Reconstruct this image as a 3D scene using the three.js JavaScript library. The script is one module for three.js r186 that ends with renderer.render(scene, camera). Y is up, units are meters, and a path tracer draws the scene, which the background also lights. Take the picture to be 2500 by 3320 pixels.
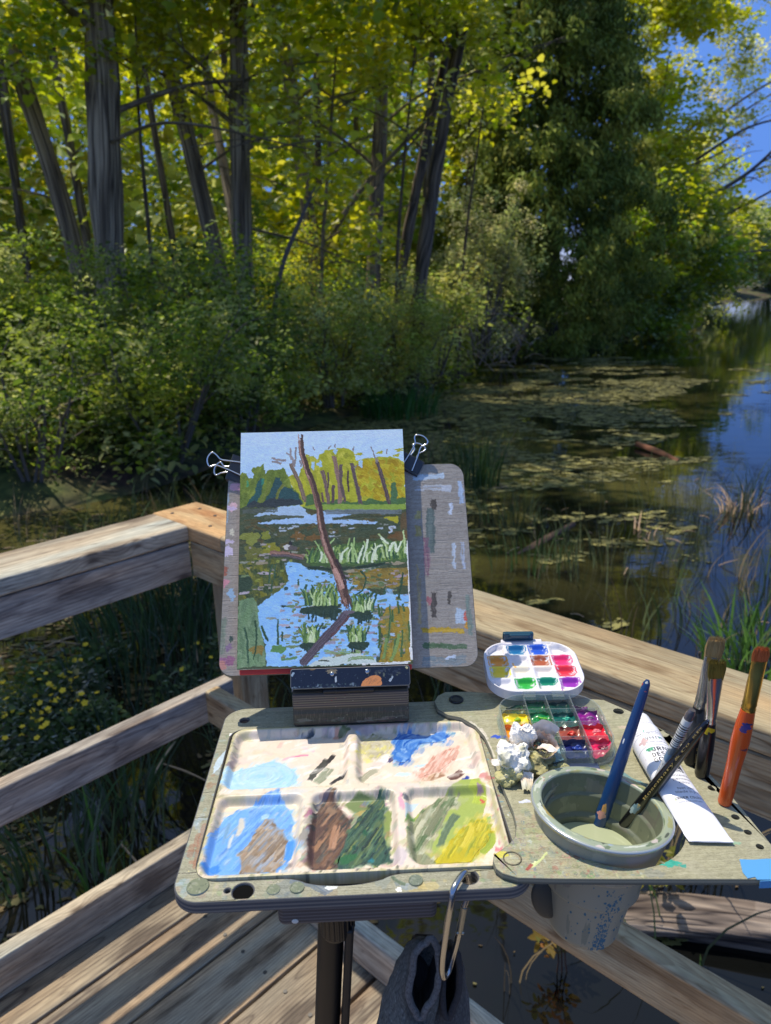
import * as THREE from 'three';
import { mergeGeometries } from 'three/addons/utils/BufferGeometryUtils.js';
import { RoundedBoxGeometry } from 'three/addons/geometries/RoundedBoxGeometry.js';

// ---------------------------------------------------------------- camera, sky, sun, exposure
const scene = new THREE.Scene();
const R = THREE.MathUtils.degToRad;
const camera = new THREE.PerspectiveCamera(69.4, 771 / 1024, 0.03, 900);
camera.position.set(0, 1.44, 0);
camera.rotation.set(R(-17.06), 0, R(-1.35), 'YXZ');
camera.focus = 0.56;
camera.userData.fStop = 13;

const SUN = new THREE.Vector3(-0.3, 1, -0.31).normalize();
const sun = new THREE.DirectionalLight(new THREE.Color(1, 0.91, 0.76), 4.2);
sun.name = 'sun_light';
sun.position.copy(SUN).multiplyScalar(30);
sun.castShadow = true;
sun.shadow.mapSize.set(4096, 4096);
Object.assign(sun.shadow.camera, { left: -14, right: 14, top: 14, bottom: -14, near: 1, far: 80 });
scene.add(sun, sun.target);

{ // clear spring sky: pale at the horizon, deep blue above, brighter round the sun
  const W = 512, H = 256, d = new Float32Array(W * H * 4), v = new THREE.Vector3();
  const mix = (a, b, t) => a + (b - a) * t, ss = THREE.MathUtils.smoothstep;
  for (let j = 0; j < H; j++) for (let i = 0; i < W; i++) {
    const up = ((j + 0.5) / H - 0.5) * Math.PI, az = ((i + 0.5) / W - 0.5) * 2 * Math.PI;
    v.set(Math.cos(az) * Math.cos(up), Math.sin(up), Math.sin(az) * Math.cos(up));
    const e = Math.max(0, v.y), a = Math.acos(THREE.MathUtils.clamp(v.dot(SUN), -1, 1));
    const h = 1 - ss(e, 0, 0.1), z = ss(e, 0.25, 1), glow = 1.2 * Math.exp(-a / 0.2) + 0.27 * Math.exp(-a / 0.85);
    const c = [[0.1, 0.19, 0.8], [0.31, 0.32, 0.84], [0.96, 0.5, 0.98]];
    for (let k = 0; k < 3; k++) d[(j * W + i) * 4 + k] = mix(mix(c[k][0], c[k][1], z), c[k][2], h * 0.8) + glow * [1, 0.97, 0.9][k];
    for (let k = 0; k < 3; k++) d[(j * W + i) * 4 + k] *= 0.78;
    d[(j * W + i) * 4 + 3] = 1;
  }
  const t = new THREE.DataTexture(d, W, H, THREE.RGBAFormat, THREE.FloatType);
  t.mapping = THREE.EquirectangularReflectionMapping;
  t.magFilter = THREE.LinearFilter;
  t.needsUpdate = true;
  scene.background = t;
  scene.environment = t;
}
const renderer = new THREE.WebGLRenderer({ antialias: true });
renderer.toneMapping = THREE.LinearToneMapping;
renderer.toneMappingExposure = 1.06;
renderer.shadowMap.enabled = true;

// ---------------------------------------------------------------- helpers
function rng(seed) { return () => { seed = (seed + 0x6d2b79f5) | 0; let t = Math.imul(seed ^ (seed >>> 15), 1 | seed); t = (t + Math.imul(t ^ (t >>> 7), 61 | t)) ^ t; return ((t ^ (t >>> 14)) >>> 0) / 4294967296; }; }
const hash3 = (x, y, z) => { let h = Math.imul(x, 374761393) ^ Math.imul(y, 668265263) ^ Math.imul(z, 1274126177); h = Math.imul(h ^ (h >>> 13), 1274126177); return ((h ^ (h >>> 16)) >>> 0) / 4294967296; };
function noise(x, y, z = 0) {
  const X = Math.floor(x), Y = Math.floor(y), Z = Math.floor(z), s = (t) => t * t * (3 - 2 * t), u = s(x - X), v = s(y - Y), w = s(z - Z);
  const L = (a, b, t) => a + (b - a) * t, q = (k) => L(L(hash3(X, Y, Z + k), hash3(X + 1, Y, Z + k), u), L(hash3(X, Y + 1, Z + k), hash3(X + 1, Y + 1, Z + k), u), v);
  return (w === 0 ? q(0) : L(q(0), q(1), w)) * 2 - 1;
}
const fbm = (x, y, z = 0, o = 4) => { let s = 0, a = 0.5; for (let i = 0; i < o; i++) { s += a * noise(x, y, z); x = x * 2.03 + 7.1; y = y * 2.03 + 3.7; z = z * 2.03; a *= 0.5; } return s; };
const clamp = THREE.MathUtils.clamp, lerp = THREE.MathUtils.lerp, sstep = (x, a, b) => { const t = THREE.MathUtils.clamp((x - a) / (b - a), 0, 1); return t * t * (3 - 2 * t); };
const V = (x, y, z) => new THREE.Vector3(x, y, z);
const used = {};
const numbered = (n) => { const k = used[n] = (used[n] ?? -1) + 1; return k ? n + '_' + String(k).padStart(3, '0') : n; };
function tag(o, label, category, group, kind) {
  if (label) o.userData.label = label; if (category) o.userData.category = category; if (group) o.userData.group = group; if (kind) o.userData.kind = kind;
  return o;
}
function thing(name, label, category, pos = [0, 0, 0], group) {
  const o = new THREE.Group(); o.name = numbered(name); o.position.set(...pos); scene.add(o);
  return tag(o, label, category, group);
}
function part(name, geo, mat, parent, label) {
  const m = new THREE.Mesh(Array.isArray(geo) ? join(geo) : geo, mat);
  m.name = parent === scene ? numbered(name) : name; m.castShadow = m.receiveShadow = true; parent.add(m);
  if (label) m.userData.label = label;
  return m;
}
function join(list) {
  const g = list.map((x) => { const n = x.index ? x.toNonIndexed() : x.clone(); for (const k of Object.keys(n.attributes)) if (!['position', 'normal', 'uv', 'color'].includes(k)) n.deleteAttribute(k); return n; });
  const color = g.every((x) => x.attributes.color);
  if (!color) g.forEach((x) => x.deleteAttribute('color'));
  return mergeGeometries(g);
}
const mat = (o) => new THREE.MeshPhysicalMaterial({ roughness: 0.7, side: THREE.DoubleSide, ...o });
const srgb = (r, g, b) => new THREE.Color().setRGB(r / 255, g / 255, b / 255, THREE.SRGBColorSpace);
const rgb = (r, g, b) => new THREE.Color().setRGB(r, g, b);
function texture(source, { wrap = THREE.RepeatWrapping, color = true, repeat, offset } = {}) {
  const t = source.w ? new THREE.DataTexture(source.data, source.w, source.h, THREE.RGBAFormat) : new THREE.CanvasTexture(source);
  t.wrapS = t.wrapT = wrap; t.magFilter = THREE.LinearFilter; t.colorSpace = color ? THREE.SRGBColorSpace : THREE.NoColorSpace;
  if (repeat) t.repeat.set(...repeat); if (offset) t.offset.set(...offset);
  t.needsUpdate = true;
  return t;
}
function paint(w, h, draw) { const c = document.createElement('canvas'); c.width = w; c.height = h; const x = c.getContext('2d'); x.lineCap = x.lineJoin = 'round'; draw(x, w, h); return c; }
function pixels(w, h, f) { const data = new Uint8Array(w * h * 4), o = [0, 0, 0]; for (let j = 0; j < h; j++) for (let i = 0; i < w; i++) { f(i, j, o); const k = (j * w + i) * 4; for (let c = 0; c < 3; c++) data[k + c] = clamp(o[c], 0, 255); data[k + 3] = 255; } return { data, w, h }; }
// brushed, uneven edges and grain for hand-made paint: resamples the canvas along a noise field
const FIELD = (() => { const n = 512, f = [0, 1, 2].map(() => new Float32Array(n * n)), per = (x, y, p, k) => { const X = Math.floor(x), Y = Math.floor(y), u = x - X, v = y - Y, su = u * u * (3 - 2 * u), sv = v * v * (3 - 2 * v), h = (a, b) => hash3(((a % p) + p) % p, ((b % p) + p) % p, k); return lerp(lerp(h(X, Y), h(X + 1, Y), su), lerp(h(X, Y + 1), h(X + 1, Y + 1), su), sv) * 2 - 1; }; for (let c = 0; c < 3; c++) for (let j = 0; j < n; j++) for (let i = 0; i < n; i++) { let s = 0, a = 0.6; for (let o = 0; o < 4; o++) { const p = 16 << o; s += a * per(i / n * p, j / n * p, p, c * 7 + o); a *= 0.55; } f[c][j * n + i] = s; } return f; })();
function organic(c, { warp = 8, size = 1, fine = 2, grain = 8, smear, gain = 1 } = {}) {
  const x = c.getContext('2d'), w = c.width, h = c.height, src = x.getImageData(0, 0, w, h), dst = x.createImageData(w, h), S = src.data, D = new Float32Array(S.length), F = (k, i, j) => FIELD[k][((Math.floor(j) & 511) << 9) | (Math.floor(i) & 511)];
  for (let j = 0; j < h; j++) for (let i = 0; i < w; i++) {
    const a = i / size, b = j / size, dx = warp * F(0, a, b) + fine * F(1, a * 5.3, b * 5.3), dy = warp * F(1, a, b) + fine * F(0, a * 5.3 + 90, b * 5.3), p = (clamp(Math.round(j + dy), 0, h - 1) * w + clamp(Math.round(i + dx), 0, w - 1)) * 4, q = (j * w + i) * 4, g = grain * (F(2, a * 3.1 + b * 1.2, b * 6 - a * 3) + 0.5 * F(2, i * 1.7, j * 1.7));
    if (smear) { const m = 1 + F(2, a * 0.7, b * 0.7), X = i + dx, Y = j + dy; for (let k = 0; k < 3; k++) D[q + k] = 0; for (let n = -3; n <= 3; n++) { const e = (clamp(Math.round(Y + smear[1] * n * m), 0, h - 1) * w + clamp(Math.round(X + smear[0] * n * m), 0, w - 1)) * 4; for (let k = 0; k < 3; k++) D[q + k] += S[e + k] / 7; } for (let k = 0; k < 3; k++) D[q + k] = clamp(D[q + k] + g, 0, 255); } else for (let k = 0; k < 3; k++) D[q + k] = clamp(S[p + k] * gain + g, 0, 255); D[q + 3] = S[p + 3];
  }
  dst.data.set(D.map(Math.round)); x.putImageData(dst, 0, 0);
  return c;
}
const C = (c, a = 1) => `rgba(${c[0] | 0},${c[1] | 0},${c[2] | 0},${a})`;

// surface through a row of rings (each an array of Vector3); uv u runs round, v along
function loft(rings, { closed = true, capA = false, capB = false } = {}) {
  const n = rings[0].length, m = rings.length, pos = [], uv = [], idx = [], w = closed ? n + 1 : n;
  for (let j = 0; j < m; j++) for (let i = 0; i < w; i++) { const q = rings[j][i % n]; pos.push(q.x, q.y, q.z); uv.push(i / (w - 1), j / (m - 1)); }
  for (let j = 0; j < m - 1; j++) for (let i = 0; i < w - 1; i++) { const a = j * w + i; idx.push(a, a + 1, a + w, a + 1, a + w + 1, a + w); }
  for (const [cap, j] of [[capA, 0], [capB, m - 1]]) if (cap) {
    const c = rings[j].reduce((s, q) => s.add(q), V(0, 0, 0)).divideScalar(n), at = pos.length / 3;
    pos.push(c.x, c.y, c.z); uv.push(0.5, j ? 1 : 0);
    for (let i = 0; i < n; i++) { const q = rings[j][i]; pos.push(q.x, q.y, q.z); uv.push(i / n, j ? 1 : 0); }
    for (let i = 0; i < n; i++) idx.push(at, at + 1 + i, at + 1 + ((i + 1) % n));
  }
  const g = new THREE.BufferGeometry();
  g.setAttribute('position', new THREE.Float32BufferAttribute(pos, 3)); g.setAttribute('uv', new THREE.Float32BufferAttribute(uv, 2)); g.setIndex(idx);
  g.computeVertexNormals();
  if (closed) { const N = g.attributes.normal; for (let j = 0; j < m; j++) { const a = j * w, b = a + w - 1, s = V(N.getX(a) + N.getX(b), N.getY(a) + N.getY(b), N.getZ(a) + N.getZ(b)).normalize(); N.setXYZ(a, s.x, s.y, s.z); N.setXYZ(b, s.x, s.y, s.z); } }
  return g;
}
// round bar from A to B: rows of [t, radius, flattening 1 = round]; u = 0.5 looks along `face`
function bar(A, B, rows, face = V(0, 0.4, 1), seg = 20) {
  const d = B.clone().sub(A), ax = d.clone().normalize(), f = face.clone().addScaledVector(ax, -face.dot(ax)).normalize(), s = V().crossVectors(ax, f);
  return loft(rows.map(([t, r, k = 1]) => Array.from({ length: seg }, (_, i) => { const a = (i / seg - 0.5) * 2 * Math.PI; return A.clone().addScaledVector(d, t).addScaledVector(f, Math.cos(a) * r * k).addScaledVector(s, Math.sin(a) * r); })), { capA: true, capB: true });
}
const tube = (pts, r, seg = 6, n) => new THREE.TubeGeometry(new THREE.CatmullRomCurve3(pts), n ?? pts.length * 4, r, seg);
// tapered, bent stem: points with radii
function stem(pts, radii, seg = 8, sub = 4, wob = 0) {
  const cv = new THREE.CatmullRomCurve3(pts), n = (pts.length - 1) * sub, fr = cv.computeFrenetFrames(n), rings = [];
  for (let j = 0; j <= n; j++) {
    const t = j / n, p = cv.getPoint(t), k = t * (radii.length - 1), i = Math.min(radii.length - 2, Math.floor(k)), r = lerp(radii[i], radii[i + 1], k - i);
    rings.push(Array.from({ length: seg }, (_, q) => { const a = (q / seg) * 2 * Math.PI, rr = r * (1 + wob * noise(Math.cos(a) * 2 + p.x * 3, Math.sin(a) * 2 + p.z, p.y * 1.5)); return p.clone().addScaledVector(fr.normals[j], Math.cos(a) * rr).addScaledVector(fr.binormals[j], Math.sin(a) * rr); }));
  }
  return loft(rings, { capA: true, capB: true });
}
// millimetres on the easel (x right, z towards the viewer) as a shape in metres
const shape = (l, spline) => {
  let p = []; for (let i = 0; i < l.length; i += 2) p.push(new THREE.Vector2(l[i] / 1000, -l[i + 1] / 1000));
  if (spline) { p = new THREE.CatmullRomCurve3(p.map((q) => V(q.x, q.y, 0)), true, 'catmullrom', 0.5).getPoints(spline).map((q) => new THREE.Vector2(q.x, q.y)); p.pop(); }
  return new THREE.Shape(p);
};
function roundRect(x0, z0, x1, z1, r) { // mm
  const s = new THREE.Shape(), a = x0 / 1e3, b = -z1 / 1e3, c = x1 / 1e3, d = -z0 / 1e3; r /= 1e3;
  s.moveTo(a + r, b); s.lineTo(c - r, b); s.absarc(c - r, b + r, r, -Math.PI / 2, 0); s.lineTo(c, d - r); s.absarc(c - r, d - r, r, 0, Math.PI / 2); s.lineTo(a + r, d); s.absarc(a + r, d - r, r, Math.PI / 2, Math.PI); s.lineTo(a, b + r); s.absarc(a + r, b + r, r, Math.PI, 1.5 * Math.PI);
  return s;
}
const hole = (x, z, r) => { const h = new THREE.Path(); h.absarc(x / 1e3, -z / 1e3, r / 1e3, 0, 2 * Math.PI, true); return h; };
function slab(sh, y0, thick, bevel = 0.0006, curve = 10) {
  const g = new THREE.ExtrudeGeometry(sh, { depth: thick - 2 * bevel, bevelEnabled: bevel > 0, bevelThickness: bevel, bevelSize: bevel, bevelOffset: -bevel, bevelSegments: 2, curveSegments: curve });
  g.rotateX(-Math.PI / 2); g.translate(0, y0 + bevel, 0);
  return g;
}

// ---------------------------------------------------------------- weathered timber
function timber(seed, light, dark, { ring = 0.0065, knots = 3, stain = 0.5, fine = 0.3, contrast = 0.5 } = {}) {
  const W = 1024, H = 192, r = rng(seed), kn = Array.from({ length: knots }, () => [r() * 1.6, r() * 0.18, 0.008 + r() * 0.011]), S = seed * 13.7, hgt = new Float32Array(W * H);
  const p = pixels(W, H, (i, j, o) => {
    const x = (i / W) * 1.6, y = (j / H) * 0.18;
    const cy = 0.09 + 0.06 * noise(x * 0.9 + S, 3), cz = 0.012 + 0.06 * Math.abs(noise(x * 0.8 + S, 9)) + 0.01 * noise(x * 3 + S, 5);
    let d = Math.hypot(y - cy, cz) + 0.0035 * fbm(x * 3 + S, y * 20) + 0.0012 * noise(x * 14, y * 90 + S), kd = 0;
    for (const [kx, ky, kr] of kn) { const q = Math.hypot((x - kx) * 0.55, y - ky); d += kr * 1.6 * Math.exp(-(q * q) / (kr * kr * 4)); kd = Math.max(kd, Math.exp(-(q * q) / (kr * kr * 0.4))); }
    const f = (d / ring) % 1, late = Math.pow(f, 2.2) * (1 - sstep(f, 0.9, 1)), fib = noise(x * 60 + S, y * 700) * 0.5 + noise(x * 150, y * 1400 + S) * 0.5;
    const st = fbm(x * 2.2 + S, y * 16 + S, 0, 4), crack = Math.pow(1 - Math.abs(noise(x * 2.2 + S, y * 70)), 22) * sstep(noise(x * 3, y * 14 + S), -0.05, 0.25), check = Math.pow(1 - Math.abs(noise(x * 9 + S, y * 160)), 14) * 0.4;
    const dirt = sstep(fbm(x * 7 + S, y * 26, 3, 4), 0.1, 0.5) * 0.5;
    let t = clamp(dirt + contrast * late + fine * (0.5 + 0.5 * fib) * 0.6 + stain * (0.28 - st) * 0.9 + 0.75 * kd + 0.7 * crack + check, 0, 1);
    hgt[j * W + i] = 1 - 0.5 * late - 0.3 * (0.5 - 0.5 * fib) - 0.6 * crack - 0.2 * check;
    const warm = 1 + 0.07 * noise(x * 5 + S, y * 30), v = 1 + 0.07 * noise(x * 60, y * 300 + S);
    for (let c = 0; c < 3; c++) o[c] = lerp(light[c], dark[c], t) * v * (c === 2 ? 2 - warm : c === 0 ? warm : 1);
  });
  const b = pixels(W, H, (i, j, o) => { o[0] = o[1] = o[2] = hgt[j * W + i] * 255; });
  const w = THREE.MirroredRepeatWrapping;
  return mat({ map: texture(p, { wrap: w }), bumpMap: texture(b, { wrap: w, color: false }), bumpScale: 0.0012, roughness: 0.85 });
}
const railWood = [timber(3, [200, 188, 164], [104, 92, 78], { knots: 4, contrast: 0.38, fine: 0.22 }), timber(8, [190, 172, 136], [116, 90, 60], { knots: 5, contrast: 0.32, ring: 0.005, fine: 0.2 }), timber(15, [182, 172, 158], [96, 86, 80], { knots: 3, contrast: 0.4, fine: 0.22 })];
const newWood = timber(21, [206, 172, 124], [146, 102, 62], { knots: 2, stain: 0.3, contrast: 0.35 });
const deckWood = [timber(31, [184, 166, 138], [92, 78, 66], { knots: 3, stain: 0.7, contrast: 0.36, fine: 0.2 }), timber(37, [178, 160, 132], [88, 74, 62], { knots: 2, stain: 0.6, ring: 0.005, contrast: 0.36, fine: 0.2 }), timber(43, [190, 172, 144], [98, 84, 68], { knots: 3, stain: 0.6, contrast: 0.42, fine: 0.2 })];

// a sawn board along x with eased edges; uv in board lengths of 1.6 m and girths of 0.18 m
function board(len, hgt, wid, seed = 1, ease = 0.004) {
  const r = rng(seed * 977), u0 = r() * 2, v0 = r() * 2, prof = [];
  const a = wid / 2 - ease, b = hgt / 2 - ease;
  let per = 0;
  [[a, b, 0], [-a, b, 1], [-a, -b, 2], [a, -b, 3]].forEach(([z, y, q]) => { for (let k = 0; k < 3; k++) { const t = (q + k / 2) * Math.PI / 2; prof.push([z + ease * Math.cos(t), y + ease * Math.sin(t), Math.cos(t), Math.sin(t)]); } });
  prof.push(prof[0]);
  const nx = Math.max(2, Math.round(len / 0.25)), pos = [], nor = [], uv = [], idx = [], n = prof.length;
  prof.forEach((q, i) => { if (i) per += Math.hypot(q[0] - prof[i - 1][0], q[1] - prof[i - 1][1]); q = prof[i]; for (let k = 0; k <= nx; k++) { const x = (k / nx - 0.5) * len; pos.push(x, q[1], q[0]); nor.push(0, q[3], q[2]); uv.push(x / 1.6 + u0, per / 0.18 + v0); } });
  for (let i = 0; i < n - 1; i++) for (let k = 0; k < nx; k++) { const A = i * (nx + 1) + k, B = A + nx + 1; idx.push(A, A + 1, B, A + 1, B + 1, B); }
  for (const s of [-1, 1]) { const at = pos.length / 3; for (let i = 0; i < n - 1; i++) { pos.push(s * len / 2, prof[i][1], prof[i][0]); nor.push(s, 0, 0); uv.push(prof[i][0] / 0.5 + u0, prof[i][1] / 0.06 + v0); } for (let i = 1; i < n - 2; i++) idx.push(at, at + i, at + i + 1); }
  const g = new THREE.BufferGeometry();
  g.setAttribute('position', new THREE.Float32BufferAttribute(pos, 3)); g.setAttribute('normal', new THREE.Float32BufferAttribute(nor, 3)); g.setAttribute('uv', new THREE.Float32BufferAttribute(uv, 2)); g.setIndex(idx);
  return g;
}
// ---------------------------------------------------------------- boardwalk: e1 = metres out past the left railing, e2 = metres out past the right one
const AZ = R(43.25), E1 = V(-Math.cos(AZ), 0, -Math.sin(AZ)), E2 = V(Math.sin(AZ), 0, -Math.cos(AZ));
const onDeck = (e1, e2, y) => V().addScaledVector(E1, e1).addScaledVector(E2, e2).setY(y);
const ALONG2 = Math.PI / 2 - AZ, ALONG1 = -AZ;
// board from lo to hi on one axis; the other two given as ranges
function lay(name, along, lo, hi, c0, c1, y0, y1, m, parent, seed, ease) {
  const o = part(name, board(hi - lo, y1 - y0, c1 - c0, seed, ease), m, parent);
  const mid = (lo + hi) / 2, c = (c0 + c1) / 2;
  o.position.copy(along === 2 ? onDeck(c, mid, (y0 + y1) / 2) : onDeck(mid, c, (y0 + y1) / 2)).sub(parent.position);
  o.rotation.y = along === 2 ? ALONG2 : ALONG1;
  return o;
}
const metalScrew = mat({ color: rgb(0.12, 0.115, 0.11), metalness: 0.7, roughness: 0.5 });
function screws(parent, list) { for (const [e1, e2, y] of list) { const g = new THREE.CylinderGeometry(0.0045, 0.0045, 0.002, 12); const o = part('screw_head', g, metalScrew, parent); o.position.copy(onDeck(e1, e2, y)).sub(parent.position); } }

const deck = thing('boardwalk_deck'); deck.userData.kind = 'structure';
const seams = [1.487, 1.338, 1.189, 1.040, 0.886, 0.735, 0.586, 0.437, 0.288, 0.139, -0.01, -0.159, -0.308, -0.457, -0.606, -0.755, -0.904];
for (let i = 0; i < seams.length - 1; i++) {
  const wide = i === 4 ? 0.012 : 0.008;
  const pl = lay('plank', 2, -2.6, 0.9 + (i % 3) * 0.001, seams[i + 1] + wide / 2, seams[i] - wide / 2, -0.038, -(i % 2) * 0.001, deckWood[(i * 2 + 1) % 3], deck, 50 + i, 0.003);
  screws(deck, [[seams[i] - 0.035, 0.72, 0.0003], [seams[i] - 0.115, 0.72, 0.0003], [seams[i] - 0.035, 0.12, 0.0003], [seams[i] - 0.115, 0.12, 0.0003]]);
}
lay('joist', 2, -2.6, 0.91, 1.488, 1.526, -0.24, -0.04, railWood[2], deck, 80);
lay('joist', 1, -1, 1.48, 0.911, 0.949, -0.24, -0.04, railWood[2], deck, 81);
for (const [a, b] of [[1.42, 0.82], [1.42, -1.2], [-0.5, 0.82]]) { const o = part('pile', new THREE.CylinderGeometry(0.07, 0.08, 1.2, 14), railWood[2], deck); o.position.copy(onDeck(a, b, -0.64)); }

const rail1 = thing('timber_railing', 'weathered grey timber railing running along the marsh with the yellow flowers', 'railing', onDeck(1.47, 0, 0).toArray());
lay('cap_board', 2, -2.6, 0.868, 1.4435, 1.6, 0.882, 0.92, railWood[0], rail1, 4, 0.007);
lay('side_board', 2, -2.6, 0.868, 1.4465, 1.4845, 0.795, 0.8805, railWood[2], rail1, 9, 0.003);
lay('middle_rail', 2, -2.6, 0.95, 1.4435, 1.4825, 0.4, 0.487, railWood[2], rail1, 13, 0.004);
lay('kick_board', 2, -2.6, 0.95, 1.4435, 1.4825, 0.003, 0.1, railWood[0], rail1, 14, 0.004);
screws(rail1, [[1.5, 0.2, 0.9205], [1.55, 0.22, 0.9205]]);
const rail2 = thing('timber_railing', 'sunlit brown timber railing between the easel and the open pond', 'railing', onDeck(0, 0.9, 0).toArray());
lay('cap_board', 1, 1.318, 1.6, 0.869, 1.0, 0.882, 0.92, newWood, rail2, 5, 0.006).userData.label = 'fresh orange end of the cap at the corner';
lay('cap_board', 1, -2.2, 1.317, 0.869, 0.997, 0.882, 0.92, railWood[1], rail2, 6, 0.007);
lay('side_board', 1, -2.2, 1.4455, 0.872, 0.91, 0.795, 0.8805, railWood[1], rail2, 10, 0.003);
lay('middle_rail', 1, -2.2, 1.4425, 0.868, 0.906, 0.401, 0.49, railWood[1], rail2, 12, 0.006);
lay('kick_board', 1, -2.2, 1.4425, 0.868, 0.906, 0.003, 0.1, railWood[0], rail2, 16, 0.006);
{
  const p = part('post', board(1.75, 0.089, 0.089, 33, 0.004), railWood[1], rail2);
  p.position.copy(onDeck(1.53, 1.046, 0.005)).sub(rail2.position); p.rotation.set(0, ALONG2, Math.PI / 2, 'YXZ');
}
screws(rail2, [[1.56, 0.9, 0.9205], [1.46, 0.955, 0.9205], [1.54, 0.965, 0.9205], [1.40, 0.9, 0.9205]]);
// ---------------------------------------------------------------- easel frame: millimetres right (x), up (y) and towards the viewer (z) of the palette board's middle, board top at y = 0
const PSI = 0.0297, EO = V(0, 1.11, -0.43);
const eWorld = (x, y, z) => V(x / 1e3, y / 1e3, z / 1e3).applyAxisAngle(V(0, 1, 0), PSI).add(EO);
function onEasel(name, label, category, [x, y, z], group) { const o = thing(name, label, category, eWorld(x, y, z).toArray(), group); o.rotation.y = PSI; o.userData.base = V(x, y, z).divideScalar(1e3); return o; }
// geometry given in easel coordinates (metres) moved to the thing's own base
const put = (name, geo, m, parent, label) => { const g = Array.isArray(geo) ? join(geo) : geo; const b = parent.userData.base ?? parent.parent.userData.base; g.translate(-b.x, -b.y, -b.z); return part(name, g, m, parent, label); };
const e3 = (x, y, z) => V(x / 1e3, y / 1e3, z / 1e3);

// --- canvas strokes
const rc = rng(77);
function blob(x, cx, cy, rx, ry, color, a = 1, rough = 0.25, turn = 0) {
  x.fillStyle = C(color, a); x.beginPath();
  const s = rc() * 100, n = 26;
  for (let i = 0; i <= n; i++) { const t = (i / n) * 2 * Math.PI, k = 1 + rough * (noise(Math.cos(t) * 2 + s, Math.sin(t) * 2 + s) + 0.4 * noise(Math.cos(t) * 6 + s, Math.sin(t) * 6)), px = Math.cos(t) * rx * k, py = Math.sin(t) * ry * k; x.lineTo(cx + px * Math.cos(turn) - py * Math.sin(turn), cy + px * Math.sin(turn) + py * Math.cos(turn)); }
  x.fill();
}
function poly(x, l, color, a = 1, rough = 0) {
  x.fillStyle = C(color, a); x.beginPath();
  const s = rc() * 50;
  for (let i = 0; i < l.length; i += 2) {
    const x0 = l[i], y0 = l[i + 1], x1 = l[(i + 2) % l.length], y1 = l[(i + 3) % l.length], n = rough ? Math.max(1, Math.round(Math.hypot(x1 - x0, y1 - y0) / 12)) : 1;
    for (let k = 0; k < n; k++) { const px = lerp(x0, x1, k / n), py = lerp(y0, y1, k / n); x.lineTo(px + rough * noise(px * 0.09 + s, py * 0.09), py + rough * noise(px * 0.09, py * 0.09 + s)); }
  }
  x.closePath(); x.fill();
}
// bristle stroke through points; width may taper to w1
function stroke(x, l, w, color, { a = 1, w1 = w, dry = 0, vary = 14, bristles } = {}) {
  const n = bristles ?? Math.max(3, Math.round(w / 2.2)), P = []; for (let i = 0; i < l.length; i += 2) P.push(V(l[i], l[i + 1], 0));
  const cv = P.length > 2 ? new THREE.CatmullRomCurve3(P) : new THREE.LineCurve3(P[0], P[1]), m = Math.max(6, Math.round(cv.getLength() / 14));
  const pt = Array.from({ length: m + 1 }, (_, i) => [cv.getPoint(i / m), cv.getTangent(i / m)]);
  for (let b = 0; b < n; b++) {
    const u = n > 1 ? b / (n - 1) - 0.5 : 0, v = (rc() - 0.5) * 2 * vary; x.lineWidth = Math.max(1, (w / n) * 1.7);
    x.strokeStyle = C(color.map((q) => q + v), a);
    let on = false; const s = rc() * 99, t0 = rc() * 0.05, t1 = 1 - rc() * 0.07;
    x.beginPath();
    pt.forEach(([p, t], i) => { const k = i / m; if (k < t0 || k > t1 || (dry && noise(s, k * 7) > 1 - 2 * dry)) { on = false; return; } const q = u * lerp(w, w1, k) * 0.86, X = p.x - t.y * q, Y = p.y + t.x * q; on ? x.lineTo(X, Y) : x.moveTo(X, Y); on = true; });
    x.stroke();
  }
}
function speckle(x, n, x0, y0, x1, y1, colors, r0, r1, a = 0.8) { for (let i = 0; i < n; i++) { const c = colors[Math.floor(rc() * colors.length)]; blob(x, lerp(x0, x1, rc()), lerp(y0, y1, rc()), lerp(r0, r1, rc() * rc()), lerp(r0, r1, rc() * rc()), c, a * (0.5 + 0.5 * rc()), 0.4); } }
// fine weathered plywood grain running along x
function plyFace(x, w, h, base, step, mark = 1) {
  x.fillStyle = C(base); x.fillRect(0, 0, w, h);
  for (let y = 0; y < h; y += step) {
    const s = rc() * 99, v = (rc() - 0.5) * 26; x.strokeStyle = C(base.map((q) => q + v), 0.7); x.lineWidth = step * 0.8; x.beginPath(); x.moveTo(0, y); x.lineTo(w, y); x.stroke();
    x.lineWidth = Math.max(1, step * 0.28);
    for (let q = 0; q < w; q += 60) if (noise(q * 0.02 + s, y) > -0.25) { x.strokeStyle = C(base.map((k) => k * 0.55), (0.25 + 0.4 * rc()) * mark); x.beginPath(); x.moveTo(q, y + 2 * noise(q * 0.01, s)); x.lineTo(q + 60, y + 2 * noise((q + 60) * 0.01, s)); x.stroke(); }
  }
}
const plyEdge = (a, b, n, seed) => { const r = rng(seed), c = paint(64, 128, (x, w, h) => { for (let y = 0; y < h; y++) { const k = Math.sin((y / h) * n * Math.PI * 2) * 0.5 + 0.5, v = (r() - 0.5) * 12; x.fillStyle = C([0, 1, 2].map((i) => lerp(a[i], b[i], Math.pow(k, 1.5)) + v)); x.fillRect(0, y, w, 1); } }); return c; };
const edgeMat = mat({ map: texture(plyEdge([74, 76, 82], [128, 122, 112], 3, 5), { repeat: [1, 1 / 0.008] }), roughness: 0.75 });
const thinEdge = mat({ map: texture(plyEdge([92, 94, 84], [150, 146, 124], 1, 6), { repeat: [1, 1 / 0.0045] }), roughness: 0.7 });
const STAIN = [[120, 140, 112], [96, 118, 104], [160, 150, 110], [176, 160, 150], [90, 104, 120], [140, 120, 96], [188, 176, 120], [110, 136, 146], [150, 120, 110], [128, 148, 90]];

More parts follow.
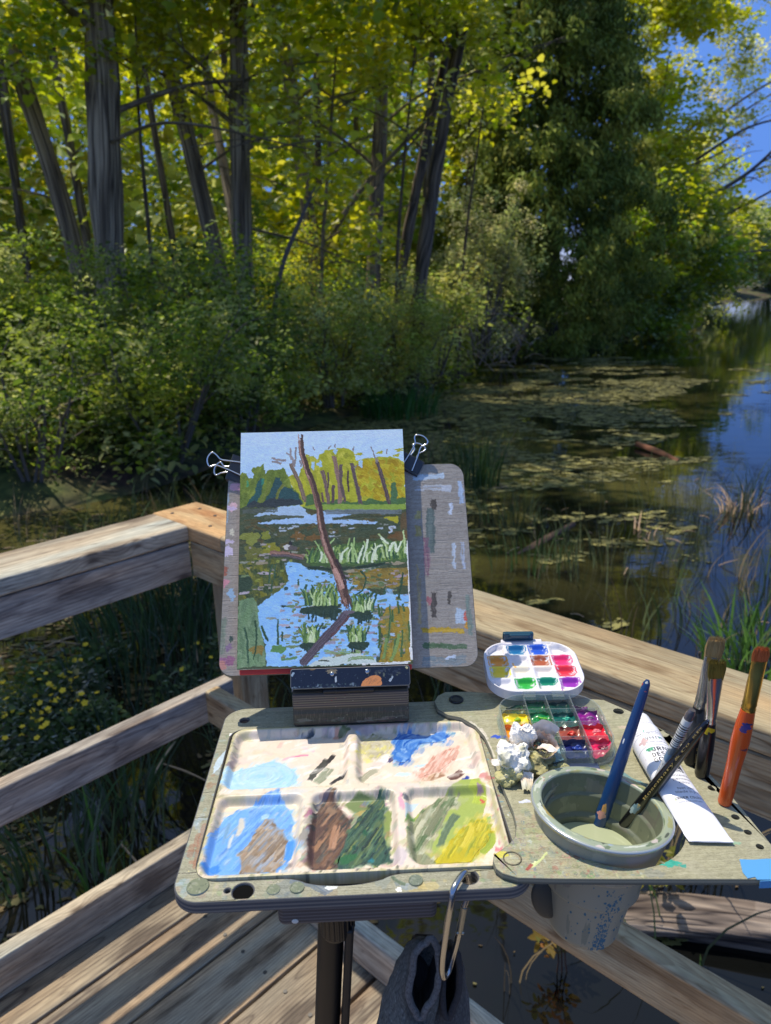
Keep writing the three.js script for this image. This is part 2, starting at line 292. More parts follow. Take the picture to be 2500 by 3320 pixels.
// map whose uv are easel metres: px per mm k over [x0, z0]..[x1, z1]
function topMap(x0, z0, x1, z1, k, draw, org) {
  const c = paint(Math.round((x1 - x0) * k), Math.round((z1 - z0) * k), (x, w, h) => { x.setTransform(k, 0, 0, k, -x0 * k, -z0 * k); draw(x, w, h); });
  if (org) organic(c, org);
  const t = texture(c, { wrap: THREE.ClampToEdgeWrapping, repeat: [1000 / (x1 - x0), 1000 / (z1 - z0)], offset: [-x0 / (x1 - x0), z1 / (z1 - z0)] });
  t.flipY = true;
  return t;
}
const grainBump = (() => { const c = paint(512, 512, (x, w, h) => { x.fillStyle = '#bbb'; x.fillRect(0, 0, w, h); for (let y = 0; y < h; y += 4) for (let q = 0; q < w; q += 32) { const v = 90 + 120 * rc(); x.fillStyle = C([v, v, v], 0.8); x.fillRect(q, y, 34, 1 + 2 * rc()); } }); return c; })();
const woodBump = () => texture(grainBump, { color: false, repeat: [14, 14] });

// --- the easel: mast, mount block, palette board, hinged panel, side tray
const easel = onEasel('field_easel', 'weathered plywood painting easel with palette board and side tray on a black mast', 'easel', [-110, -1108, 60]);
const boardTop = topMap(-132, -110, 80, 94, 7, (x) => {
  x.save(); x.setTransform(1, 0, 0, 1, 0, 0); plyFace(x, 1500, 1440, [150, 148, 126], 6); x.restore();
  speckle(x, 90, -132, -110, 80, 94, STAIN, 1, 7, 0.22);
  speckle(x, 70, -132, 76, 80, 94, [...STAIN, [70, 96, 120], [120, 150, 90], [200, 170, 90]], 1, 8, 0.4);
  speckle(x, 30, -132, -80, -120, 90, [[150, 92, 70], [120, 150, 150], [150, 170, 190], [110, 130, 100]], 1, 6, 0.45);
  stroke(x, [-124, 20, -122, 74], 8, [150, 96, 74], { a: 0.4, dry: 0.4 });
  blob(x, -124, -38, 3, 13, [186, 208, 224], 0.8, 0.3, 0.2); blob(x, -120, -70, 4, 1.6, [240, 240, 238], 0.95, 0.6, 0.7);
  stroke(x, [-67.4, 78.5, -55.8, 79.2, -43.8, 86.1, -37.9, 92.5], 5, [84, 100, 122], { a: 0.6, dry: 0.2 });
  blob(x, -39, 85.8, 3.5, 1.6, [222, 226, 220], 0.9); blob(x, 0, 89.7, 1.7, 2, [240, 238, 234], 0.95, 0.5);
  blob(x, -55.6, 94.6, 2, 1.2, [206, 150, 40], 0.9, 0.5); blob(x, 17.3, 88.6, 6, 3, [196, 176, 110], 0.5); blob(x, 5.9, 87.9, 5, 3, [120, 140, 160], 0.5);
  stroke(x, [-4.2, 78.5, -0.6, 83.8, 5, 86.6], 1.6, [96, 112, 92], { a: 0.9 });
  speckle(x, 60, 66, -60, 80, 60, [[96, 140, 160], [170, 80, 90], [210, 214, 210], [160, 160, 120]], 0.4, 2, 0.8);
  speckle(x, 160, -132, -110, 80, 94, [[236, 236, 228], [60, 66, 70], [120, 160, 170], [200, 190, 130]], 0.15, 0.6, 0.9);
  x.strokeStyle = C([60, 56, 50], 0.9); x.lineWidth = 0.5; for (const z of [-3, 22, 70]) { x.beginPath(); x.moveTo(-132, z); x.lineTo(-119, z - 0.4); x.stroke(); }
}, { warp: 4, size: 0.8, fine: 2.5, grain: 16 });
const boardMat = mat({ map: boardTop, bumpMap: woodBump(), bumpScale: 0.0003, roughness: 0.68 });
{
  const s = roundRect(-130.5, -108, 78.5, 92.7, 17), h = new THREE.Path();
  // cut-out for the mixing palette with its finger notch
  const q = [[-103, 77.2], [-120.2, 60], [-120.2, -66], [-109, -77], [56, -77], [68, -66], [71.5, 60], [57, 77]];
  h.moveTo(-0.103, -0.0772); h.quadraticCurveTo(-0.1202, -0.0772, -0.1202, -0.06); h.lineTo(-0.1216, 0.066); h.quadraticCurveTo(-0.1216, 0.0772, -0.109, 0.0772); h.lineTo(0.056, 0.0772); h.quadraticCurveTo(0.067, 0.0772, 0.067, 0.066); h.lineTo(0.0715, -0.06); h.quadraticCurveTo(0.0715, -0.0772, 0.057, -0.0772);
  h.lineTo(0.006, -0.0772); h.quadraticCurveTo(-0.004, -0.0772, -0.009, -0.081); h.quadraticCurveTo(-0.02, -0.0845, -0.032, -0.0845); h.quadraticCurveTo(-0.046, -0.0842, -0.054, -0.081); h.quadraticCurveTo(-0.06, -0.0772, -0.068, -0.0772); h.closePath();
  s.holes.push(h, hole(-114, -90.5, 3.6), hole(-89.3, 85.7, 6), hole(41, 82.8, 5.3), hole(-98.3, 84.6, 1.6));
  put('palette_board', slab(s, -0.008, 0.008, 0.0008), [boardMat, edgeMat], easel);
}
const rubber = mat({ color: rgb(0.012, 0.012, 0.013), roughness: 0.35 });
const steel = mat({ color: rgb(0.5, 0.5, 0.5), metalness: 1, roughness: 0.22 });
put('rubber_plug', new THREE.CylinderGeometry(0.0061, 0.0061, 0.004, 28).translate(-0.0893, -0.0033, 0.0857), mat({ color: rgb(0.006, 0.006, 0.006), roughness: 1, specularIntensity: 0.1 }), easel);
const disc = (x, z, r, t = 0.0006) => new THREE.CylinderGeometry(r / 1e3 * 0.94, r / 1e3, t, 28).translate(x / 1e3, t / 2 + 0.0001, z / 1e3);
const magnetMat = mat({ map: texture(paint(64, 64, (x) => { x.fillStyle = C([140, 148, 128]); x.fillRect(0, 0, 64, 64); speckle(x, 30, 0, 0, 64, 64, [[170, 176, 150], [100, 110, 100], [190, 190, 180]], 2, 9, 0.6); })), metalness: 0.55, roughness: 0.28 });
for (const [x, z, r] of [[-115.9, 81, 6.6], [-58.4, 85.3, 4.3], [10, 84, 4.3], [-72, 85.6, 4]]) put('magnet', disc(x, z, r, r === 4 ? 0.0003 : 0.0008), magnetMat, easel);

// hinge block
{
  const lam = mat({ map: texture(paint(256, 256, (x, w, h) => { for (let y = 0; y < h; y++) { const k = (y / h) % 1, b = k < 0.42 ? (Math.sin(k * 90) > 0.2 ? [64, 60, 58] : [112, 102, 88]) : [70, 68, 58]; x.fillStyle = C(b.map((q) => q + (rc() - 0.5) * 16)); x.fillRect(0, y, w, 1); } for (let i = 0; i < 260; i++) { x.strokeStyle = C(rc() > 0.5 ? [50, 48, 44] : [116, 108, 88], 0.5); const q = rc() * w, z = h * (0.45 + 0.3 * rc()); x.beginPath(); x.moveTo(q, z); x.lineTo(q, z + 20 + 30 * rc()); x.stroke(); } speckle(x, 50, 0, 190, 256, 256, [[130, 132, 116], [150, 150, 140], [120, 90, 90], [90, 104, 90]], 4, 22, 0.5); speckle(x, 40, 0, 0, 256, 256, [[220, 220, 210], [130, 40, 40], [180, 170, 120]], 1, 3, 0.9); })), roughness: 0.72 });
  const prof = [[-106, 0.2], [-79, 0.2], [-77.2, 2], [-76.6, 5], [-76.8, 12], [-78, 14.5], [-78, 27], [-79.5, 28.6], [-106, 28.6]], pos = [], uv = [], idx = [];
  let per = 0; prof.forEach((q, i) => { if (i) per += Math.hypot(q[0] - prof[i - 1][0], q[1] - prof[i - 1][1]); });
  const g = new THREE.ExtrudeGeometry(new THREE.Shape(prof.map(([z, y]) => new THREE.Vector2(-z / 1e3, y / 1e3))), { depth: 0.0885, bevelEnabled: true, bevelThickness: 0.001, bevelSize: 0.001, bevelOffset: -0.001, bevelSegments: 1 });
  g.rotateY(Math.PI / 2); g.translate(-0.0725, 0, 0);
  const P = g.attributes.position, U = g.attributes.uv; for (let i = 0; i < P.count; i++) U.setXY(i, P.getX(i) / 0.09 + 0.8, P.getY(i) / 0.0286);
  put('hinge_block', g, lam, easel);
}
const blackMetal = mat({ color: rgb(0.018, 0.018, 0.02), roughness: 0.42, metalness: 0.3 });
{
  const hinge = new THREE.Group(); hinge.name = 'hinge'; easel.add(hinge);
  for (const [a, b] of [[-49, -39.2], [-39, -21.2], [-21, -10]]) put('knuckle', bar(e3(a, 30.4, -79), e3(b, 30.4, -79), [[0, 0.0024], [1, 0.0024]], V(0, 1, 0), 14), blackMetal, hinge);
  put('hinge_leaf', new THREE.BoxGeometry(0.039, 0.0012, 0.012).translate(-0.0295, 0.0293, -0.0855), blackMetal, hinge);
}
// the panel that holds the painting, leaning back 32 degrees: own frame with x right, y up the panel, z out of it
const PF = new THREE.Matrix4().makeRotationFromEuler(new THREE.Euler(-0.5652, 0.0085, -0.0076, 'YXZ')).setPosition(-0.047, 0.048, -0.085);
const onPanel = (name, geo, m, parent, label) => { const g = Array.isArray(geo) ? join(geo) : geo; g.applyMatrix4(PF); return put(name, g, m, parent, label); };
const pShape = (x0, y0, x1, y1, r) => { const s = roundRect(x0, -y1, x1, -y0, r); return s; };
const PAD = 0.012;
const panelMap = (() => {
  const k = 7, x0 = -90, y0 = -8, x1 = 126, y1 = 176;
  const c = paint((x1 - x0) * k, (y1 - y0) * k, (x, w, h) => {
    plyFace(x, w, h, [166, 158, 148], 6, 0.5);
    x.setTransform(k, 0, 0, -k, -x0 * k, y1 * k);
    const st = (l, w_, c_, o = {}) => stroke(x, l, w_, c_, { bristles: Math.round(5 + w_ * 4), vary: 20, ...o, a: (o.a ?? 0.9) * 0.85, dry: 0.2 + (o.dry ?? 0) * 0.8 });
    st([70.3, 155.9, 89.8, 156.2, 107.9, 158.1], 5, [190, 208, 222], { dry: 0.15, a: 0.85 }); st([69.8, 145.8, 92.3, 146.3, 115.4, 145.3], 6, [200, 206, 214], { dry: 0.35, a: 0.85 });
    st([116.1, 156.3, 116.6, 128.2], 4, [176, 196, 220], { dry: 0.1 }); st([106.6, 134.7, 106.9, 120.8], 4, [206, 216, 230], { dry: 0.3 });
    st([89.6, 138.2, 87.4, 80.8], 8, [104, 120, 116], { a: 0.65, dry: 0.1 }); st([92.6, 138.2, 91.9, 125.8], 4, [84, 78, 72], { a: 0.7 });
    st([79.1, 127.7, 78.7, 118.6], 5, [182, 168, 110], { a: 0.8, dry: 0.2 }); st([78.5, 115.5, 78, 103.4], 5, [182, 168, 110], { a: 0.8, dry: 0.2 });
    st([77.8, 93, 75.5, 20.8], 3, [190, 168, 116], { a: 0.5, dry: 0.3 }); st([85.2, 110.8, 83.9, 63.3], 5, [136, 96, 116], { a: 0.45, dry: 0.2 });
    st([107.6, 102.6, 106.5, 71.4], 3, [196, 208, 220], { dry: 0.3 }); st([115.1, 103.9, 113.7, 71.2], 3, [190, 200, 216], { dry: 0.35 });
    st([88.5, 61.7, 87.7, 31.7], 4, [86, 80, 76], { dry: 0.2 }); st([101.4, 59.9, 100.6, 45.5], 2.5, [100, 94, 88], {}); st([84.3, 54.6, 85, 46], 3, [170, 110, 116], { a: 0.8 });
    st([109.9, 45.2, 109.5, 29.6], 9, [190, 206, 220], { dry: 0.1 }); st([114.4, 43.6, 113.9, 32.2], 3, [216, 110, 96], {}); st([114.6, 33.6, 114.4, 26.6], 3.5, [220, 160, 60], {});
    st([69.7, 26.9, 94.5, 26.7, 119.3, 24.2], 3.5, [204, 168, 56], { dry: 0.1, a: 0.85 }); st([68.4, 15.5, 96.6, 13.8, 119.9, 12.1], 4, [84, 112, 80], { a: 0.7, dry: 0.1 });
    st([67.9, 3, 95.9, 1.4, 118.6, 4.1], 8, [120, 140, 150], { a: 0.5, dry: 0.3 }); blob(x, 100.3, 5, 5, 1.5, [206, 220, 240], 0.95, 0.6); st([116.8, 62.3, 116.4, 13.9], 5, [120, 140, 130], { a: 0.5, dry: 0.2 });
    for (const [u, v, a, b, c_] of [[-73.9, 152.1, 5, 4, [214, 170, 186]], [-75.8, 135.2, 3, 4, [236, 196, 204]], [-76.8, 133.7, 4, 2, [214, 196, 226]], [-79.6, 104.8, 5, 2.4, [220, 206, 230]], [-77.9, 95.4, 5, 4, [222, 210, 234]], [-76.2, 60.4, 2.6, 4, [160, 196, 226]], [-81, 70.6, 3, 3, [220, 150, 160]], [-82.6, 80.9, 3, 3, [170, 104, 84]], [-75.5, 24.7, 2, 2, [60, 84, 80]], [-77.1, 18.9, 3, 3, [144, 120, 150]], [-78.3, 8, 6, 4, [160, 110, 140]], [-76.1, 112.5, 2, 3, [226, 220, 196]], [-82.3, 4, 4, 4, [200, 140, 130]]]) blob(x, u, v, a, b, c_, 0.95, 0.5);
    st([-81.3, 153.8, -83.2, 106.7], 5, [170, 196, 214], { dry: 0.3, a: 0.8 }); st([-81.9, 48.5, -82.4, 6.7], 6, [124, 140, 120], { dry: 0.3, a: 0.6 });
    speckle(x, 120, x0, y0, x1, y1, [[226, 226, 220], [80, 96, 84], [150, 150, 110]], 0.2, 0.8, 0.8);
  });
  organic(c, { warp: 9, size: 0.7, fine: 6, grain: 16 });
  return texture(c, { wrap: THREE.ClampToEdgeWrapping, repeat: [1000 / (x1 - x0), 1000 / (y1 - y0)], offset: [-x0 / (x1 - x0), -y0 / (y1 - y0)] });
})();
const panelMat = mat({ map: panelMap, bumpMap: texture(grainBump, { color: false, repeat: [8, 8] }), bumpScale: 0.0003, roughness: 0.72 });
{
  const s = new THREE.Shape(), a = -0.0845, b = 0.1215, t = 0.168, r = 0.0105, r2 = 0.011;
  s.moveTo(a + r, -0.004); s.lineTo(-0.031, -0.004); s.quadraticCurveTo(-0.0275, -0.004, -0.0275, -0.008); s.lineTo(-0.0275, -0.018); s.lineTo(0.0655, -0.018); s.lineTo(0.0655, -0.008); s.quadraticCurveTo(0.0655, -0.003, 0.069, -0.003);
  s.lineTo(b - r2, -0.003); s.absarc(b - r2, -0.003 + r2, r2, -Math.PI / 2, 0); s.lineTo(b - 0.002, t - 0.012); s.absarc(b - 0.014, t - 0.012, 0.012, 0, Math.PI / 2); s.lineTo(a + 0.016, t); s.absarc(a + 0.016, t - 0.012, 0.012, Math.PI / 2, Math.PI); s.lineTo(a, -0.004 + r); s.absarc(a + r, -0.004 + r, r, Math.PI, 1.5 * Math.PI);
  const g = new THREE.ExtrudeGeometry(s, { depth: 0.0042, bevelEnabled: true, bevelThickness: 0.0004, bevelSize: 0.0004, bevelOffset: -0.0004, bevelSegments: 2, curveSegments: 12 }); g.translate(0, 0, -PAD - 0.005);
  onPanel('back_panel', g, [panelMat, thinEdge], easel);
}
// painted ledge with its bolts
{
  const k = 16, c = paint(92 * k, 16 * k, (x, w, h) => {
    x.fillStyle = C([22, 28, 46]); x.fillRect(0, 0, w, h);
    x.setTransform(k, 0, 0, k, 0, 0);
    speckle(x, 260, 0, 0, 92, 16, [[40, 48, 66], [70, 84, 96], [150, 160, 150], [210, 214, 214], [16, 20, 34]], 0.08, 0.5, 0.8);
    speckle(x, 60, 0, 13, 60, 16, [[150, 170, 160], [120, 140, 120], [170, 190, 200]], 0.4, 1.6, 0.6);
    speckle(x, 30, 60, 0, 92, 9, [[96, 100, 92], [150, 150, 110], [84, 90, 100]], 0.4, 1.8, 0.6);
    blob(x, 63, 13.2, 8.4, 5.2, [232, 150, 84], 1, 0.18, -0.1); for (let i = 0; i < 14; i++) { x.strokeStyle = C([120, 84, 70], 0.6); x.lineWidth = 0.2; x.beginPath(); const q = 58 + rc() * 9, y = 10 + rc() * 4; x.moveTo(q, y); x.lineTo(q + 2.5, y - 2); x.stroke(); }
    blob(x, 32, 3.4, 4, 1.6, [170, 150, 110], 0.8, 0.5); blob(x, 17, 1, 2, 0.8, [170, 130, 60], 0.8, 0.5); blob(x, 35, 9.5, 0.8, 2.6, [206, 214, 216], 0.95, 0.3); blob(x, 90, 2.4, 1, 1, [196, 190, 140], 1); stroke(x, [76, 13, 79, 8], 1, [170, 180, 186], { dry: 0.2 });
    stroke(x, [1, 6, 3, 3], 1, [170, 190, 200], { dry: 0.2 });
  });
  organic(c, { warp: 5, size: 0.8, fine: 4, grain: 8 });
  const t = texture(c, { wrap: THREE.ClampToEdgeWrapping, repeat: [1000 / 92, 1000 / 16], offset: [27 / 92, 16.5 / 16] });
  const m = mat({ map: t, roughness: 0.38, clearcoat: 0.3 }), dark = mat({ color: srgb(110, 112, 112), roughness: 0.5 });
  const s = pShape(-26.8, -16.3, 65.4, -1.0, 2.2);
  const g = new THREE.ExtrudeGeometry(s, { depth: PAD + 0.0015, bevelEnabled: true, bevelThickness: 0.0005, bevelSize: 0.0005, bevelOffset: -0.0005, bevelSegments: 2 }); g.translate(0, 0, -PAD + 0.0006);
  const ledge = onPanel('ledge', g, [m, dark], easel);
  for (const x of [5.2, 32.4]) { const b = new THREE.SphereGeometry(0.0017, 14, 8).scale(1, 1, 0.5).translate(x / 1e3, -0.0058 + (x > 10 ? 0.001 : 0), 0.0028); b.applyMatrix4(PF); b.translate(-easel.userData.base.x, -easel.userData.base.y, -easel.userData.base.z); part('bolt', b, steel, ledge); }
}
// side tray
const trayOut = [49.8, -114, 69.3, -113.2, 97.5, -107.4 , 176, -92.4, 191, -74.9, 200.1, -60, 209.6, -40.9, 214.7, -26.7, 218.1, 4.6, 222.3, 32.6, 223.3, 51.9, 224.4, 72.8, 227, 90, 228, 101, 209.8, 99.7, 161.8, 96.8, 120.3, 94.2, 89, 92, 68.2, 90.1, 59.9, 86.2, 56.8, 82.4, 56, 76.7, 57.9, 70.4, 57.7, 71, 61.8, 68.1, 68.2, 63.1, 73.1, 56.8, 75.7, 47.8, 76.3, 34.7, 74.2, 10.2, 73.4, -9.5, 73.4, -30.6, 71.6, -48.5, 66.9, -62.5, 57.6, -74.8, 47.9, -79.1, 40.6, -88.1, 38.9, -99.8, 42.7, -108.4];
const sideMap = topMap(36, -118, 232, 104, 7, (x) => {
  x.save(); x.setTransform(1, 0, 0, 1, 0, 0); plyFace(x, 1400, 1560, [158, 154, 126], 5); x.restore();
  speckle(x, 120, 36, -118, 232, 104, [[186, 184, 150], [150, 154, 124], [164, 160, 140]], 3, 16, 0.3);
  speckle(x, 160, 50, 30, 150, 100, STAIN, 0.8, 7, 0.35); speckle(x, 420, 54, 40, 150, 100, [...STAIN, [196, 150, 126], [206, 206, 150], [190, 204, 206], [150, 84, 70], [86, 110, 90]], 0.4, 2.6, 0.5);
  for (let i = 0; i < 110; i++) { x.strokeStyle = C(STAIN[i % 10].map((q) => q * (0.6 + 0.6 * rc())), 0.6); x.lineWidth = 0.3; x.beginPath(); x.ellipse(56 + 80 * rc(), 44 + 50 * rc(), 0.6 + 2 * rc(), 0.5 + 1.5 * rc(), 0, 0, 7); x.stroke(); }
  stroke(x, [75.1, 82.9, 81.5, 79, 93.1, 67.7], 1.6, [206, 214, 150], { a: 0.9, dry: 0.1 }); stroke(x, [74.1, 85, 78.6, 79.5], 1, [160, 80, 66], { a: 0.9 });
  blob(x, 82.3, -47.5, 5, 2.6, [34, 74, 190], 0.95, 0.5, 0.3); blob(x, 81.9, -35.4, 2, 0.9, [30, 60, 170], 0.95, 0.5); blob(x, 61.6, 71.1, 4, 2.6, [206, 196, 70], 0.85, 0.4); blob(x, 67.5, 75.2, 4.4, 3.4, [196, 190, 150], 0.35);
  blob(x, 85.4, 25.5, 3.6, 2, [206, 212, 236], 0.9, 0.4); blob(x, 145.7, -6.4, 4, 2.6, [176, 168, 104], 0.7, 0.2); blob(x, 160.2, 85.2, 6, 2.6, [40, 160, 140], 0.9, 0.6); blob(x, 164.9, 87, 2.4, 1.4, [40, 150, 136], 0.8, 0.6);
  poly(x, [152.5, -9.1, 159.7, -1.4, 171.9, 14.3, 173, 27.6, 165.6, 17.8, 156, 5.4], [92, 132, 138], 0.85, 2);
  speckle(x, 34, 54, -100, 110, -60, [[170, 176, 84], [176, 186, 190], [196, 150, 140], [150, 160, 120]], 0.4, 2.2, 0.5); speckle(x, 20, 45, -75, 70, 10, [[226, 226, 212], [210, 200, 150], [180, 190, 200]], 0.6, 3.5, 0.6);
  stroke(x, [57.8, -76.6, 67.2, -64.3, 72, -45.2, 74.1, -29, 74.8, -12.3], 4, [210, 202, 190], { a: 0.6, dry: 0.35 });
  speckle(x, 120, 170, -80, 226, 60, [[206, 200, 186], [214, 176, 160], [236, 232, 220], [120, 150, 120]], 0.15, 0.7, 0.7); blob(x, 180.2, -52.7, 5, 2, [214, 186, 170], 0.5, 0.5); blob(x, 204.1, 71.6, 3, 1.4, [130, 180, 150], 0.6, 0.5);
}, { warp: 5, size: 0.8, fine: 3, grain: 16 });
const sideMat = mat({ map: sideMap, bumpMap: woodBump(), bumpScale: 0.0002, roughness: 0.6, clearcoat: 0.12, clearcoatRoughness: 0.4 });
const trayHoles = [[182.3, -74.8, 4.6], [205.3, -42.5, 4.2], [195, -59, 4.3], [212.8, 20.5, 3.3], [214.6, 48.7, 3], [215.6, 62.3, 2.8], [216.6, 74.6, 2.8]];
{
  const s = shape(trayOut); s.holes.push(hole(138.5, 44.5, 43.2), ...trayHoles.map((h) => hole(...h)));
  const tray = put('side_tray', slab(s, 0.0003, 0.0042, 0.0005, 48), [sideMat, thinEdge], easel);
  const ring = new THREE.TorusGeometry(0.0047, 0.0013, 10, 26).rotateX(Math.PI / 2).translate(0.0571, 0.0052, -0.1003), well = new THREE.CylinderGeometry(0.004, 0.004, 0.0012, 20).translate(0.0571, 0.0050, -0.1003);
  put('grommet', [ring, well], rubber, easel);
  put('pivot_washer', new THREE.TorusGeometry(0.0052, 0.00045, 8, 30).rotateX(Math.PI / 2).translate(0.0679, 0.0046, 0.0751), mat({ color: srgb(96, 92, 74), roughness: 0.5, metalness: 0.3 }), easel);
}
// mount block and mast
{
  const lam = mat({ map: texture(paint(64, 256, (x, w, h) => { for (let y = 0; y < h; y++) { const q = Math.pow(0.5 + 0.5 * Math.sin((y / h) * 44), 2), k = lerp(64, 98, q) + (rc() - 0.5) * 9; x.fillStyle = C([k, k * 0.98, k * 1.02]); x.fillRect(0, y, w, 1); } })), roughness: 0.6 });
  const g = new THREE.BoxGeometry(0.0925, 0.0165, 0.08), rb = new RoundedBoxGeometry(0.0925, 0.0165, 0.1, 4, 0.004); rb.translate(-0.0242, -0.01655, 0.0385);
  const P = rb.attributes.position, U = rb.attributes.uv; for (let i = 0; i < P.count; i++) U.setXY(i, P.getX(i) * 20, P.getY(i) / 0.0165);
  put('mount_block', rb, lam, easel);
  put('paint_fleck', new THREE.SphereGeometry(0.002, 12, 8).scale(1, 0.8, 0.12).translate(-0.0605, -0.0205, 0.0886), mat({ color: srgb(214, 216, 208), roughness: 0.5 }), easel);
  const mx = -38.5, mz = 60, blk = mat({ color: rgb(0.008, 0.008, 0.008), roughness: 0.45 }), tex = mat({ color: rgb(0.014, 0.0135, 0.013), roughness: 0.55 });
  const low = (y) => mx + (y + 26) * 0.075;
  put('mast', bar(e3(low(-1000) - 1.5, -1000, mz), e3(mx - 1.5, -26, mz), [[0, 0.0083], [1, 0.0083]], undefined, 24), blk, easel);
  put('folded_leg', new RoundedBoxGeometry(0.0052, 0.93, 0.013, 3, 0.002).translate(0, -0.465, 0).rotateZ(-0.075).translate((mx + 8.4) / 1e3, -0.05, (mz + 3) / 1e3), tex, easel);
  const rib = []; for (let i = 0; i < 22; i++) { const a = (i / 22) * 2 * Math.PI; rib.push(bar(e3(mx + Math.cos(a) * 10.6, -56, mz + Math.sin(a) * 10.6), e3(mx + Math.cos(a) * 10.9, -30, mz + Math.sin(a) * 10.9), [[0, 0.0009], [1, 0.0009]], V(1, 0, 0.3), 6)); }
  put('mast_collar', [bar(e3(mx - 0.5, -59, mz), e3(mx, -25.5, mz), [[0, 0.0095], [0.08, 0.0107], [0.9, 0.0111], [1, 0.0104]], undefined, 28), ...rib], rubber, easel);
  for (let i = 0; i < 3; i++) { const a = 0.5 + i * 2.1; put('tripod_leg', bar(e3(low(-700), -700, mz), e3(low(-1000) + Math.cos(a) * 330, -1100, mz + Math.sin(a) * 330), [[0, 0.011], [1, 0.009]]), blk, easel); }
}
// ---------------------------------------------------------------- mixing palette: a moulded plastic tray with five wells
const sdBox = (x, z, x0, z0, x1, z1, r) => { const cx = (x0 + x1) / 2, cz = (z0 + z1) / 2, qx = Math.abs(x - cx) - (x1 - x0) / 2 + r, qz = Math.abs(z - cz) - (z1 - z0) / 2 + r; return Math.min(Math.max(qx, qz), 0) + Math.hypot(Math.max(qx, 0), Math.max(qz, 0)) - r; };
// sheet over a rounded outline whose height is h(x, z), with a skirt down to `low`; uv in metres (x, -z)
function moulded(out, r, step, h, low) {
  const [x0, z0, x1, z1] = out, nx = Math.round((x1 - x0) / step), nz = Math.round((z1 - z0) / step), pos = [], uv = [], idx = [], w = nx + 3;
  for (let j = -1; j <= nz + 1; j++) for (let i = -1; i <= nx + 1; i++) {
    let x = clamp(x0 + i * step, x0, x1), z = clamp(z0 + j * step, z0, z1); if (i >= nx) x = x1; if (j >= nz) z = z1;
    const cx = clamp(x, x0 + r, x1 - r), cz = clamp(z, z0 + r, z1 - r), d = Math.hypot(x - cx, z - cz); if (d > r) { x = cx + (x - cx) * r / d; z = cz + (z - cz) * r / d; }
    const edge = i < 0 || j < 0 || i > nx || j > nz;
    pos.push(x / 1e3, (edge ? low : h(x, z)) / 1e3, z / 1e3); uv.push(x / 1e3, -z / 1e3);
  }
  for (let j = 0; j < nz + 2; j++) for (let i = 0; i < nx + 2; i++) { const a = j * w + i; idx.push(a, a + w, a + 1, a + 1, a + w, a + w + 1); }
  const g = new THREE.BufferGeometry(); g.setAttribute('position', new THREE.Float32BufferAttribute(pos, 3)); g.setAttribute('uv', new THREE.Float32BufferAttribute(uv, 2)); g.setIndex(idx); g.computeVertexNormals();
  return g;
}
const WELLS = [[-117, -73.5, -30.4, -4, 9], [-24.6, -73.8, 63.5, -4.4, 9], [-117, 3.4, -60.2, 73.5, 7], [-54.6, 3, 2, 73.2, 7], [8.4, 2.4, 68.2, 72.6, 8]];
const wellH = (x, z) => { let d = 1e9; for (const q of WELLS) d = Math.min(d, sdBox(x, z, ...q)); return d > 0 ? 1.1 * sstep(d, 0, 1.2) * 0.4 + 0.7 : lerp(0.7, -4.6, Math.pow(sstep(-d, 0, 4.2), 0.8)); };
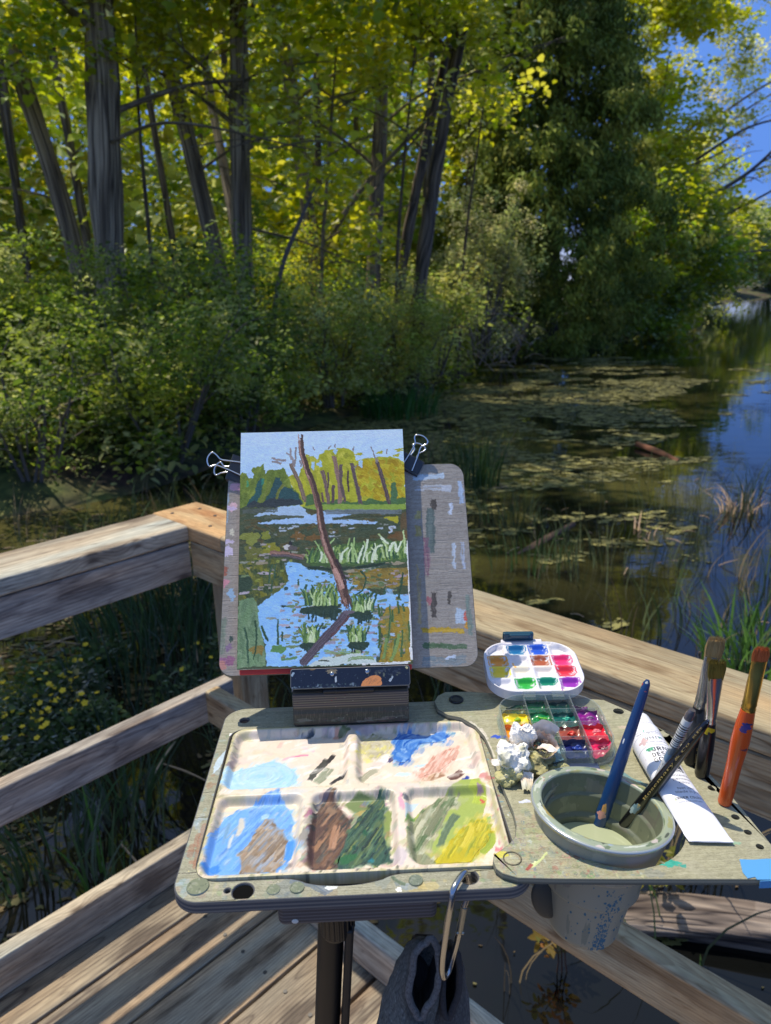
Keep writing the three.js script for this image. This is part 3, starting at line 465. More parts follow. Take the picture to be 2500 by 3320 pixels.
// the paint lying in the wells: [name, outline, colours, direction]
const K = 11, TX0 = -121, TZ0 = -78, TX1 = 72.5, TZ1 = 78.5;
const daubs = [
  ['paint_daub', [-86, -41, -78, -36.6, -70.7, -29.3, -66.9, -21.7, -68.6, -14.6, -75.5, -10.1, -84.2, -7.9, -96.8, -8.1, -109.4, -8.2, -116, -10, -118.2, -13.6, -118.5, -22.2, -117.2, -28, -109.4, -31.9, -98.7, -35.7, -92.5, -39.1], [[160, 202, 232], [176, 212, 236], [190, 214, 214]], 'swirl', 'pale sky blue paint'],
  ['paint_daub', [-82.4, 0.4, -78.9, -0.1, -74.8, 6.2, -68.8, 14.9, -65.8, 25.1, -67, 35.8, -63, 44.1, -63, 49.7, -67.8, 62.3, -72.8, 66.7, -81.9, 68.7, -92.8, 67.5, -102.7, 68.4, -110.7, 66.4, -114.8, 61.5, -116.9, 50.7, -116.6, 39.6, -113.5, 29.3, -111.2, 18.5, -104.4, 12.6, -93.8, 8.2], [[112, 166, 232], [126, 176, 234], [104, 158, 228], [150, 178, 206], [96, 144, 214]], 'up', 'cornflower blue paint'],
  ['paint_daub', [-84.3, 21.8, -80.1, 21.5, -78.6, 27.1, -73, 33.4, -68.9, 41.8, -69.7, 50.7, -70.3, 60.4, -74.4, 66.4, -82.8, 67.4, -92.9, 66.8, -94.4, 56.8, -96.8, 51.2, -92.8, 45.9, -89.2, 35.9, -87.5, 30.1], [[156, 136, 116], [136, 122, 108], [180, 164, 146], [140, 152, 172], [120, 100, 82]], 'up', 'grey brown paint'],
  ['paint_daub', [-47.4, 9.9, -40.7, 2.4, -37.8, 10.5, -28.9, 26.2, -29.3, 34.6, -33.5, 52.6, -36.4, 65.3, -41.7, 67.5, -49.5, 67, -53.3, 63.2, -54.2, 48, -53, 34.3, -52, 22.3], [[88, 64, 56], [66, 50, 46], [156, 116, 86], [60, 60, 58], [112, 84, 66]], 'up', 'dark brown paint'],
  ['paint_daub', [-8.8, 5.2, -6.2, 6, -5.6, 15.2, -7.7, 25.1, -7.4, 40.7, -5.4, 54.3, -4.2, 63, -12.1, 65.7, -19.9, 63.1, -27.8, 67.9, -34.8, 67.4, -35.7, 60, -31.9, 49.4, -28.8, 34.6, -22.1, 24.2, -16, 13.2], [[52, 84, 70], [38, 66, 62], [88, 116, 84], [104, 116, 62], [30, 52, 50]], 'up', 'dark green paint'],
  ['paint_daub', [39.8, 5, 43.8, 7.9, 42.3, 13.1, 36.3, 19.2, 29.5, 34.8, 20, 47, 16, 55.7, 21.6, 63.6, 23, 65.8, 15, 67.4, 9.8, 63.9, 7.7, 54.1, 8.5, 41.7, 12, 32.5, 18.9, 20.6, 30.4, 9.7], [[140, 140, 110], [168, 168, 138], [118, 126, 92], [184, 186, 160], [96, 116, 78]], 'up', 'sage grey green paint'],
  ['paint_daub', [55.4, 30.1, 58.6, 30.9, 61, 37.1, 60.6, 44.2, 56, 51.8, 49.2, 59.2, 44.1, 66.3, 37.1, 66.4, 25.2, 66.7, 24.6, 65.1, 29.5, 56.8, 35.4, 48.3, 43.1, 39.5, 49.9, 32.8], [[188, 172, 14], [172, 158, 14], [204, 190, 60], [150, 156, 40]], 'up', 'strong yellow green paint'],
  ['paint_daub', [46.2, -47.9, 51.1, -48.4, 51.4, -42.7, 47.5, -35, 40, -27.9, 34.7, -22.2, 25.9, -18.4, 20.1, -15.1, 20, -20.2, 23.8, -25.9, 31.4, -36.1, 37.9, -43.6], [[216, 164, 146], [230, 190, 174], [200, 146, 128], [222, 200, 184]], 'up', 'salmon pink paint'],
  ['paint_daub', [8.2, -67, 16.4, -69.9, 23.2, -66, 30.1, -64.6, 38.5, -68.4, 43.9, -70.6, 46, -64.4, 42.4, -57.8, 33.4, -56.7, 23.4, -55.8, 21, -51, 16.7, -44.8, 14.2, -37, 9.2, -33.5, 3.6, -36.2, 3.1, -44.1, 5.5, -53.7, 2.8, -60.6], [[66, 122, 200], [150, 186, 226], [36, 92, 180]], 'swirl', 'streaky blue and white paint'],
  ['paint_daub', [-20, -62.4, -14, -66.3, -5.9, -66.6, 0.9, -62.7, 2, -54.2, -2.7, -46.4, -8.6, -42, -14.4, -40.8, -19.2, -45.9, -24, -43.1, -22, -54.2], [[206, 200, 178], [186, 176, 148], [214, 206, 128]], 'swirl', 'cream and yellow paint'],
];
const trayPaint = (x) => {
  x.fillStyle = C([218, 204, 186]); x.fillRect(TX0, TZ0, TX1 - TX0, TZ1 - TZ0);
  const tints = [[228, 206, 190], [212, 198, 168], [226, 190, 180], [202, 196, 166], [234, 218, 206], [194, 184, 150], [218, 184, 188], [230, 226, 216]];
  for (let i = 0; i < 420; i++) stroke(x, [lerp(TX0, TX1, rc()), lerp(TZ0, TZ1, rc()), lerp(TX0, TX1, rc()), lerp(TZ0, TZ1, rc())].map((v, k, a) => k < 2 ? v : lerp(a[k - 2], v, 0.12)), 1 + 6 * rc(), tints[Math.floor(rc() * tints.length)], { a: 0.22, bristles: 3 });
  for (const q of WELLS) for (let i = 0; i < 70; i++) { const t = rc() * 2 * Math.PI, s = 0.86 + 0.16 * rc(), cx = (q[0] + q[2]) / 2, cz = (q[1] + q[3]) / 2, m = Math.max(Math.abs(Math.cos(t)), Math.abs(Math.sin(t))); blob(x, cx + Math.cos(t) / m * s * (q[2] - q[0]) / 2, cz + Math.sin(t) / m * s * (q[3] - q[1]) / 2, 0.5 + 2.6 * rc(), 0.5 + 2.6 * rc(), STAIN[Math.floor(rc() * 10)].map((v) => v * 1.06), 0.26, 0.6); }
  // grimy outer rim
  x.lineWidth = 2.4; x.strokeStyle = C([176, 172, 116], 0.55); x.strokeRect(TX0 + 2, TZ0 + 2, TX1 - TX0 - 7, TZ1 - TZ0 - 4);
  speckle(x, 160, TX0, TZ0, TX0 + 6, TZ1, [[120, 128, 84], [96, 76, 88], [110, 116, 100], [170, 164, 100]], 0.4, 2, 0.5); speckle(x, 120, TX0, TZ1 - 5, TX1, TZ1, [[50, 56, 60], [140, 140, 80], [190, 180, 120], [90, 100, 70]], 0.3, 2, 0.5); speckle(x, 110, TX1 - 9, TZ0, TX1, TZ1, [[186, 70, 100], [206, 206, 140], [150, 170, 110], [130, 170, 190], [214, 160, 170]], 0.3, 1.8, 0.5); speckle(x, 70, -60, TZ0, TX1, TZ0 + 6, [[186, 150, 156], [150, 140, 160], [130, 136, 80], [80, 96, 90]], 0.5, 2.6, 0.45);
  const far = (l, w, c, o) => stroke(x, l, w, c, { bristles: Math.max(4, Math.round(w * 3)), vary: 12, ...o });
  // back left well
  far([-82.3, -41.5, -71.2, -46.3, -55.8, -47.6], 1.0, [224, 110, 150], { a: 0.9, w1: 0.4 }); far([-54, -49.9, -68.3, -59.1], 2, [230, 180, 196], { a: 0.4 }); far([-83.8, -56.9, -81.8, -66.8], 3, [226, 176, 166], { a: 0.4 });
  far([-43.2, -47.6, -49.4, -33.9, -55.4, -23.8, -59.3, -12.6], 7, [70, 70, 66], { w1: 3, dry: 0.12 }); far([-40.8, -47.4, -46.6, -35.3], 3, [36, 34, 36], {}); far([-41.9, -34.9, -48.8, -20.5, -54.8, -12.3], 7, [140, 146, 124], { a: 0.6, dry: 0.2 });
  far([-30.3, -22.1, -36.7, -18.2, -45.2, -10.5], 3.6, [34, 32, 38], { w1: 1.4 }); far([-68.9, -71.2, -62.8, -69.9, -56, -72.9], 2.4, [66, 76, 86], {}); blob(x, -38.9, -70.1, 4, 4, [206, 140, 116], 0.7, 0.4); blob(x, -33.9, -71.5, 4, 4, [86, 104, 66], 0.8, 0.5); blob(x, -113.5, -72.8, 9, 4, [168, 168, 110], 0.4, 0.5); blob(x, -116, -33.5, 2, 6, [110, 90, 120], 0.5, 0.5);
  // back right well
  far([-25, -64.5, -20, -66.7], 6, [170, 204, 232], { a: 0.8 }); far([-6, -65.7, -13.9, -68.9], 4, [112, 118, 70], {}); blob(x, -24, -47.9, 6, 5, [236, 232, 228], 0.9, 0.4); far([-0.2, -59.4, -11.5, -42.2, -22.1, -36.7], 9, [206, 204, 132], { a: 0.8, dry: 0.25 }); far([-6.2, -28, -13.8, -24, -20.3, -15.7, -22.2, -10.1], 6, [164, 160, 138], { dry: 0.06, w1: 3 });
  far([3.9, -41.2, -2.2, -33.8], 3, [82, 76, 110], { dry: 0.2 }); blob(x, 8.4, -19.6, 6, 2.4, [190, 218, 232], 0.9, 0.6); blob(x, 22.1, -28.3, 3.6, 2, [176, 208, 228], 0.9, 0.6); blob(x, -6.8, -38.7, 6, 4, [234, 222, 222], 0.9, 0.4); far([-18.2, -45.9, -13.4, -43.1], 3, [86, 146, 206], {});
  far([41, -20.3, 29.3, -15.2, 18, -11.7], 6, [156, 118, 92], { dry: 0.2 }); far([53.4, -22.4, 46, -15.6, 39.1, -11.7], 6, [92, 62, 56], { dry: 0.05 }); far([52.4, -15.1, 54.8, -12.8, 47.1, -10.5], 2, [40, 64, 150], {}); blob(x, 61.2, -12.5, 7, 7, [226, 220, 206], 0.5, 0.6); blob(x, 65.7, -6.6, 3, 3, [180, 80, 90], 0.5, 0.7); blob(x, -19.9, -72.5, 12, 4, [150, 140, 160], 0.5, 0.5); blob(x, 6.6, -76, 12, 3, [190, 150, 160], 0.5, 0.5); far([108.5, -42.3, 111.3, -41.7], 1, [230, 110, 150], {});
  // front wells: thin washes under the daubs
  blob(x, -108.4, 9.2, 12, 7, [222, 200, 168], 0.5); blob(x, -107.4, 4, 12, 2, [160, 160, 110], 0.4, 0.4); blob(x, -65.4, 1.4, 7, 3, [200, 200, 198], 0.8, 0.5); far([-62.4, 61.1, -70.6, 65.8], 3, [120, 112, 112], { a: 0.7 });
  far([-37.3, -2.8, -45.8, 7.4, -53.9, 18.4], 6, [84, 88, 102], { dry: 0.15 }); poly(x, [-34.3, 9.4, -23, 2.9, -14.1, 5.5, -6.3, 8.6, -6, 25.2, -28.1, 29.9, -29.8, 23.7, -25.6, 19], [96, 116, 62], 0.9, 0.7); blob(x, -19.5, 19.4, 7, 4, [176, 150, 84], 0.8, 0.4, -0.5); poly(x, [-9.1, 7.1, -4.1, 16.6, -0.9, 20.6, -3.3, 37.4, -3.3, 56.7, -7.4, 59.6, -9.4, 48.5], [110, 130, 60], 0.9, 0.9); far([-9.8, 59.5, -2.5, 57.2], 3, [70, 80, 76], { w1: 0.8 }); blob(x, -57, 48.4, 3, 9, [96, 96, 100], 0.6, 0.5); blob(x, 1.9, 64, 4, 7, [196, 184, 186], 0.9, 0.3);
  poly(x, [30.4, 9.7, 42.1, 0.4, 51, -5.3, 60.8, -3.9, 63.1, 3.8, 62.3, 14.4, 58.5, 26.9, 62.1, 35.6, 60.1, 51.8, 53.6, 61.3, 44.8, 67.1, 24.3, 67.9, 11.8, 67.7, 7, 58.4, 7.3, 41.6, 9.7, 29.9, 19.2, 16.8], [150, 168, 78], 0.95, 0.8); far([51.5, -2.4, 59.6, 3.6, 56.1, 20.4], 9, [166, 182, 70], { a: 0.8 }); far([46.1, 17.2, 36.6, 31.6, 30, 45.3, 25.2, 59.5], 6, [92, 112, 84], { dry: 0.15, w1: 3 }); far([33.9, 25.3, 23.7, 42.6, 17.2, 60.1], 5, [150, 160, 110], { dry: 0.2 }); far([11.8, 23.9, 8.3, 38.2], 5, [104, 140, 74], { dry: 0.2 });
  poly(x, [17.9, 11.5, 10.2, 22.5, 7.4, 32.2, 7.9, 17.3, 11.7, 12.4], [178, 204, 222], 0.8, 0.6); blob(x, 61.3, 30.1, 2, 3, [40, 150, 80], 0.9, 0.6); blob(x, 60, 3.5, 2, 3, [140, 110, 150], 0.8, 0.6); blob(x, 60.4, 12.2, 2, 2.4, [196, 60, 70], 0.8, 0.6); blob(x, 8.9, 10.2, 2, 3, [66, 76, 90], 0.7, 0.6); blob(x, 5.4, 17.7, 1.6, 8, [226, 130, 170], 0.6, 0.5); blob(x, 63.2, 57, 2, 2, [206, 110, 120], 0.8, 0.4);
  // the daubs themselves with their brush marks
  for (const [, l, cs] of daubs) for (let i = 0; i < 70; i++) { const k = Math.floor(rc() * l.length / 2) * 2, q0 = cs[Math.floor(rc() * cs.length)].map((v, n) => lerp(v, [214, 200, 182][n], 0.25 + 0.45 * rc())), L = 3 + 9 * rc(), px = l[k] + (rc() - 0.5) * 9, pz = l[k + 1] + (rc() - 0.5) * 9; if (rc() < 0.35) blob(x, px, pz, 1 + 4 * rc(), 1 + 3 * rc(), q0, 0.3, 0.6); else stroke(x, [px - L * 0.25, pz + L * 0.45, px, pz, px + L * 0.25, pz - L * 0.45], 1.5 + 4 * rc(), q0, { a: 0.4, bristles: 9, vary: 14, dry: 0.3 }); }
  for (let i = 0; i < 60; i++) { const px = lerp(-112, 60, rc()), pz = lerp(-68, -10, rc()), v = 196 + 50 * rc(); stroke(x, [px, pz, px + 6 + 14 * rc(), pz - 2 - 5 * rc()], 1 + 4 * rc(), [v, v - 6, v - 14], { a: 0.4, bristles: 8, vary: 12, dry: 0.3 }); }
  for (const [, l, cs, way] of daubs) {
    x.save(); x.beginPath(); for (let i = 0; i < l.length; i += 2) x.lineTo(l[i], l[i + 1]); x.closePath(); x.lineWidth = 1.2; x.fillStyle = x.strokeStyle = C(cs[0]); x.fill(); x.stroke(); x.clip();
    let a = 1e9, b = 1e9, c = -1e9, d = -1e9; for (let i = 0; i < l.length; i += 2) { a = Math.min(a, l[i]); c = Math.max(c, l[i]); b = Math.min(b, l[i + 1]); d = Math.max(d, l[i + 1]); }
    const mark = (k) => { if (rc() < 0.12) { const px = lerp(a, c, rc()), pz = lerp(b, d, rc()); blob(x, px, pz, 2 + 6 * rc(), 1 + 3 * rc(), cs[Math.floor(rc() * cs.length)], 0.35, 0.5, -1); return; } const px = lerp(a, c, rc()), pz = lerp(b, d, rc()), q0 = cs[Math.floor(rc() * cs.length)], q1 = cs[Math.floor(rc() * cs.length)], m = rc() * 0.6, col = q0.map((v, n) => lerp(v, q1[n], m)); if (way === 'up') { const L = (6 + 22 * rc()) * k; stroke(x, [px, pz, px + L * 0.3, pz - L * 0.55, px + L * 0.55, pz - L], 0.7 + 3.6 * rc() * rc(), col, { a: 0.6, bristles: 6, vary: 24, dry: 0.12 }); } else { const t = rc() * 6.3, u = (a + c) / 2, v = (b + d) / 2, q = 0.2 + 0.75 * rc(), W = (c - a) / 2 * q, H = (d - b) / 2 * q, S = 0.5 + 0.5 * rc(); stroke(x, [0, S * 0.5, S, S * 1.5, S * 2].flatMap((e) => [u + W * Math.cos(t + e), v + H * Math.sin(t + e)]), 0.8 + 2.6 * rc(), col, { a: 0.5, bristles: 6, vary: 16, dry: 0.1 }); } };
    for (let i = 0; i < 170; i++) mark(1);
    x.restore(); x.save();
    // brushed edges running a little past the outline
    for (let i = 0; i < 46; i++) { const k = Math.floor(rc() * l.length / 2) * 2, q0 = cs[Math.floor(rc() * cs.length)], L = 2 + 5 * rc(), sg = rc() > 0.5 ? 1 : -1; stroke(x, [l[k] - 0.8 * L * sg * 0.4, l[k + 1] + 0.8 * L * sg * 0.7, l[k] + 0.3 * L * sg * 0.4, l[k + 1] - 0.3 * L * sg * 0.7], 1 + 2 * rc(), q0, { a: 0.75, bristles: 6, vary: 14, dry: 0.3 }); }
    x.restore();
  }
  poly(x, [-101.4, 18.2, -98.3, 19.1, -96.7, 27.1, -99.2, 35.3, -101.6, 35.7, -101.3, 26.8], [206, 200, 188], 0.95, 0.5); far([-103.1, 31.5, -104.3, 39.6, -104.4, 48.5], 1.4, [196, 204, 206], { a: 0.9 }); far([-107.6, 19.1, -108.1, 31.2, -108.7, 47.2], 2, [120, 160, 196], { a: 0.6, dry: 0.2 }); blob(x, -111.1, 64.1, 5, 3, [60, 130, 214], 0.9, 0.6); far([-66.7, 38.5, -65.6, 50.9, -68.6, 61.5], 4, [72, 140, 226], { dry: 0.15 }); far([-88, 19.1, -81.4, 17], 4, [160, 196, 224], { dry: 0.3 });
  far([-36.6, 25.1, -38.7, 39.3, -40.6, 56], 5, [166, 124, 96], { dry: 0.3 }); far([-44.7, 12, -37.6, 18.8], 5, [140, 112, 90], { dry: 0.2 }); blob(x, -29.4, 58.8, 6, 3.4, [40, 96, 56], 0.95, 0.35, -0.4); blob(x, -15.6, 61.8, 2, 1.6, [40, 130, 150], 0.95, 0.3); far([-19.7, 33.4, -18.9, 38.2, -16.8, 39.5], 1.6, [30, 84, 60], {}); far([-26.3, 48.1, -26.3, 52.5], 1, [30, 76, 60], {});
  far([22.2, 22.7, 14.1, 39.1, 9, 52.5], 3, [186, 184, 156], { a: 0.8, dry: 0.2 }); far([35.3, 13.3, 26.8, 27.9, 16.6, 48.5], 4, [118, 122, 92], { a: 0.7, dry: 0.25 }); far([51.7, 32, 46.5, 44.7, 38.1, 58.7], 3, [206, 190, 60], { a: 0.7, dry: 0.2 }); far([61.4, 39.8, 60.4, 50.1, 49.3, 63.7], 4, [150, 166, 60], { dry: 0.25 });
  speckle(x, 60, TX0, TZ0, TX1, TZ1, [[70, 66, 66], [240, 236, 228], [190, 120, 120], [120, 130, 90]], 0.15, 0.7, 0.8); speckle(x, 12, -60, 73, 10, 78, [[40, 46, 50], [50, 56, 44]], 0.6, 2.2, 0.95);
};
const trayTex = topMap(TX0, TZ0, TX1, TZ1, K * 0.93, trayPaint, { warp: 6, size: 0.9, fine: 2, grain: 5, smear: [1.9, -3.2] });
const ridges = texture(paint(512, 512, (x, w, h) => { x.fillStyle = '#888'; x.fillRect(0, 0, w, h); for (let i = 0; i < 900; i++) { const v = 80 + 150 * rc(), a = rc() * w, b = rc() * h, L = 20 + 70 * rc(); x.strokeStyle = C([v, v, v], 0.5); x.lineWidth = 1 + 2.5 * rc(); for (const [dx, dy] of [[0, 0], [w, 0], [-w, 0], [0, h], [0, -h]]) { x.beginPath(); x.moveTo(a + dx, b + dy); x.quadraticCurveTo(a + dx + L * 0.3, b + dy - L * 0.4, a + dx + L * 0.55, b + dy - L); x.stroke(); } } }), { color: false, repeat: [22, 22] });
const plasticMat = mat({ map: trayTex, bumpMap: ridges, bumpScale: 0.00012, roughness: 0.42 });
const paintMat = mat({ map: trayTex, bumpMap: ridges, bumpScale: 0.0005, roughness: 0.26, clearcoat: 0.7, clearcoatRoughness: 0.18 });
{
  const pal = onEasel('mixing_palette', 'cream plastic mixing palette with five wells of mixed paint set in the easel board', 'palette', [-25, 0, 0]);
  put('well_tray', moulded([-119.6, -76.5, 69.6, 76.6], 11, 0.9, wellH, -7), plasticMat, pal);
  for (const [name, l, , , label] of daubs) {
    const s = shape(l, 90), g = new THREE.ExtrudeGeometry(s, { depth: 0.00016, bevelEnabled: false });
    g.rotateX(-Math.PI / 2); g.translate(0, -0.00463 + (label.includes('grey brown') || label.includes('strong yellow') || label.includes('streaky') ? 0.00012 : 0), 0);
    put(name, g, paintMat, pal, label);
  }
}

// ---------------------------------------------------------------- the painting: a pad with a red edge, gouache of a pond on its top sheet
const artwork = paint(1024, 1470, (x) => {
  x.scale(1.024, 1.0244);
  const st = (l, w, c, o) => stroke(x, l, w, c, { bristles: Math.max(3, Math.round(w / 3.5)), ...o });
  const fillStrokes = (l, cs, n, w, L, ang = 0, a = 0.5) => { x.save(); x.beginPath(); for (let i = 0; i < l.length; i += 2) x.lineTo(l[i], l[i + 1]); x.clip(); let q = [1e9, 1e9, -1e9, -1e9]; for (let i = 0; i < l.length; i += 2) q = [Math.min(q[0], l[i]), Math.min(q[1], l[i + 1]), Math.max(q[2], l[i]), Math.max(q[3], l[i + 1])]; for (let i = 0; i < n; i++) { const px = lerp(q[0], q[2], rc()), py = lerp(q[1], q[3], rc()), t = ang + (rc() - 0.5) * 0.9, k = L * (0.5 + rc()); st([px, py, px + Math.cos(t) * k, py + Math.sin(t) * k], w * (0.4 + rc()), cs[Math.floor(rc() * cs.length)], { a }); } x.restore(); };
  const SKY = [178, 208, 232], BLUE = [146, 194, 242];
  x.fillStyle = C([232, 230, 220]); x.fillRect(0, 0, 1000, 1435);
  // sky
  const g = x.createLinearGradient(0, 0, 0, 480); g.addColorStop(0, C([200, 220, 234])); g.addColorStop(1, C([172, 208, 240])); x.fillStyle = g; x.fillRect(0, 0, 1000, 520);
  fillStrokes([0, 0, 1000, 0, 1000, 500, 0, 500], [[196, 218, 234], [184, 212, 238], [204, 222, 234]], 160, 30, 120, 0, 0.18);
  // far trees: yellow green right, dark left
  const farT = [286, 294, 313, 278, 356, 296, 388, 178, 442, 162, 464, 186, 513, 135, 573, 116, 649, 111, 691, 140, 706, 198, 788, 184, 875, 177, 939, 183, 1001, 219, 1002, 487, 365, 491, 334, 391];
  poly(x, farT, [176, 174, 48], 1, 8); fillStrokes(farT, [[188, 184, 44], [160, 160, 40], [196, 190, 70], [150, 150, 44]], 260, 26, 50, 1.2, 0.6);
  const ochre = [700, 209, 788, 188, 939, 187, 1000, 228, 997, 476, 715, 468, 708, 345]; fillStrokes(ochre, [[186, 164, 32], [168, 138, 30], [196, 180, 50], [178, 150, 24]], 150, 30, 46, 0.6, 0.7);
  for (const l of [[485, 215], [733, 221], [583, 137], [442, 225]]) blob(x, l[0], l[1], 14, 22, [172, 204, 230], 0.95, 0.5);
  for (const l of [[410, 161], [729, 155], [854, 150], [951, 172], [974, 136]]) blob(x, l[0], l[1], 20, 10, [176, 172, 50], 1, 0.6);
  const darkT = [-12, 292, 14, 257, 52, 271, 78, 229, 115, 228, 144, 203, 151, 274, 179, 241, 217, 253, 259, 237, 292, 289, 313, 357, 355, 402, 387, 470, 207, 487, -14, 486];
  poly(x, darkT, [104, 122, 48], 1, 6); fillStrokes(darkT, [[116, 134, 50], [94, 112, 46], [128, 142, 56]], 150, 20, 60, 2.0, 0.6);
  poly(x, [126, 290, 137, 330, 127, 396, 101, 462, 33, 476, 80, 406, 105, 329], [40, 86, 84], 1, 5); poly(x, [212, 292, 244, 299, 260, 355, 313, 368, 355, 414, 376, 470, 207, 481, 133, 463, 185, 376], [42, 80, 82], 1, 5); poly(x, [355, 436, 381, 470, 186, 486, 18, 481, 80, 439, 122, 451, 207, 421, 270, 433], [48, 56, 62], 0.9, 6);
  st([185, 308, 154, 397, 112, 462], 22, [116, 128, 56], { w1: 8 }); st([270, 333, 233, 388, 217, 443], 18, [120, 126, 60], { w1: 6 }); blob(x, 62, 274, 18, 24, [176, 204, 228], 1, 0.35); blob(x, 137, 318, 10, 24, [50, 130, 110], 0.9, 0.4); blob(x, 45, 333, 8, 22, [70, 150, 110], 0.8, 0.4);
  poly(x, [398, 415, 440, 405, 503, 462, 588, 442, 673, 467, 780, 448, 886, 462, 999, 443, 1000, 493, 397, 476], [74, 108, 60], 1, 8); poly(x, [917, 351, 944, 346, 953, 397, 944, 474, 907, 473], [74, 110, 70], 1, 5);
  // bare trees
  const TR = [120, 98, 88], TR2 = [92, 76, 74];
  st([302, 198, 329, 267, 366, 358, 397, 470], 20, [128, 108, 90], { w1: 24 }); for (const l of [[334, 245, 308, 164, 270, 129], [324, 233, 335, 154, 340, 91], [313, 210, 302, 153, 308, 96], [292, 187, 227, 185, 179, 163], [259, 209, 217, 196, 179, 193], [340, 268, 367, 223, 356, 177]]) st(l, 12, [150, 140, 136], { w1: 4, dry: 0.25 });
  for (const [l, w, c] of [[[495, 249, 520, 362, 535, 480], 18, TR], [[567, 154, 586, 252, 605, 387, 598, 492], 24, [140, 110, 96]], [[611, 209, 612, 342, 635, 477], 16, TR2], [[677, 203, 702, 345, 731, 496], 20, TR2], [[654, 253, 655, 411], 8, TR2], [[533, 261, 534, 385], 7, TR2], [[566, 341, 558, 475], 16, TR2], [[494, 384, 503, 473], 9, TR], [[830, 201, 869, 338, 902, 501], 20, TR2]]) st(l, w, c, { vary: 18 });
  for (const l of [[840, 236, 816, 155, 796, 102], [835, 224, 842, 173], [529, 124, 557, 90], [686, 140, 698, 106], [897, 168, 901, 122], [578, 114, 578, 79], [689, 254, 716, 221], [453, 134, 438, 93]]) st(l, 6, [136, 126, 124], { w1: 2 });
  // bank, water bands
  const wat = [-19, 480, 1003, 509, 1004, 1441, -2, 1434]; poly(x, wat, [70, 82, 58], 1); poly(x, [365, 486, 503, 473, 715, 479, 1002, 487, 1001, 520, 714, 518, 439, 504], [140, 164, 66], 1, 4);
  fillStrokes([-14, 492, 1003, 520, 997, 813, -3, 804], [[70, 80, 56], [84, 84, 54], [58, 74, 56], [92, 78, 46]], 320, 20, 70, 0, 0.6);
  poly(x, [218, 487, 355, 469, 371, 491, 418, 537, 438, 570, 354, 557, 186, 530, 81, 538, 113, 517], [176, 200, 220], 0.95, 8); poly(x, [113, 577, 291, 555, 449, 538, 502, 512, 608, 526, 671, 544, 565, 557, 828, 592, 807, 605, 396, 591, 113, 585], [172, 202, 232], 0.95, 5); st([502, 523, 640, 521, 990, 537], 30, [112, 122, 124], { dry: 0.2, a: 0.8 }); st([7, 509, 112, 501, 239, 499], 22, [92, 100, 92], { dry: 0.2, a: 0.8 }); st([134, 550, 270, 543, 397, 553], 10, [84, 92, 74], {}); st([544, 568, 692, 561, 978, 566], 12, [76, 84, 62], { dry: 0.1 });
  for (const l of [[249, 614], [300, 616], [252, 632], [622, 605], [671, 625], [838, 632], [551, 647], [547, 671], [333, 605]]) blob(x, l[0], l[1], 22, 6, [176, 186, 196], 0.95, 0.3); st([959, 629, 896, 629, 911, 649, 879, 664], 14, [180, 188, 198], { w1: 8 });
  poly(x, [861, 563, 957, 561, 949, 607, 903, 583], [176, 168, 40], 0.95, 5); blob(x, 354, 665, 40, 26, [132, 92, 46], 0.8, 0.5); blob(x, 437, 679, 44, 26, [126, 88, 44], 0.8, 0.5); blob(x, 952, 683, 60, 30, [122, 82, 44], 0.7, 0.5); blob(x, 987, 597, 20, 60, [120, 84, 50], 0.6, 0.5);
  blob(x, 72, 668, 50, 40, [138, 142, 62], 0.9, 0.5); blob(x, 156, 649, 24, 26, [136, 140, 50], 0.9, 0.5); blob(x, 177, 735, 50, 40, [140, 136, 44], 0.95, 0.5); blob(x, 84, 754, 70, 40, [116, 116, 50], 0.8, 0.5);
  // blue reflection of the sky
  poly(x, [291, 813, 353, 831, 405, 869, 497, 883, 580, 906, 702, 973, 804, 1028, 1005, 1034, 997, 1208, 832, 1101, 808, 1202, 820, 1313, 791, 1422, 350, 1427, 171, 1420, 160, 1302, 119, 1200, 108, 1078, 219, 999, 291, 939, 270, 865], BLUE, 1, 6);
  fillStrokes([270, 823, 600, 907, 999, 1034, 993, 1178, 832, 1111, 812, 1403, 171, 1401, 118, 1078], [[158, 202, 244], [136, 186, 240], [170, 208, 244]], 240, 26, 70, 0, 0.3);
  // left green reflections
  poly(x, [-3, 804, 115, 797, 260, 801, 270, 876, 301, 929, 230, 999, 118, 1037, 88, 1098, 2, 1105], [92, 100, 48], 1, 8); fillStrokes([-3, 793, 260, 791, 291, 939, 108, 1047, 2, 1095], [[110, 112, 44], [60, 78, 50], [134, 128, 48], [84, 92, 52]], 170, 20, 50, 1.4, 0.7); poly(x, [-2, 888, 65, 890, 86, 953, 46, 994, 0, 1003], [52, 72, 54], 1, 6);
  poly(x, [1, 1044, 87, 1026, 113, 1078, 114, 1200, 155, 1301, 166, 1420, 0, 1429], [112, 138, 98], 1, 6); fillStrokes([1, 1044, 97, 1036, 150, 1301, 161, 1420, 2, 1425], [[120, 148, 104], [100, 126, 92], [130, 152, 112]], 120, 22, 60, 1.5, 0.5); blob(x, 116, 1330, 40, 26, [140, 116, 56], 0.9, 0.4);
  // right ochre reflections
  fillStrokes([632, 876, 1006, 877, 1007, 982, 908, 989, 660, 997], [[140, 118, 54], [160, 134, 56], [110, 100, 56], [150, 120, 44]], 130, 20, 70, 0, 0.8); poly(x, [863, 1107, 1001, 1111, 992, 1429, 811, 1422, 836, 1274, 808, 1202], [160, 132, 48], 1, 6); fillStrokes([862, 1112, 1001, 1117, 992, 1429, 821, 1423], [[170, 142, 50], [146, 118, 44], [138, 132, 64]], 100, 20, 60, 1.4, 0.6);
  // lily pads
  const PAD_C = [[172, 152, 160], [150, 152, 134], [160, 146, 120], [186, 172, 178], [120, 138, 92]];
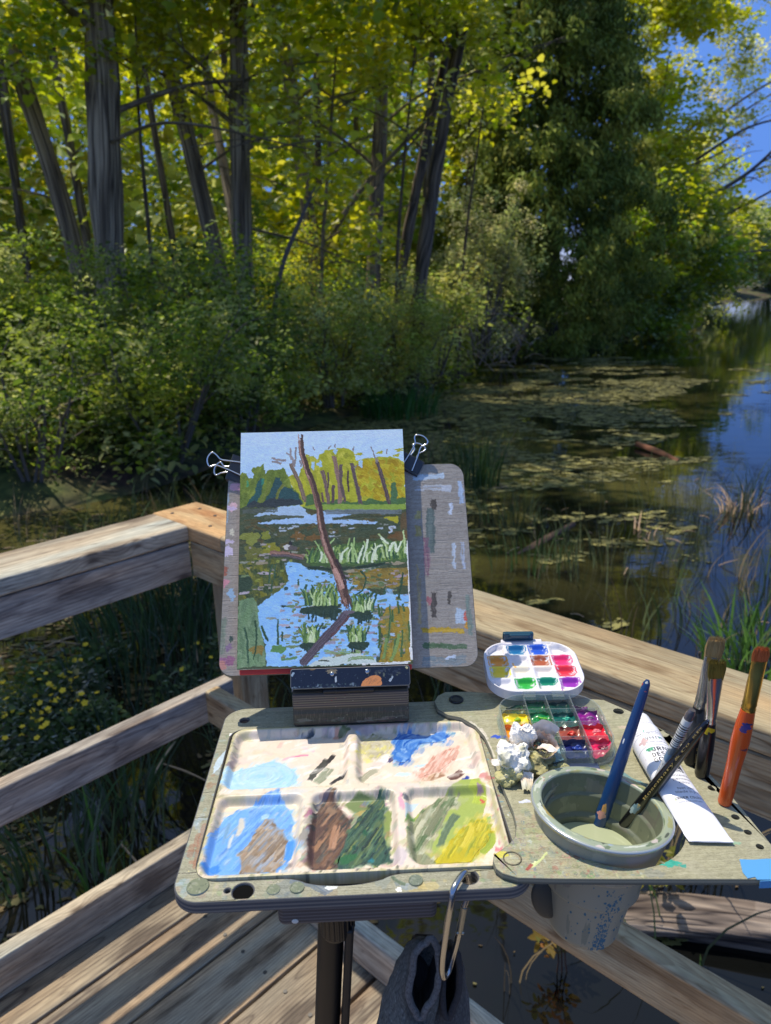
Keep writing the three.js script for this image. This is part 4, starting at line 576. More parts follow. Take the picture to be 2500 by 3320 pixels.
  for (const [u, v, w] of [[39, 898, 44], [157, 886, 60], [33, 816, 40], [136, 822, 60], [36, 998, 46], [311, 1084, 46], [352, 1008, 50], [496, 966, 44], [433, 1098, 40], [342, 1136, 60], [271, 1195, 50], [351, 1208, 40], [442, 1241, 60], [231, 1334, 60], [311, 1316, 50], [553, 1285, 50], [492, 1303, 50], [663, 888, 70], [757, 869, 90], [704, 920, 50], [775, 964, 50], [837, 961, 50], [914, 842, 90], [952, 923, 60], [595, 1185, 60], [677, 1147, 60], [758, 1170, 60], [798, 1212, 44], [551, 1364, 90], [692, 1359, 60], [271, 1255, 60], [190, 1152, 50], [488, 851, 40], [322, 761, 40], [385, 784, 50]]) blob(x, u, v, w * 0.62, w * 0.16, PAD_C[Math.floor(rc() * 5)], 0.95, 0.35, (rc() - 0.5) * 0.15);
  for (let i = 0; i < 70; i++) { const u = lerp(300, 960, rc()), v = lerp(900, 1300, rc()), k = rc(); st([u, v, u + 16 + 44 * rc(), v + (rc() - 0.5) * 8], 4 + 7 * rc(), k < 0.4 ? [104, 112, 60] : k < 0.7 ? [84, 104, 76] : [128, 120, 70], { a: 0.85, dry: 0.15 }); }
  for (let i = 0; i < 46; i++) { const u = lerp(260, 840, rc()), v = lerp(960, 1390, rc()); st([u, v, u + 30 + 50 * rc(), v + (rc() - 0.5) * 12], 6 + 8 * rc(), PAD_C[Math.floor(rc() * 5)].map((q) => q * 0.9), { a: 0.75, dry: 0.1 }); }
  poly(x, [430, 1410, 491, 1382, 591, 1375, 692, 1364, 792, 1402, 801, 1427, 390, 1428], [206, 214, 200], 0.95, 6); st([481, 1342, 612, 1361, 712, 1355], 14, [140, 166, 104], { dry: 0.2 }); st([621, 1406, 691, 1389, 792, 1397], 12, [140, 164, 116], { dry: 0.2 }); st([450, 1405, 491, 1402, 536, 1405], 5, [70, 80, 66], {}); blob(x, 231, 1324, 40, 26, [96, 140, 80], 1, 0.35); st([241, 1388, 351, 1377], 10, [110, 146, 96], { dry: 0.1 });
  // small broken reflections and floating leaves all over the near water
  for (let i = 0; i < 150; i++) { const v = 880 + 500 * Math.pow(rc(), 0.8), u = lerp(v < 1000 ? 470 : 250, 930, rc()), k = rc(), L = 8 + 34 * rc(); st([u, v, u + L, v + (rc() - 0.5) * 9], 3 + 8 * rc(), k < 0.3 ? [168, 152, 154] : k < 0.5 ? [134, 150, 96] : k < 0.7 ? [108, 128, 84] : k < 0.85 ? [178, 206, 236] : [148, 134, 104], { a: 0.85, dry: 0.12 }); }
  for (let i = 0; i < 60; i++) { const u = lerp(20, 330, rc()), v = lerp(700, 1000, rc()), k = rc(); st([u, v, u + 10 + 46 * rc(), v + (rc() - 0.5) * 8], 4 + 7 * rc(), k < 0.4 ? [172, 160, 156] : k < 0.7 ? [140, 146, 60] : [52, 74, 54], { a: 0.8, dry: 0.2 }); }
  for (let i = 0; i < 46; i++) { const u = lerp(20, 980, rc()), v = lerp(560, 780, rc()); st([u, v, u + 8 + 30 * rc(), v + (rc() - 0.5) * 5], 3 + 5 * rc(), rc() < 0.5 ? [150, 150, 140] : [112, 104, 50], { a: 0.7, dry: 0.2 }); }
  for (let i = 0; i < 120; i++) { const v = 860 + 520 * rc(), u = lerp(v < 980 ? 480 : 230, 960, rc()), k = rc(), L = 10 + 46 * rc(); st([u, v, u + L * 0.5, v + (rc() - 0.5) * 8, u + L, v + (rc() - 0.5) * 10], 5 + 9 * rc(), k < 0.35 ? [96, 122, 74] : k < 0.6 ? [132, 112, 62] : k < 0.8 ? [70, 96, 72] : [162, 146, 146], { a: 0.8, dry: 0.2, w1: 3 }); }
  // reeds and grass clumps
  const blades = (l, n, hgt, w, cs, lean = 0.5) => { for (let i = 0; i < n; i++) { const t = rc() * (l.length / 2 - 1), k = Math.floor(t), u = lerp(l[2 * k], l[2 * k + 2] ?? l[2 * k], t - k) + (rc() - 0.5) * 10, v = lerp(l[2 * k + 1], l[2 * k + 3] ?? l[2 * k + 1], t - k), H = hgt * (0.5 + 0.7 * rc()), q = (rc() - 0.5) * 2 * lean * H; st([u, v, u + q * 0.25, v - H * 0.6, u + q, v - H], w, cs[Math.floor(rc() * cs.length)], { w1: w * 0.35 }); } };
  const GR = [[86, 118, 60], [116, 146, 70], [70, 104, 62], [138, 160, 84], [50, 84, 58]], LT = [[206, 216, 170], [186, 204, 140], [166, 192, 120]];
  poly(x, [384, 795, 478, 755, 583, 726, 709, 713, 856, 702, 992, 716, 998, 834, 705, 857, 560, 853, 436, 860], [74, 102, 56], 1, 10); blades([395, 837, 560, 853, 705, 857, 872, 841, 996, 829], 190, 110, 9, GR, 0.4); blades([436, 849, 581, 848, 768, 849, 978, 802], 26, 150, 9, LT, 0.5); st([394, 860, 560, 872, 705, 866, 914, 842], 18, [46, 66, 54], { dry: 0.15 });
  for (const l of [[762, 688, 755, 742, 727, 837], [783, 860, 796, 786, 823, 744, 855, 734], [890, 788, 902, 735, 924, 720, 927, 779, 949, 747, 967, 705], [831, 674, 866, 713, 892, 730], [602, 833, 614, 770, 656, 739], [484, 750, 488, 798, 472, 834], [984, 791, 991, 749], [700, 847, 712, 794, 740, 720]]) st(l, 11, [214, 222, 188], { w1: 6 });
  const clump = (u, v, w, h) => { blob(x, u, v + 10, w * 0.62, h * 0.28, [44, 66, 52], 1, 0.4); blades([u - w / 2, v, u + w / 2, v], 70, h, 8, GR, 0.35); blades([u - w / 3, v, u + w / 3, v], 8, h * 0.9, 9, LT, 0.4); for (let i = 0; i < 9; i++) { const q = u + (rc() - 0.5) * w * 0.9; st([q, v + 6, q + (rc() - 0.5) * 16, v + h * (0.3 + 0.4 * rc())], 9, [42, 66, 58], { w1: 3 }); } };
  clump(484, 1100, 190, 130); clump(718, 1138, 130, 110); clump(416, 1310, 80, 110); clump(683, 1309, 90, 100);
  for (const l of [[710, 879, 745, 932, 722, 999, 680, 1034], [762, 1042, 804, 1007], [788, 1048, 819, 1018], [845, 1039, 862, 978], [931, 1073, 969, 897], [231, 1314, 230, 1143], [256, 1295, 255, 1215], [134, 1180, 165, 1282], [144, 1201, 175, 1292], [347, 972, 351, 920], [383, 989, 404, 953], [38, 1187, 55, 1278, 62, 1417], [99, 1149, 110, 1250, 91, 1398], [173, 956, 183, 894, 198, 821], [189, 1008, 199, 915], [209, 936, 214, 821], [763, 1016, 742, 1026], [645, 1012, 682, 972]]) st(l, 9, [54, 84, 60], { w1: 4 });
  for (const l of [[813, 1202, 816, 1283, 803, 1353], [855, 1325, 881, 1174, 879, 1082], [892, 1405, 907, 1276], [932, 1407, 950, 1227], [819, 1172, 812, 1080], [933, 1155, 926, 1063], [964, 1146, 956, 1084], [830, 1162, 832, 1101], [890, 1205, 898, 1113], [987, 1319, 988, 1178]]) st(l, 10, [78, 106, 62], { w1: 5 });
  st([871, 1424, 904, 1356, 929, 1247], 12, [128, 152, 84], {}); st([832, 1413, 857, 1275], 12, [120, 146, 84], {});
  // log, bird, leaning trunk and its reflection
  st([172, 763, 270, 770, 395, 801], 24, [150, 112, 96], { vary: 24 }); st([177, 778, 291, 786, 384, 810], 10, [96, 84, 88], {}); blob(x, 286, 730, 22, 16, [206, 200, 190], 1, 0.2); blob(x, 317, 737, 26, 16, [96, 88, 84], 1, 0.3); blob(x, 302, 709, 10, 12, [40, 42, 46], 1, 0.2); st([304, 755, 305, 773], 5, [40, 40, 40], {});
  const trunk = [362, 2, 383, 178, 441, 349, 476, 494, 493, 626, 522, 745, 558, 832, 592, 938, 620, 1043, 637, 1125];
  st(trunk, 32, [114, 82, 68], { w1: 62, vary: 24, bristles: 14 }); st(trunk.map((v, i) => i % 2 ? v : v + 9), 14, [74, 54, 48], { w1: 26, vary: 16, dry: 0.12 }); st(trunk.map((v, i) => i % 2 ? v : v - 9), 10, [178, 138, 120], { w1: 18, dry: 0.35, vary: 24 }); st([555, 853, 590, 938, 614, 1001], 30, [194, 150, 132], { dry: 0.1, vary: 20 }); st([571, 800, 611, 907, 629, 1002], 12, [58, 46, 50], { dry: 0.2 });
  st([637, 1125, 575, 1195, 492, 1283, 411, 1369, 360, 1427], 48, [92, 82, 90], { vary: 16 }); st([647, 1141, 595, 1205, 523, 1274], 12, [96, 66, 66], { dry: 0.25 }); blob(x, 642, 1128, 32, 12, [112, 100, 108], 1, 0.2);
  for (const l of [[555, 1164], [493, 1217], [291, 1206], [260, 1083]]) blob(x, l[0], l[1], 12, 6, [44, 64, 58], 1, 0.6);
  // unpainted margin at the lower right
  st([1000, 700, 998, 1100, 996, 1420], 9, [236, 234, 226], { dry: 0.25 }); st([700, 1430, 1000, 1428], 10, [234, 232, 224], { dry: 0.2 }); st([990, 1330, 996, 1425], 12, [236, 234, 226], {});
});
organic(artwork, { warp: 5, size: 1.1, fine: 3.5, grain: 14, gain: 1.1 });
const paperBump = texture(pixels(512, 512, (i, j, o) => { const k = 128 + 150 * fbm(i / 5, j / 6, 0, 3); o[0] = o[1] = o[2] = k; }), { color: false, repeat: [3, 4.3] });
{
  const pad = onEasel('painting_pad', 'gouache painting of a pond with a leaning trunk on a red edged pad', 'painting', [-47, 48, -85]);
  const at = (name, g, m, p) => onPanel(name, g, m, p), W2 = 0.1363 / 2, L = 0.1956;
  const red = mat({ color: srgb(200, 62, 54), roughness: 0.55 }), paper = mat({ color: srgb(226, 222, 210), roughness: 0.8, map: texture(paint(16, 128, (x, w, h) => { for (let y = 0; y < h; y++) { const v = 200 + 50 * rc(); x.fillStyle = C([v, v, v]); x.fillRect(0, y, w, 1); } })) });
  const art = mat({ map: texture(artwork, { wrap: THREE.ClampToEdgeWrapping }), bumpMap: paperBump, bumpScale: 0.00025, roughness: 0.78 });
  at('backing_cover', new RoundedBoxGeometry(0.1355, L + 0.003, 0.0022, 2, 0.0008).translate(0, L / 2 - 0.0022, -PAD + 0.0006 + 0.0011), red, pad, 'red cover');
  at('paper_block', new THREE.BoxGeometry(0.1358, L, PAD - 0.0042).translate(0, L / 2 + 0.0002, -(PAD - 0.0042) / 2 - 0.0009), paper, pad);
  const sheet = new THREE.PlaneGeometry(0.1363, L, 24, 34); const P = sheet.attributes.position; for (let i = 0; i < P.count; i++) { const x = P.getX(i), y = P.getY(i); P.setZ(i, 0.0006 * Math.pow(Math.abs(x) / W2, 4) * (y < 0 ? 1 : 0.3)); } sheet.computeVertexNormals(); sheet.translate(0, L / 2, 0);
  const back = sheet.clone().translate(0, 0, -0.0006);
  at('painted_sheet', sheet, art, pad); at('sheet_underside', back, paper, pad);
}
// ---------------------------------------------------------------- binder clips on the panel
const clipBlack = mat({ color: rgb(0.02, 0.022, 0.032), roughness: 0.3, clearcoat: 0.4 });
const wire = mat({ color: rgb(0.74, 0.75, 0.76), metalness: 1, roughness: 0.2 });
const pm = (l, z) => { const p = []; for (let i = 0; i < l.length; i += 2) p.push(V(l[i] / 1e3, l[i + 1] / 1e3, z / 1e3)); return p; };
// S = spine ends, J = jaw ends (panel mm); front and back wire loops
function clip(label, S0, S1, J0, J1, front, back) {
  const c = PF.elements, t = onEasel('binder_clip', label, 'clip', [-47 + S0[0], 48 + S0[1] * 0.84, -85 - S0[1] * 0.54], 'binder clips on the easel panel');
  const P = (q, z) => V(q[0] / 1e3, q[1] / 1e3, z / 1e3), mz = -14.6;
  const ring = (a, b, z0, z1) => [P(a, z0), P(b, z0), P(b, z1), P(a, z1)];
  const L2 = (a, b, k) => [lerp(a[0], b[0], k), lerp(a[1], b[1], k)], rows = [];
  for (const [k, h] of [[0, 4.2], [0.03, 4.9], [0.1, 5.1], [1, 2.9]]) rows.push(ring(L2(S0, J0, k), L2(S1, J1, k), mz + h, mz - h));
  const body = loft(rows, { capA: true }).toNonIndexed(); body.computeVertexNormals();
  onPanel('clip_body', body, clipBlack, t);
  onPanel('jaw_roll', [bar(P(J0, mz + 3.4), P(J1, mz + 3.4), [[0, 0.0012], [1, 0.0012]], V(0, 0, 1), 10), bar(P(J0, mz - 3.4), P(J1, mz - 3.4), [[0, 0.0012], [1, 0.0012]], V(0, 0, 1), 10)], clipBlack, t);
  const lp = (l, z0, z1) => { const p = pm(l, z0); p.forEach((q, i) => { q.z = lerp(z0, z1, Math.sin(i / (p.length - 1) * Math.PI)) / 1e3; }); return p; };
  onPanel('wire_handle', tube(lp(front, mz + 5.2, mz + 9), 0.00062, 8, 90), wire, t); onPanel('wire_handle', tube(lp(back, mz - 5.2, mz - 8), 0.00062, 8, 70), wire, t);
}
clip('black binder clip on the panel corner left of the painting', [-76.7, 180.5], [-82.5, 158.9], [-63.6, 176.2], [-68.2, 154.6], [-65.8, 171.6, -69.9, 172.5, -78.3, 173.6, -86.1, 175.1, -89.3, 178.5, -92.8, 180.9, -96.1, 177.7, -97, 173.4, -94.9, 168.7, -90, 170, -85, 168.4, -70, 161.3, -68.1, 160.2], [-66.4, 172.1, -74.1, 172.8, -82, 173.5, -86.1, 174.3, -89.2, 178, -92.8, 175.1, -94.4, 170.1, -92.9, 166.4, -88.5, 167.9, -83.5, 168.3, -75.2, 166.9, -67.6, 164.8]);
clip('black binder clip between the painting and the bare right part of the panel', [59.4, 185.4], [86.6, 169.2], [53.6, 173.1], [79.7, 157.1], [75.1, 161.2, 80.4, 173.4, 84, 182, 88.9, 184.2, 89.6, 186.2, 86.3, 190.7, 80, 192.2, 78.5, 190.2, 78.8, 185.5, 77, 181.5, 69.2, 169.3, 66.1, 164.7], [75.8, 168.3, 79.3, 174.3, 82.6, 181, 83.6, 181.7, 87.9, 183.9, 89.1, 185.6, 85.9, 189.5, 80.8, 191, 78.1, 189.4, 79.2, 185.2, 76.1, 180.1, 68.1, 167.8]);

// ---------------------------------------------------------------- pocket paint box: clear base with pans, white lid folded open
const clear = mat({ color: rgb(0.84, 0.88, 0.86), roughness: 0.06, transmission: 0.9, thickness: 0, ior: 1.5, specularIntensity: 0.8 });
{
  const box = onEasel('paint_box', 'small open paint box with clear base of bright pans and white lid', 'paint box', [122.5, 4.6, -46]); box.rotation.y = PSI - 0.045;
  const m = (x) => x / 1e3, own = (name, g, mt, p = box, label) => part(name, g, mt, p, label);
  const ringS = roundRect(-38, -37.5, 39.5, 38.5, 21), inn = roundRect(-36.8, -36.3, 38.3, 37.3, 20); ringS.holes.push(new THREE.Path(inn.getPoints(10).reverse()));
  const flr = roundRect(-38, -37.5, 39.5, 38.5, 21), lip = roundRect(-39.4, -38.9, 40.9, 39.9, 22); lip.holes.push(new THREE.Path(inn.getPoints(10).reverse()));
  own('clear_base', [slab(ringS, 0.0011, 0.0118, 0.0003), slab(flr, 0, 0.001, 0.0002), slab(lip, 0.0008, 0.0014, 0.0003)], clear);
  const XS = [-36.8, -16, 1, 20, 38], ZS = [-36.3, -18, -0.5, 18.6, 37], half = (v) => { const d = Math.max(0, Math.abs(v) - 17); return 36.6 - (d > 0 ? 20 - Math.sqrt(Math.max(0, 20 * 20 - d * d)) : 0); };
  for (const x of XS.slice(1, 4)) own('divider', new RoundedBoxGeometry(0.0009, 0.0112, m(2 * half(x)), 2, 0.0003).translate(m(x), 0.0066, 0), clear);
  for (const z of ZS.slice(1, 4)) for (let i = 0; i < 4; i++) { const a = Math.max(XS[i], -half(z)) + 0.5, b = Math.min(XS[i + 1], half(z)) - 0.5; own('divider', new RoundedBoxGeometry(m(b - a), 0.0108, 0.0009, 2, 0.0003).translate(m((a + b) / 2), 0.0064, m(z)), clear); }
  const pans = [[[30, 74, 44], 3], [[18, 92, 56], 4.6], [[14, 62, 58], 4], [[92, 40, 110], 2.6], [[232, 206, 20], 6.4], [[10, 124, 62], 7.2], [[6, 88, 80], 6.4], [[132, 14, 128], 7.2], [[240, 148, 14], 8.2], [[96, 122, 92], 4], [[150, 66, 46], 5], [[222, 28, 52], 7], [[170, 84, 40], 5], [[120, 160, 186], 4.6], [[20, 26, 92], 6.8], [[206, 20, 84], 7]];
  const smear = { 4: [150, 190, 40], 5: [110, 190, 60], 6: [60, 180, 150], 7: [150, 110, 150], 10: [214, 60, 40], 14: [30, 60, 150], 11: [236, 120, 130], 15: [140, 20, 60], 3: [120, 40, 120], 13: [120, 180, 220] };
  pans.forEach(([c, h], k) => {
    const i = k % 4, j = k >> 2, x0 = XS[i] + 0.7, x1 = XS[i + 1] - 0.7, z0 = ZS[j] + 0.7, z1 = ZS[j + 1] - 0.7, N = 12, pos = [], idx = [], r = rng(900 + k);
    const fit = (x, z) => { const cx = clamp(x, -16.8, 18.3), cz = clamp(z, -16.3, 17.3), d = Math.hypot(x - cx, z - cz); return d > 19.4 ? [cx + (x - cx) * 19.4 / d, cz + (z - cz) * 19.4 / d] : [x, z]; };
    for (let b = 0; b <= N; b++) for (let a = 0; a <= N; a++) { const u = a / N, v = b / N, [x, z] = fit(lerp(x0, x1, u), lerp(z0, z1, v)), e = Math.min(u, 1 - u, v, 1 - v); pos.push(m(x), m(1.2 + Math.max(0, h * (0.62 + 0.5 * fbm(x * 0.16 + k, z * 0.16, 0, 3) + (1 - v) * 0.25) + (e < 0.05 ? 1.1 * r() + 0.6 : 0) - 1)), m(z)); }
    for (let b = 0; b < N; b++) for (let a = 0; a < N; a++) { const q = b * (N + 1) + a; idx.push(q, q + N + 1, q + 1, q + 1, q + N + 1, q + N + 2); }
    const g = new THREE.BufferGeometry(); g.setAttribute('position', new THREE.Float32BufferAttribute(pos, 3)); g.setIndex(idx); g.computeVertexNormals();
    const col = srgb(...c); own('paint_pan', g, mat({ color: col, roughness: 0.32, clearcoat: 0.5, clearcoatRoughness: 0.15 }));
    if (smear[k]) { const s = new THREE.IcosahedronGeometry(0.0034, 6); { const P = s.attributes.position; for (let q = 0; q < P.count; q++) { const f = 0.75 + 0.7 * fbm(P.getX(q) * 380 + k, P.getY(q) * 380, P.getZ(q) * 380, 3); P.setXYZ(q, P.getX(q) * f * 1.1, P.getY(q) * f * 0.6, P.getZ(q) * f * 0.7); } s.computeVertexNormals(); } const [x, z] = fit(lerp(x0, x1, 0.62), z0 + 5.5); s.translate(m(x), m(1.6 + h * 0.72), m(z)); own('paint_smear', s, mat({ color: srgb(...smear[k]), roughness: 0.3, clearcoat: 0.4 })); }
    // colour dried on the walls of the cell
    const st = mat({ color: col.clone().lerp(rgb(1, 1, 1), 0.1), roughness: 0.4, transmission: 0.45, thickness: 0 }), w = new THREE.Shape(); const [ax] = fit(x0, z0), [bx] = fit(x1, z0), zz = Math.max(fit(x0, z0)[1], fit(x1, z0)[1]); w.moveTo(m(ax), m(1.2)); w.lineTo(m(bx), m(1.2)); for (let q = 8; q >= 0; q--) w.lineTo(m(lerp(ax, bx, q / 8)), m(h + 1 + 2.6 * r())); own('dried_paint', new THREE.ExtrudeGeometry(w, { depth: 0.0002, bevelEnabled: false }).translate(0, 0, m(zz + 0.1)), st);
  });
  // lid, hinged along the back and tipped up a little
  const lid = new THREE.Group(); lid.name = 'lid'; lid.position.set(-0.001, 0.0125, -0.0385); lid.rotation.x = R(7); box.add(lid);
  const LW = []; for (let j = 0; j < 4; j++) for (let i = 0; i < 4; i++) LW.push([-37.5 + i * 18.3, -67 + j * 15.7, -37.5 + i * 18.3 + 17.2, -67 + j * 15.7 + 14.6]);
  const outl = (x, z) => sdBox(x, z, -38.6, -68.6, 36.6, -2.6, 22);
  const hgt = (x, z) => { const d = outl(x, z); if (d > 0) return 1.4 * sstep(d, 0, 0.8); let h = 0.2; for (const q of LW) { const s = sdBox(x, z, ...q, 2); if (s < 0) h = Math.min(h, 0.2 - 3.4 * sstep(-s, 0, 3.6)); } return h; };
  const lc = [[232, 228, 224], [24, 104, 160], [30, 80, 200], [230, 222, 226], [250, 156, 26], [234, 232, 230], [168, 84, 46], [232, 44, 110], [250, 220, 40], [240, 230, 206], [238, 226, 214], [226, 40, 60], [236, 232, 226], [40, 168, 56], [10, 130, 100], [144, 40, 170]], amount = [0, 0.5, 0.75, 0, 0.85, 0, 0.9, 0.6, 0.7, 0.15, 0.1, 0.55, 0, 0.55, 0.3, 0.5];
  const lm = topMap(-41, -71, 39, 0, 10, (x) => {
    x.fillStyle = C([222, 220, 226]); x.fillRect(-44, -80, 90, 82); speckle(x, 60, -41, -71, 39, 0, [[226, 220, 214], [232, 226, 230], [244, 232, 206]], 1, 6, 0.4);
    LW.forEach((q, k) => { if (!amount[k]) return; const c = lc[k], w = q[2] - q[0], h = q[3] - q[1]; for (let i = 0; i < 26; i++) { const v = rc() * amount[k] * h; stroke(x, [q[0] + rc() * w * 0.5, q[1] + v, q[0] + w * (0.5 + 0.5 * rc()), q[1] + v + (rc() - 0.5) * 3], 1 + 2.5 * rc(), c, { a: 0.4, dry: 0.15, bristles: 4 }); } x.strokeStyle = C(c, 0.75); x.lineWidth = 0.9; x.strokeRect(q[0] + 0.6, q[1] + 0.5, w - 1.2, h * amount[k]); blob(x, (q[0] + q[2]) / 2 + (rc() - 0.5) * 4, q[1] + h * amount[k] * 0.4, w * 0.34, h * 0.22 * amount[k] + 0.6, c, 0.85, 0.4); });
    for (const [u, v, c] of [[-16, -40, [240, 170, 60]], [0.8, -46, [120, 70, 50]], [18, -32, [220, 60, 80]], [0.6, -12, [110, 150, 80]], [17.6, -8, [150, 60, 170]]]) { stroke(x, [u, v - 7, u + 0.4, v + 7], 1, c, { a: 0.7, dry: 0.3, bristles: 3 }); }
    speckle(x, 26, -36, -70, 36, -4, [[130, 70, 60], [40, 120, 70], [120, 50, 150], [60, 60, 60]], 0.15, 0.5, 0.8);
  }, { warp: 6, size: 0.8, fine: 4, grain: 4 });
  part('lid_wells', moulded([-40.6, -70.6, 38.6, -0.8], 23.5, 0.8, hgt, -7), mat({ map: lm, roughness: 0.28, clearcoat: 0.3 }), lid);
  part('lid_shell', slab(roundRect(-40.4, -70.4, 38.4, -1, 23.3), -0.0078, 0.003, 0.0008), mat({ color: srgb(226, 222, 240), roughness: 0.35 }), lid);
  part('latch_base', new RoundedBoxGeometry(0.036, 0.004, 0.008, 2, 0.001).translate(-0.0045, -0.001, -0.0717), mat({ color: srgb(226, 222, 236), roughness: 0.35 }), lid);
  part('latch', [new RoundedBoxGeometry(0.027, 0.0095, 0.005, 3, 0.0016).translate(-0.0072, 0.0035, -0.0752), new RoundedBoxGeometry(0.019, 0.0035, 0.0035, 2, 0.001).translate(-0.006, 0.0062, -0.0725), new RoundedBoxGeometry(0.027, 0.0024, 0.005, 2, 0.0008).translate(-0.0072, -0.0012, -0.0732)], mat({ color: srgb(12, 62, 84), roughness: 0.3, clearcoat: 0.3 }), lid);
  for (const x of [-11, 11.5]) own('hinge', [bar(V(m(x - 4.8), 0.0125, -0.0388), V(m(x + 4.8), 0.0125, -0.0388), [[0, 0.0021], [1, 0.0021]], V(0, 1, 0), 16), new RoundedBoxGeometry(0.0096, 0.0028, 0.005, 2, 0.0006).translate(m(x), 0.0112, -0.0362)], clear);
  own('front_tab', new RoundedBoxGeometry(0.026, 0.0022, 0.0062, 2, 0.0008).translate(0.011, 0.0016, 0.0402), mat({ color: srgb(120, 132, 170), roughness: 0.1, transmission: 0.6, thickness: 0 }));
}

// ---------------------------------------------------------------- collapsible water cup hung in the tray's hole
{
  const cup = onEasel('water_cup', 'grey green folding water cup with cloudy water and a paint smeared rim', 'cup', [131.3, 12, 41.4]);
  const n = V(0.1, 1, -0.065).normalize(); cup.quaternion.setFromAxisAngle(V(0, 1, 0), PSI).premultiply(new THREE.Quaternion().setFromUnitVectors(V(0, 1, 0), n));
  const lathe = (l, seg = 72) => new THREE.LatheGeometry(l.map(([r, y]) => new THREE.Vector2(r / 1e3, y / 1e3)), seg);
  const smear = (base, dens, cs, seed, al = 0.45) => texture(paint(1024, 256, (x, w, h) => { x.fillStyle = C(base); x.fillRect(0, 0, w, h); for (let i = 0; i < dens; i++) blob(x, rc() * w, rc() * h, 6 + 50 * rc() * rc(), 4 + 20 * rc(), cs[Math.floor(rc() * cs.length)], al, 0.5); speckle(x, dens, 0, 0, w, h, cs, 1, 5, 0.8); }));
  const greys = [[128, 138, 122], [150, 156, 136], [100, 112, 100], [110, 104, 104], [160, 150, 150], [90, 106, 96], [172, 172, 150]];
  const rimM = mat({ map: smear([150, 160, 136], 170, [[176, 184, 150], [150, 150, 96], [130, 150, 140], [190, 180, 180], [150, 166, 186], [170, 130, 110], [120, 140, 110], [200, 204, 190], [96, 112, 84], [166, 146, 70], [70, 76, 60], [206, 190, 186]], 1, 0.85), roughness: 0.4, clearcoat: 0.3 });
  const bodyM = mat({ map: smear([150, 149, 130], 60, greys, 2), roughness: 0.45 }), inM = mat({ map: smear([104, 110, 90], 150, [[110, 118, 96], [128, 132, 108], [86, 94, 76], [98, 92, 86], [140, 132, 122], [76, 88, 74], [150, 150, 124]], 3), roughness: 0.4 });
  part('rim', lathe([[37.2, -1.6], [37.6, -0.2], [39, 0.3], [42.4, 0.2], [43.6, -0.6], [44, -2], [43.4, -3.4], [42.6, -4.2], [41.8, -5]]), rimM, cup);
  part('rim_edge', new THREE.TorusGeometry(0.0433, 0.0011, 10, 90).rotateX(Math.PI / 2).translate(0, -0.0013, 0), mat({ color: srgb(196, 200, 196), metalness: 0.6, roughness: 0.22 }), cup);
  const outW = [[41.8, -4.6], [41, -12], [39, -20], [36.8, -27], [36.9, -29.5], [36, -31], [33.6, -31.6], [33, -33], [32.2, -40], [31, -50], [31.1, -52.5], [30.2, -54], [28, -54.6], [27.4, -56], [25.5, -68], [23.2, -79], [22.6, -86], [21.6, -89], [19, -90.2], [0, -90.2]];
  part('cup_wall', lathe(outW), bodyM, cup);
  // blue green drips down the outside
  const inW = [[37.3, -1.2], [36.4, -8], [35.4, -14], [35.2, -14.5], [33.9, -15.4], [33.6, -16.5], [32.6, -27], [32, -28.2], [30, -29.2], [29.7, -31], [28.9, -45], [26, -62], [22, -80], [0, -80]];
  part('inner_wall', lathe(inW), inM, cup);
  const drip = mat({ color: srgb(60, 110, 130), roughness: 0.5 }), specks = [], r = rng(5);
  for (let i = 0; i < 300; i++) { const y = -20 - 70 * Math.sqrt(r()), a = Math.PI / 2 - 0.12 + (r() - 0.5) * (r() < 0.75 ? 0.36 : 1.8), row = outW.findIndex((q) => q[1] < y), q = outW[Math.max(1, row)], p = outW[Math.max(1, row) - 1], rad = lerp(p[0], q[0], (y - p[1]) / (q[1] - p[1])), s = 0.25 + 0.9 * r() * r(); specks.push(new THREE.SphereGeometry(s / 1e3, 6, 4).scale(1, 1.5, 0.35).rotateY(Math.PI / 2 - a).translate(Math.cos(a) * rad / 1e3, y / 1e3, Math.sin(a) * rad / 1e3)); }
  part('paint_drips', specks, drip, cup).userData.kind = 'stuff';
  part('water', new THREE.CircleGeometry(0.0297, 56).rotateX(-Math.PI / 2).translate(0, -0.034, 0), mat({ color: srgb(172, 180, 148), roughness: 0.06, specularIntensity: 0.7 }), cup);
  part('pull_tab', new THREE.SphereGeometry(0.01, 20, 12).scale(0.9, 1.5, 0.3).rotateZ(0.35).translate(-0.0285, -0.068, 0.004), mat({ color: srgb(64, 66, 60), roughness: 0.5 }), cup);
}

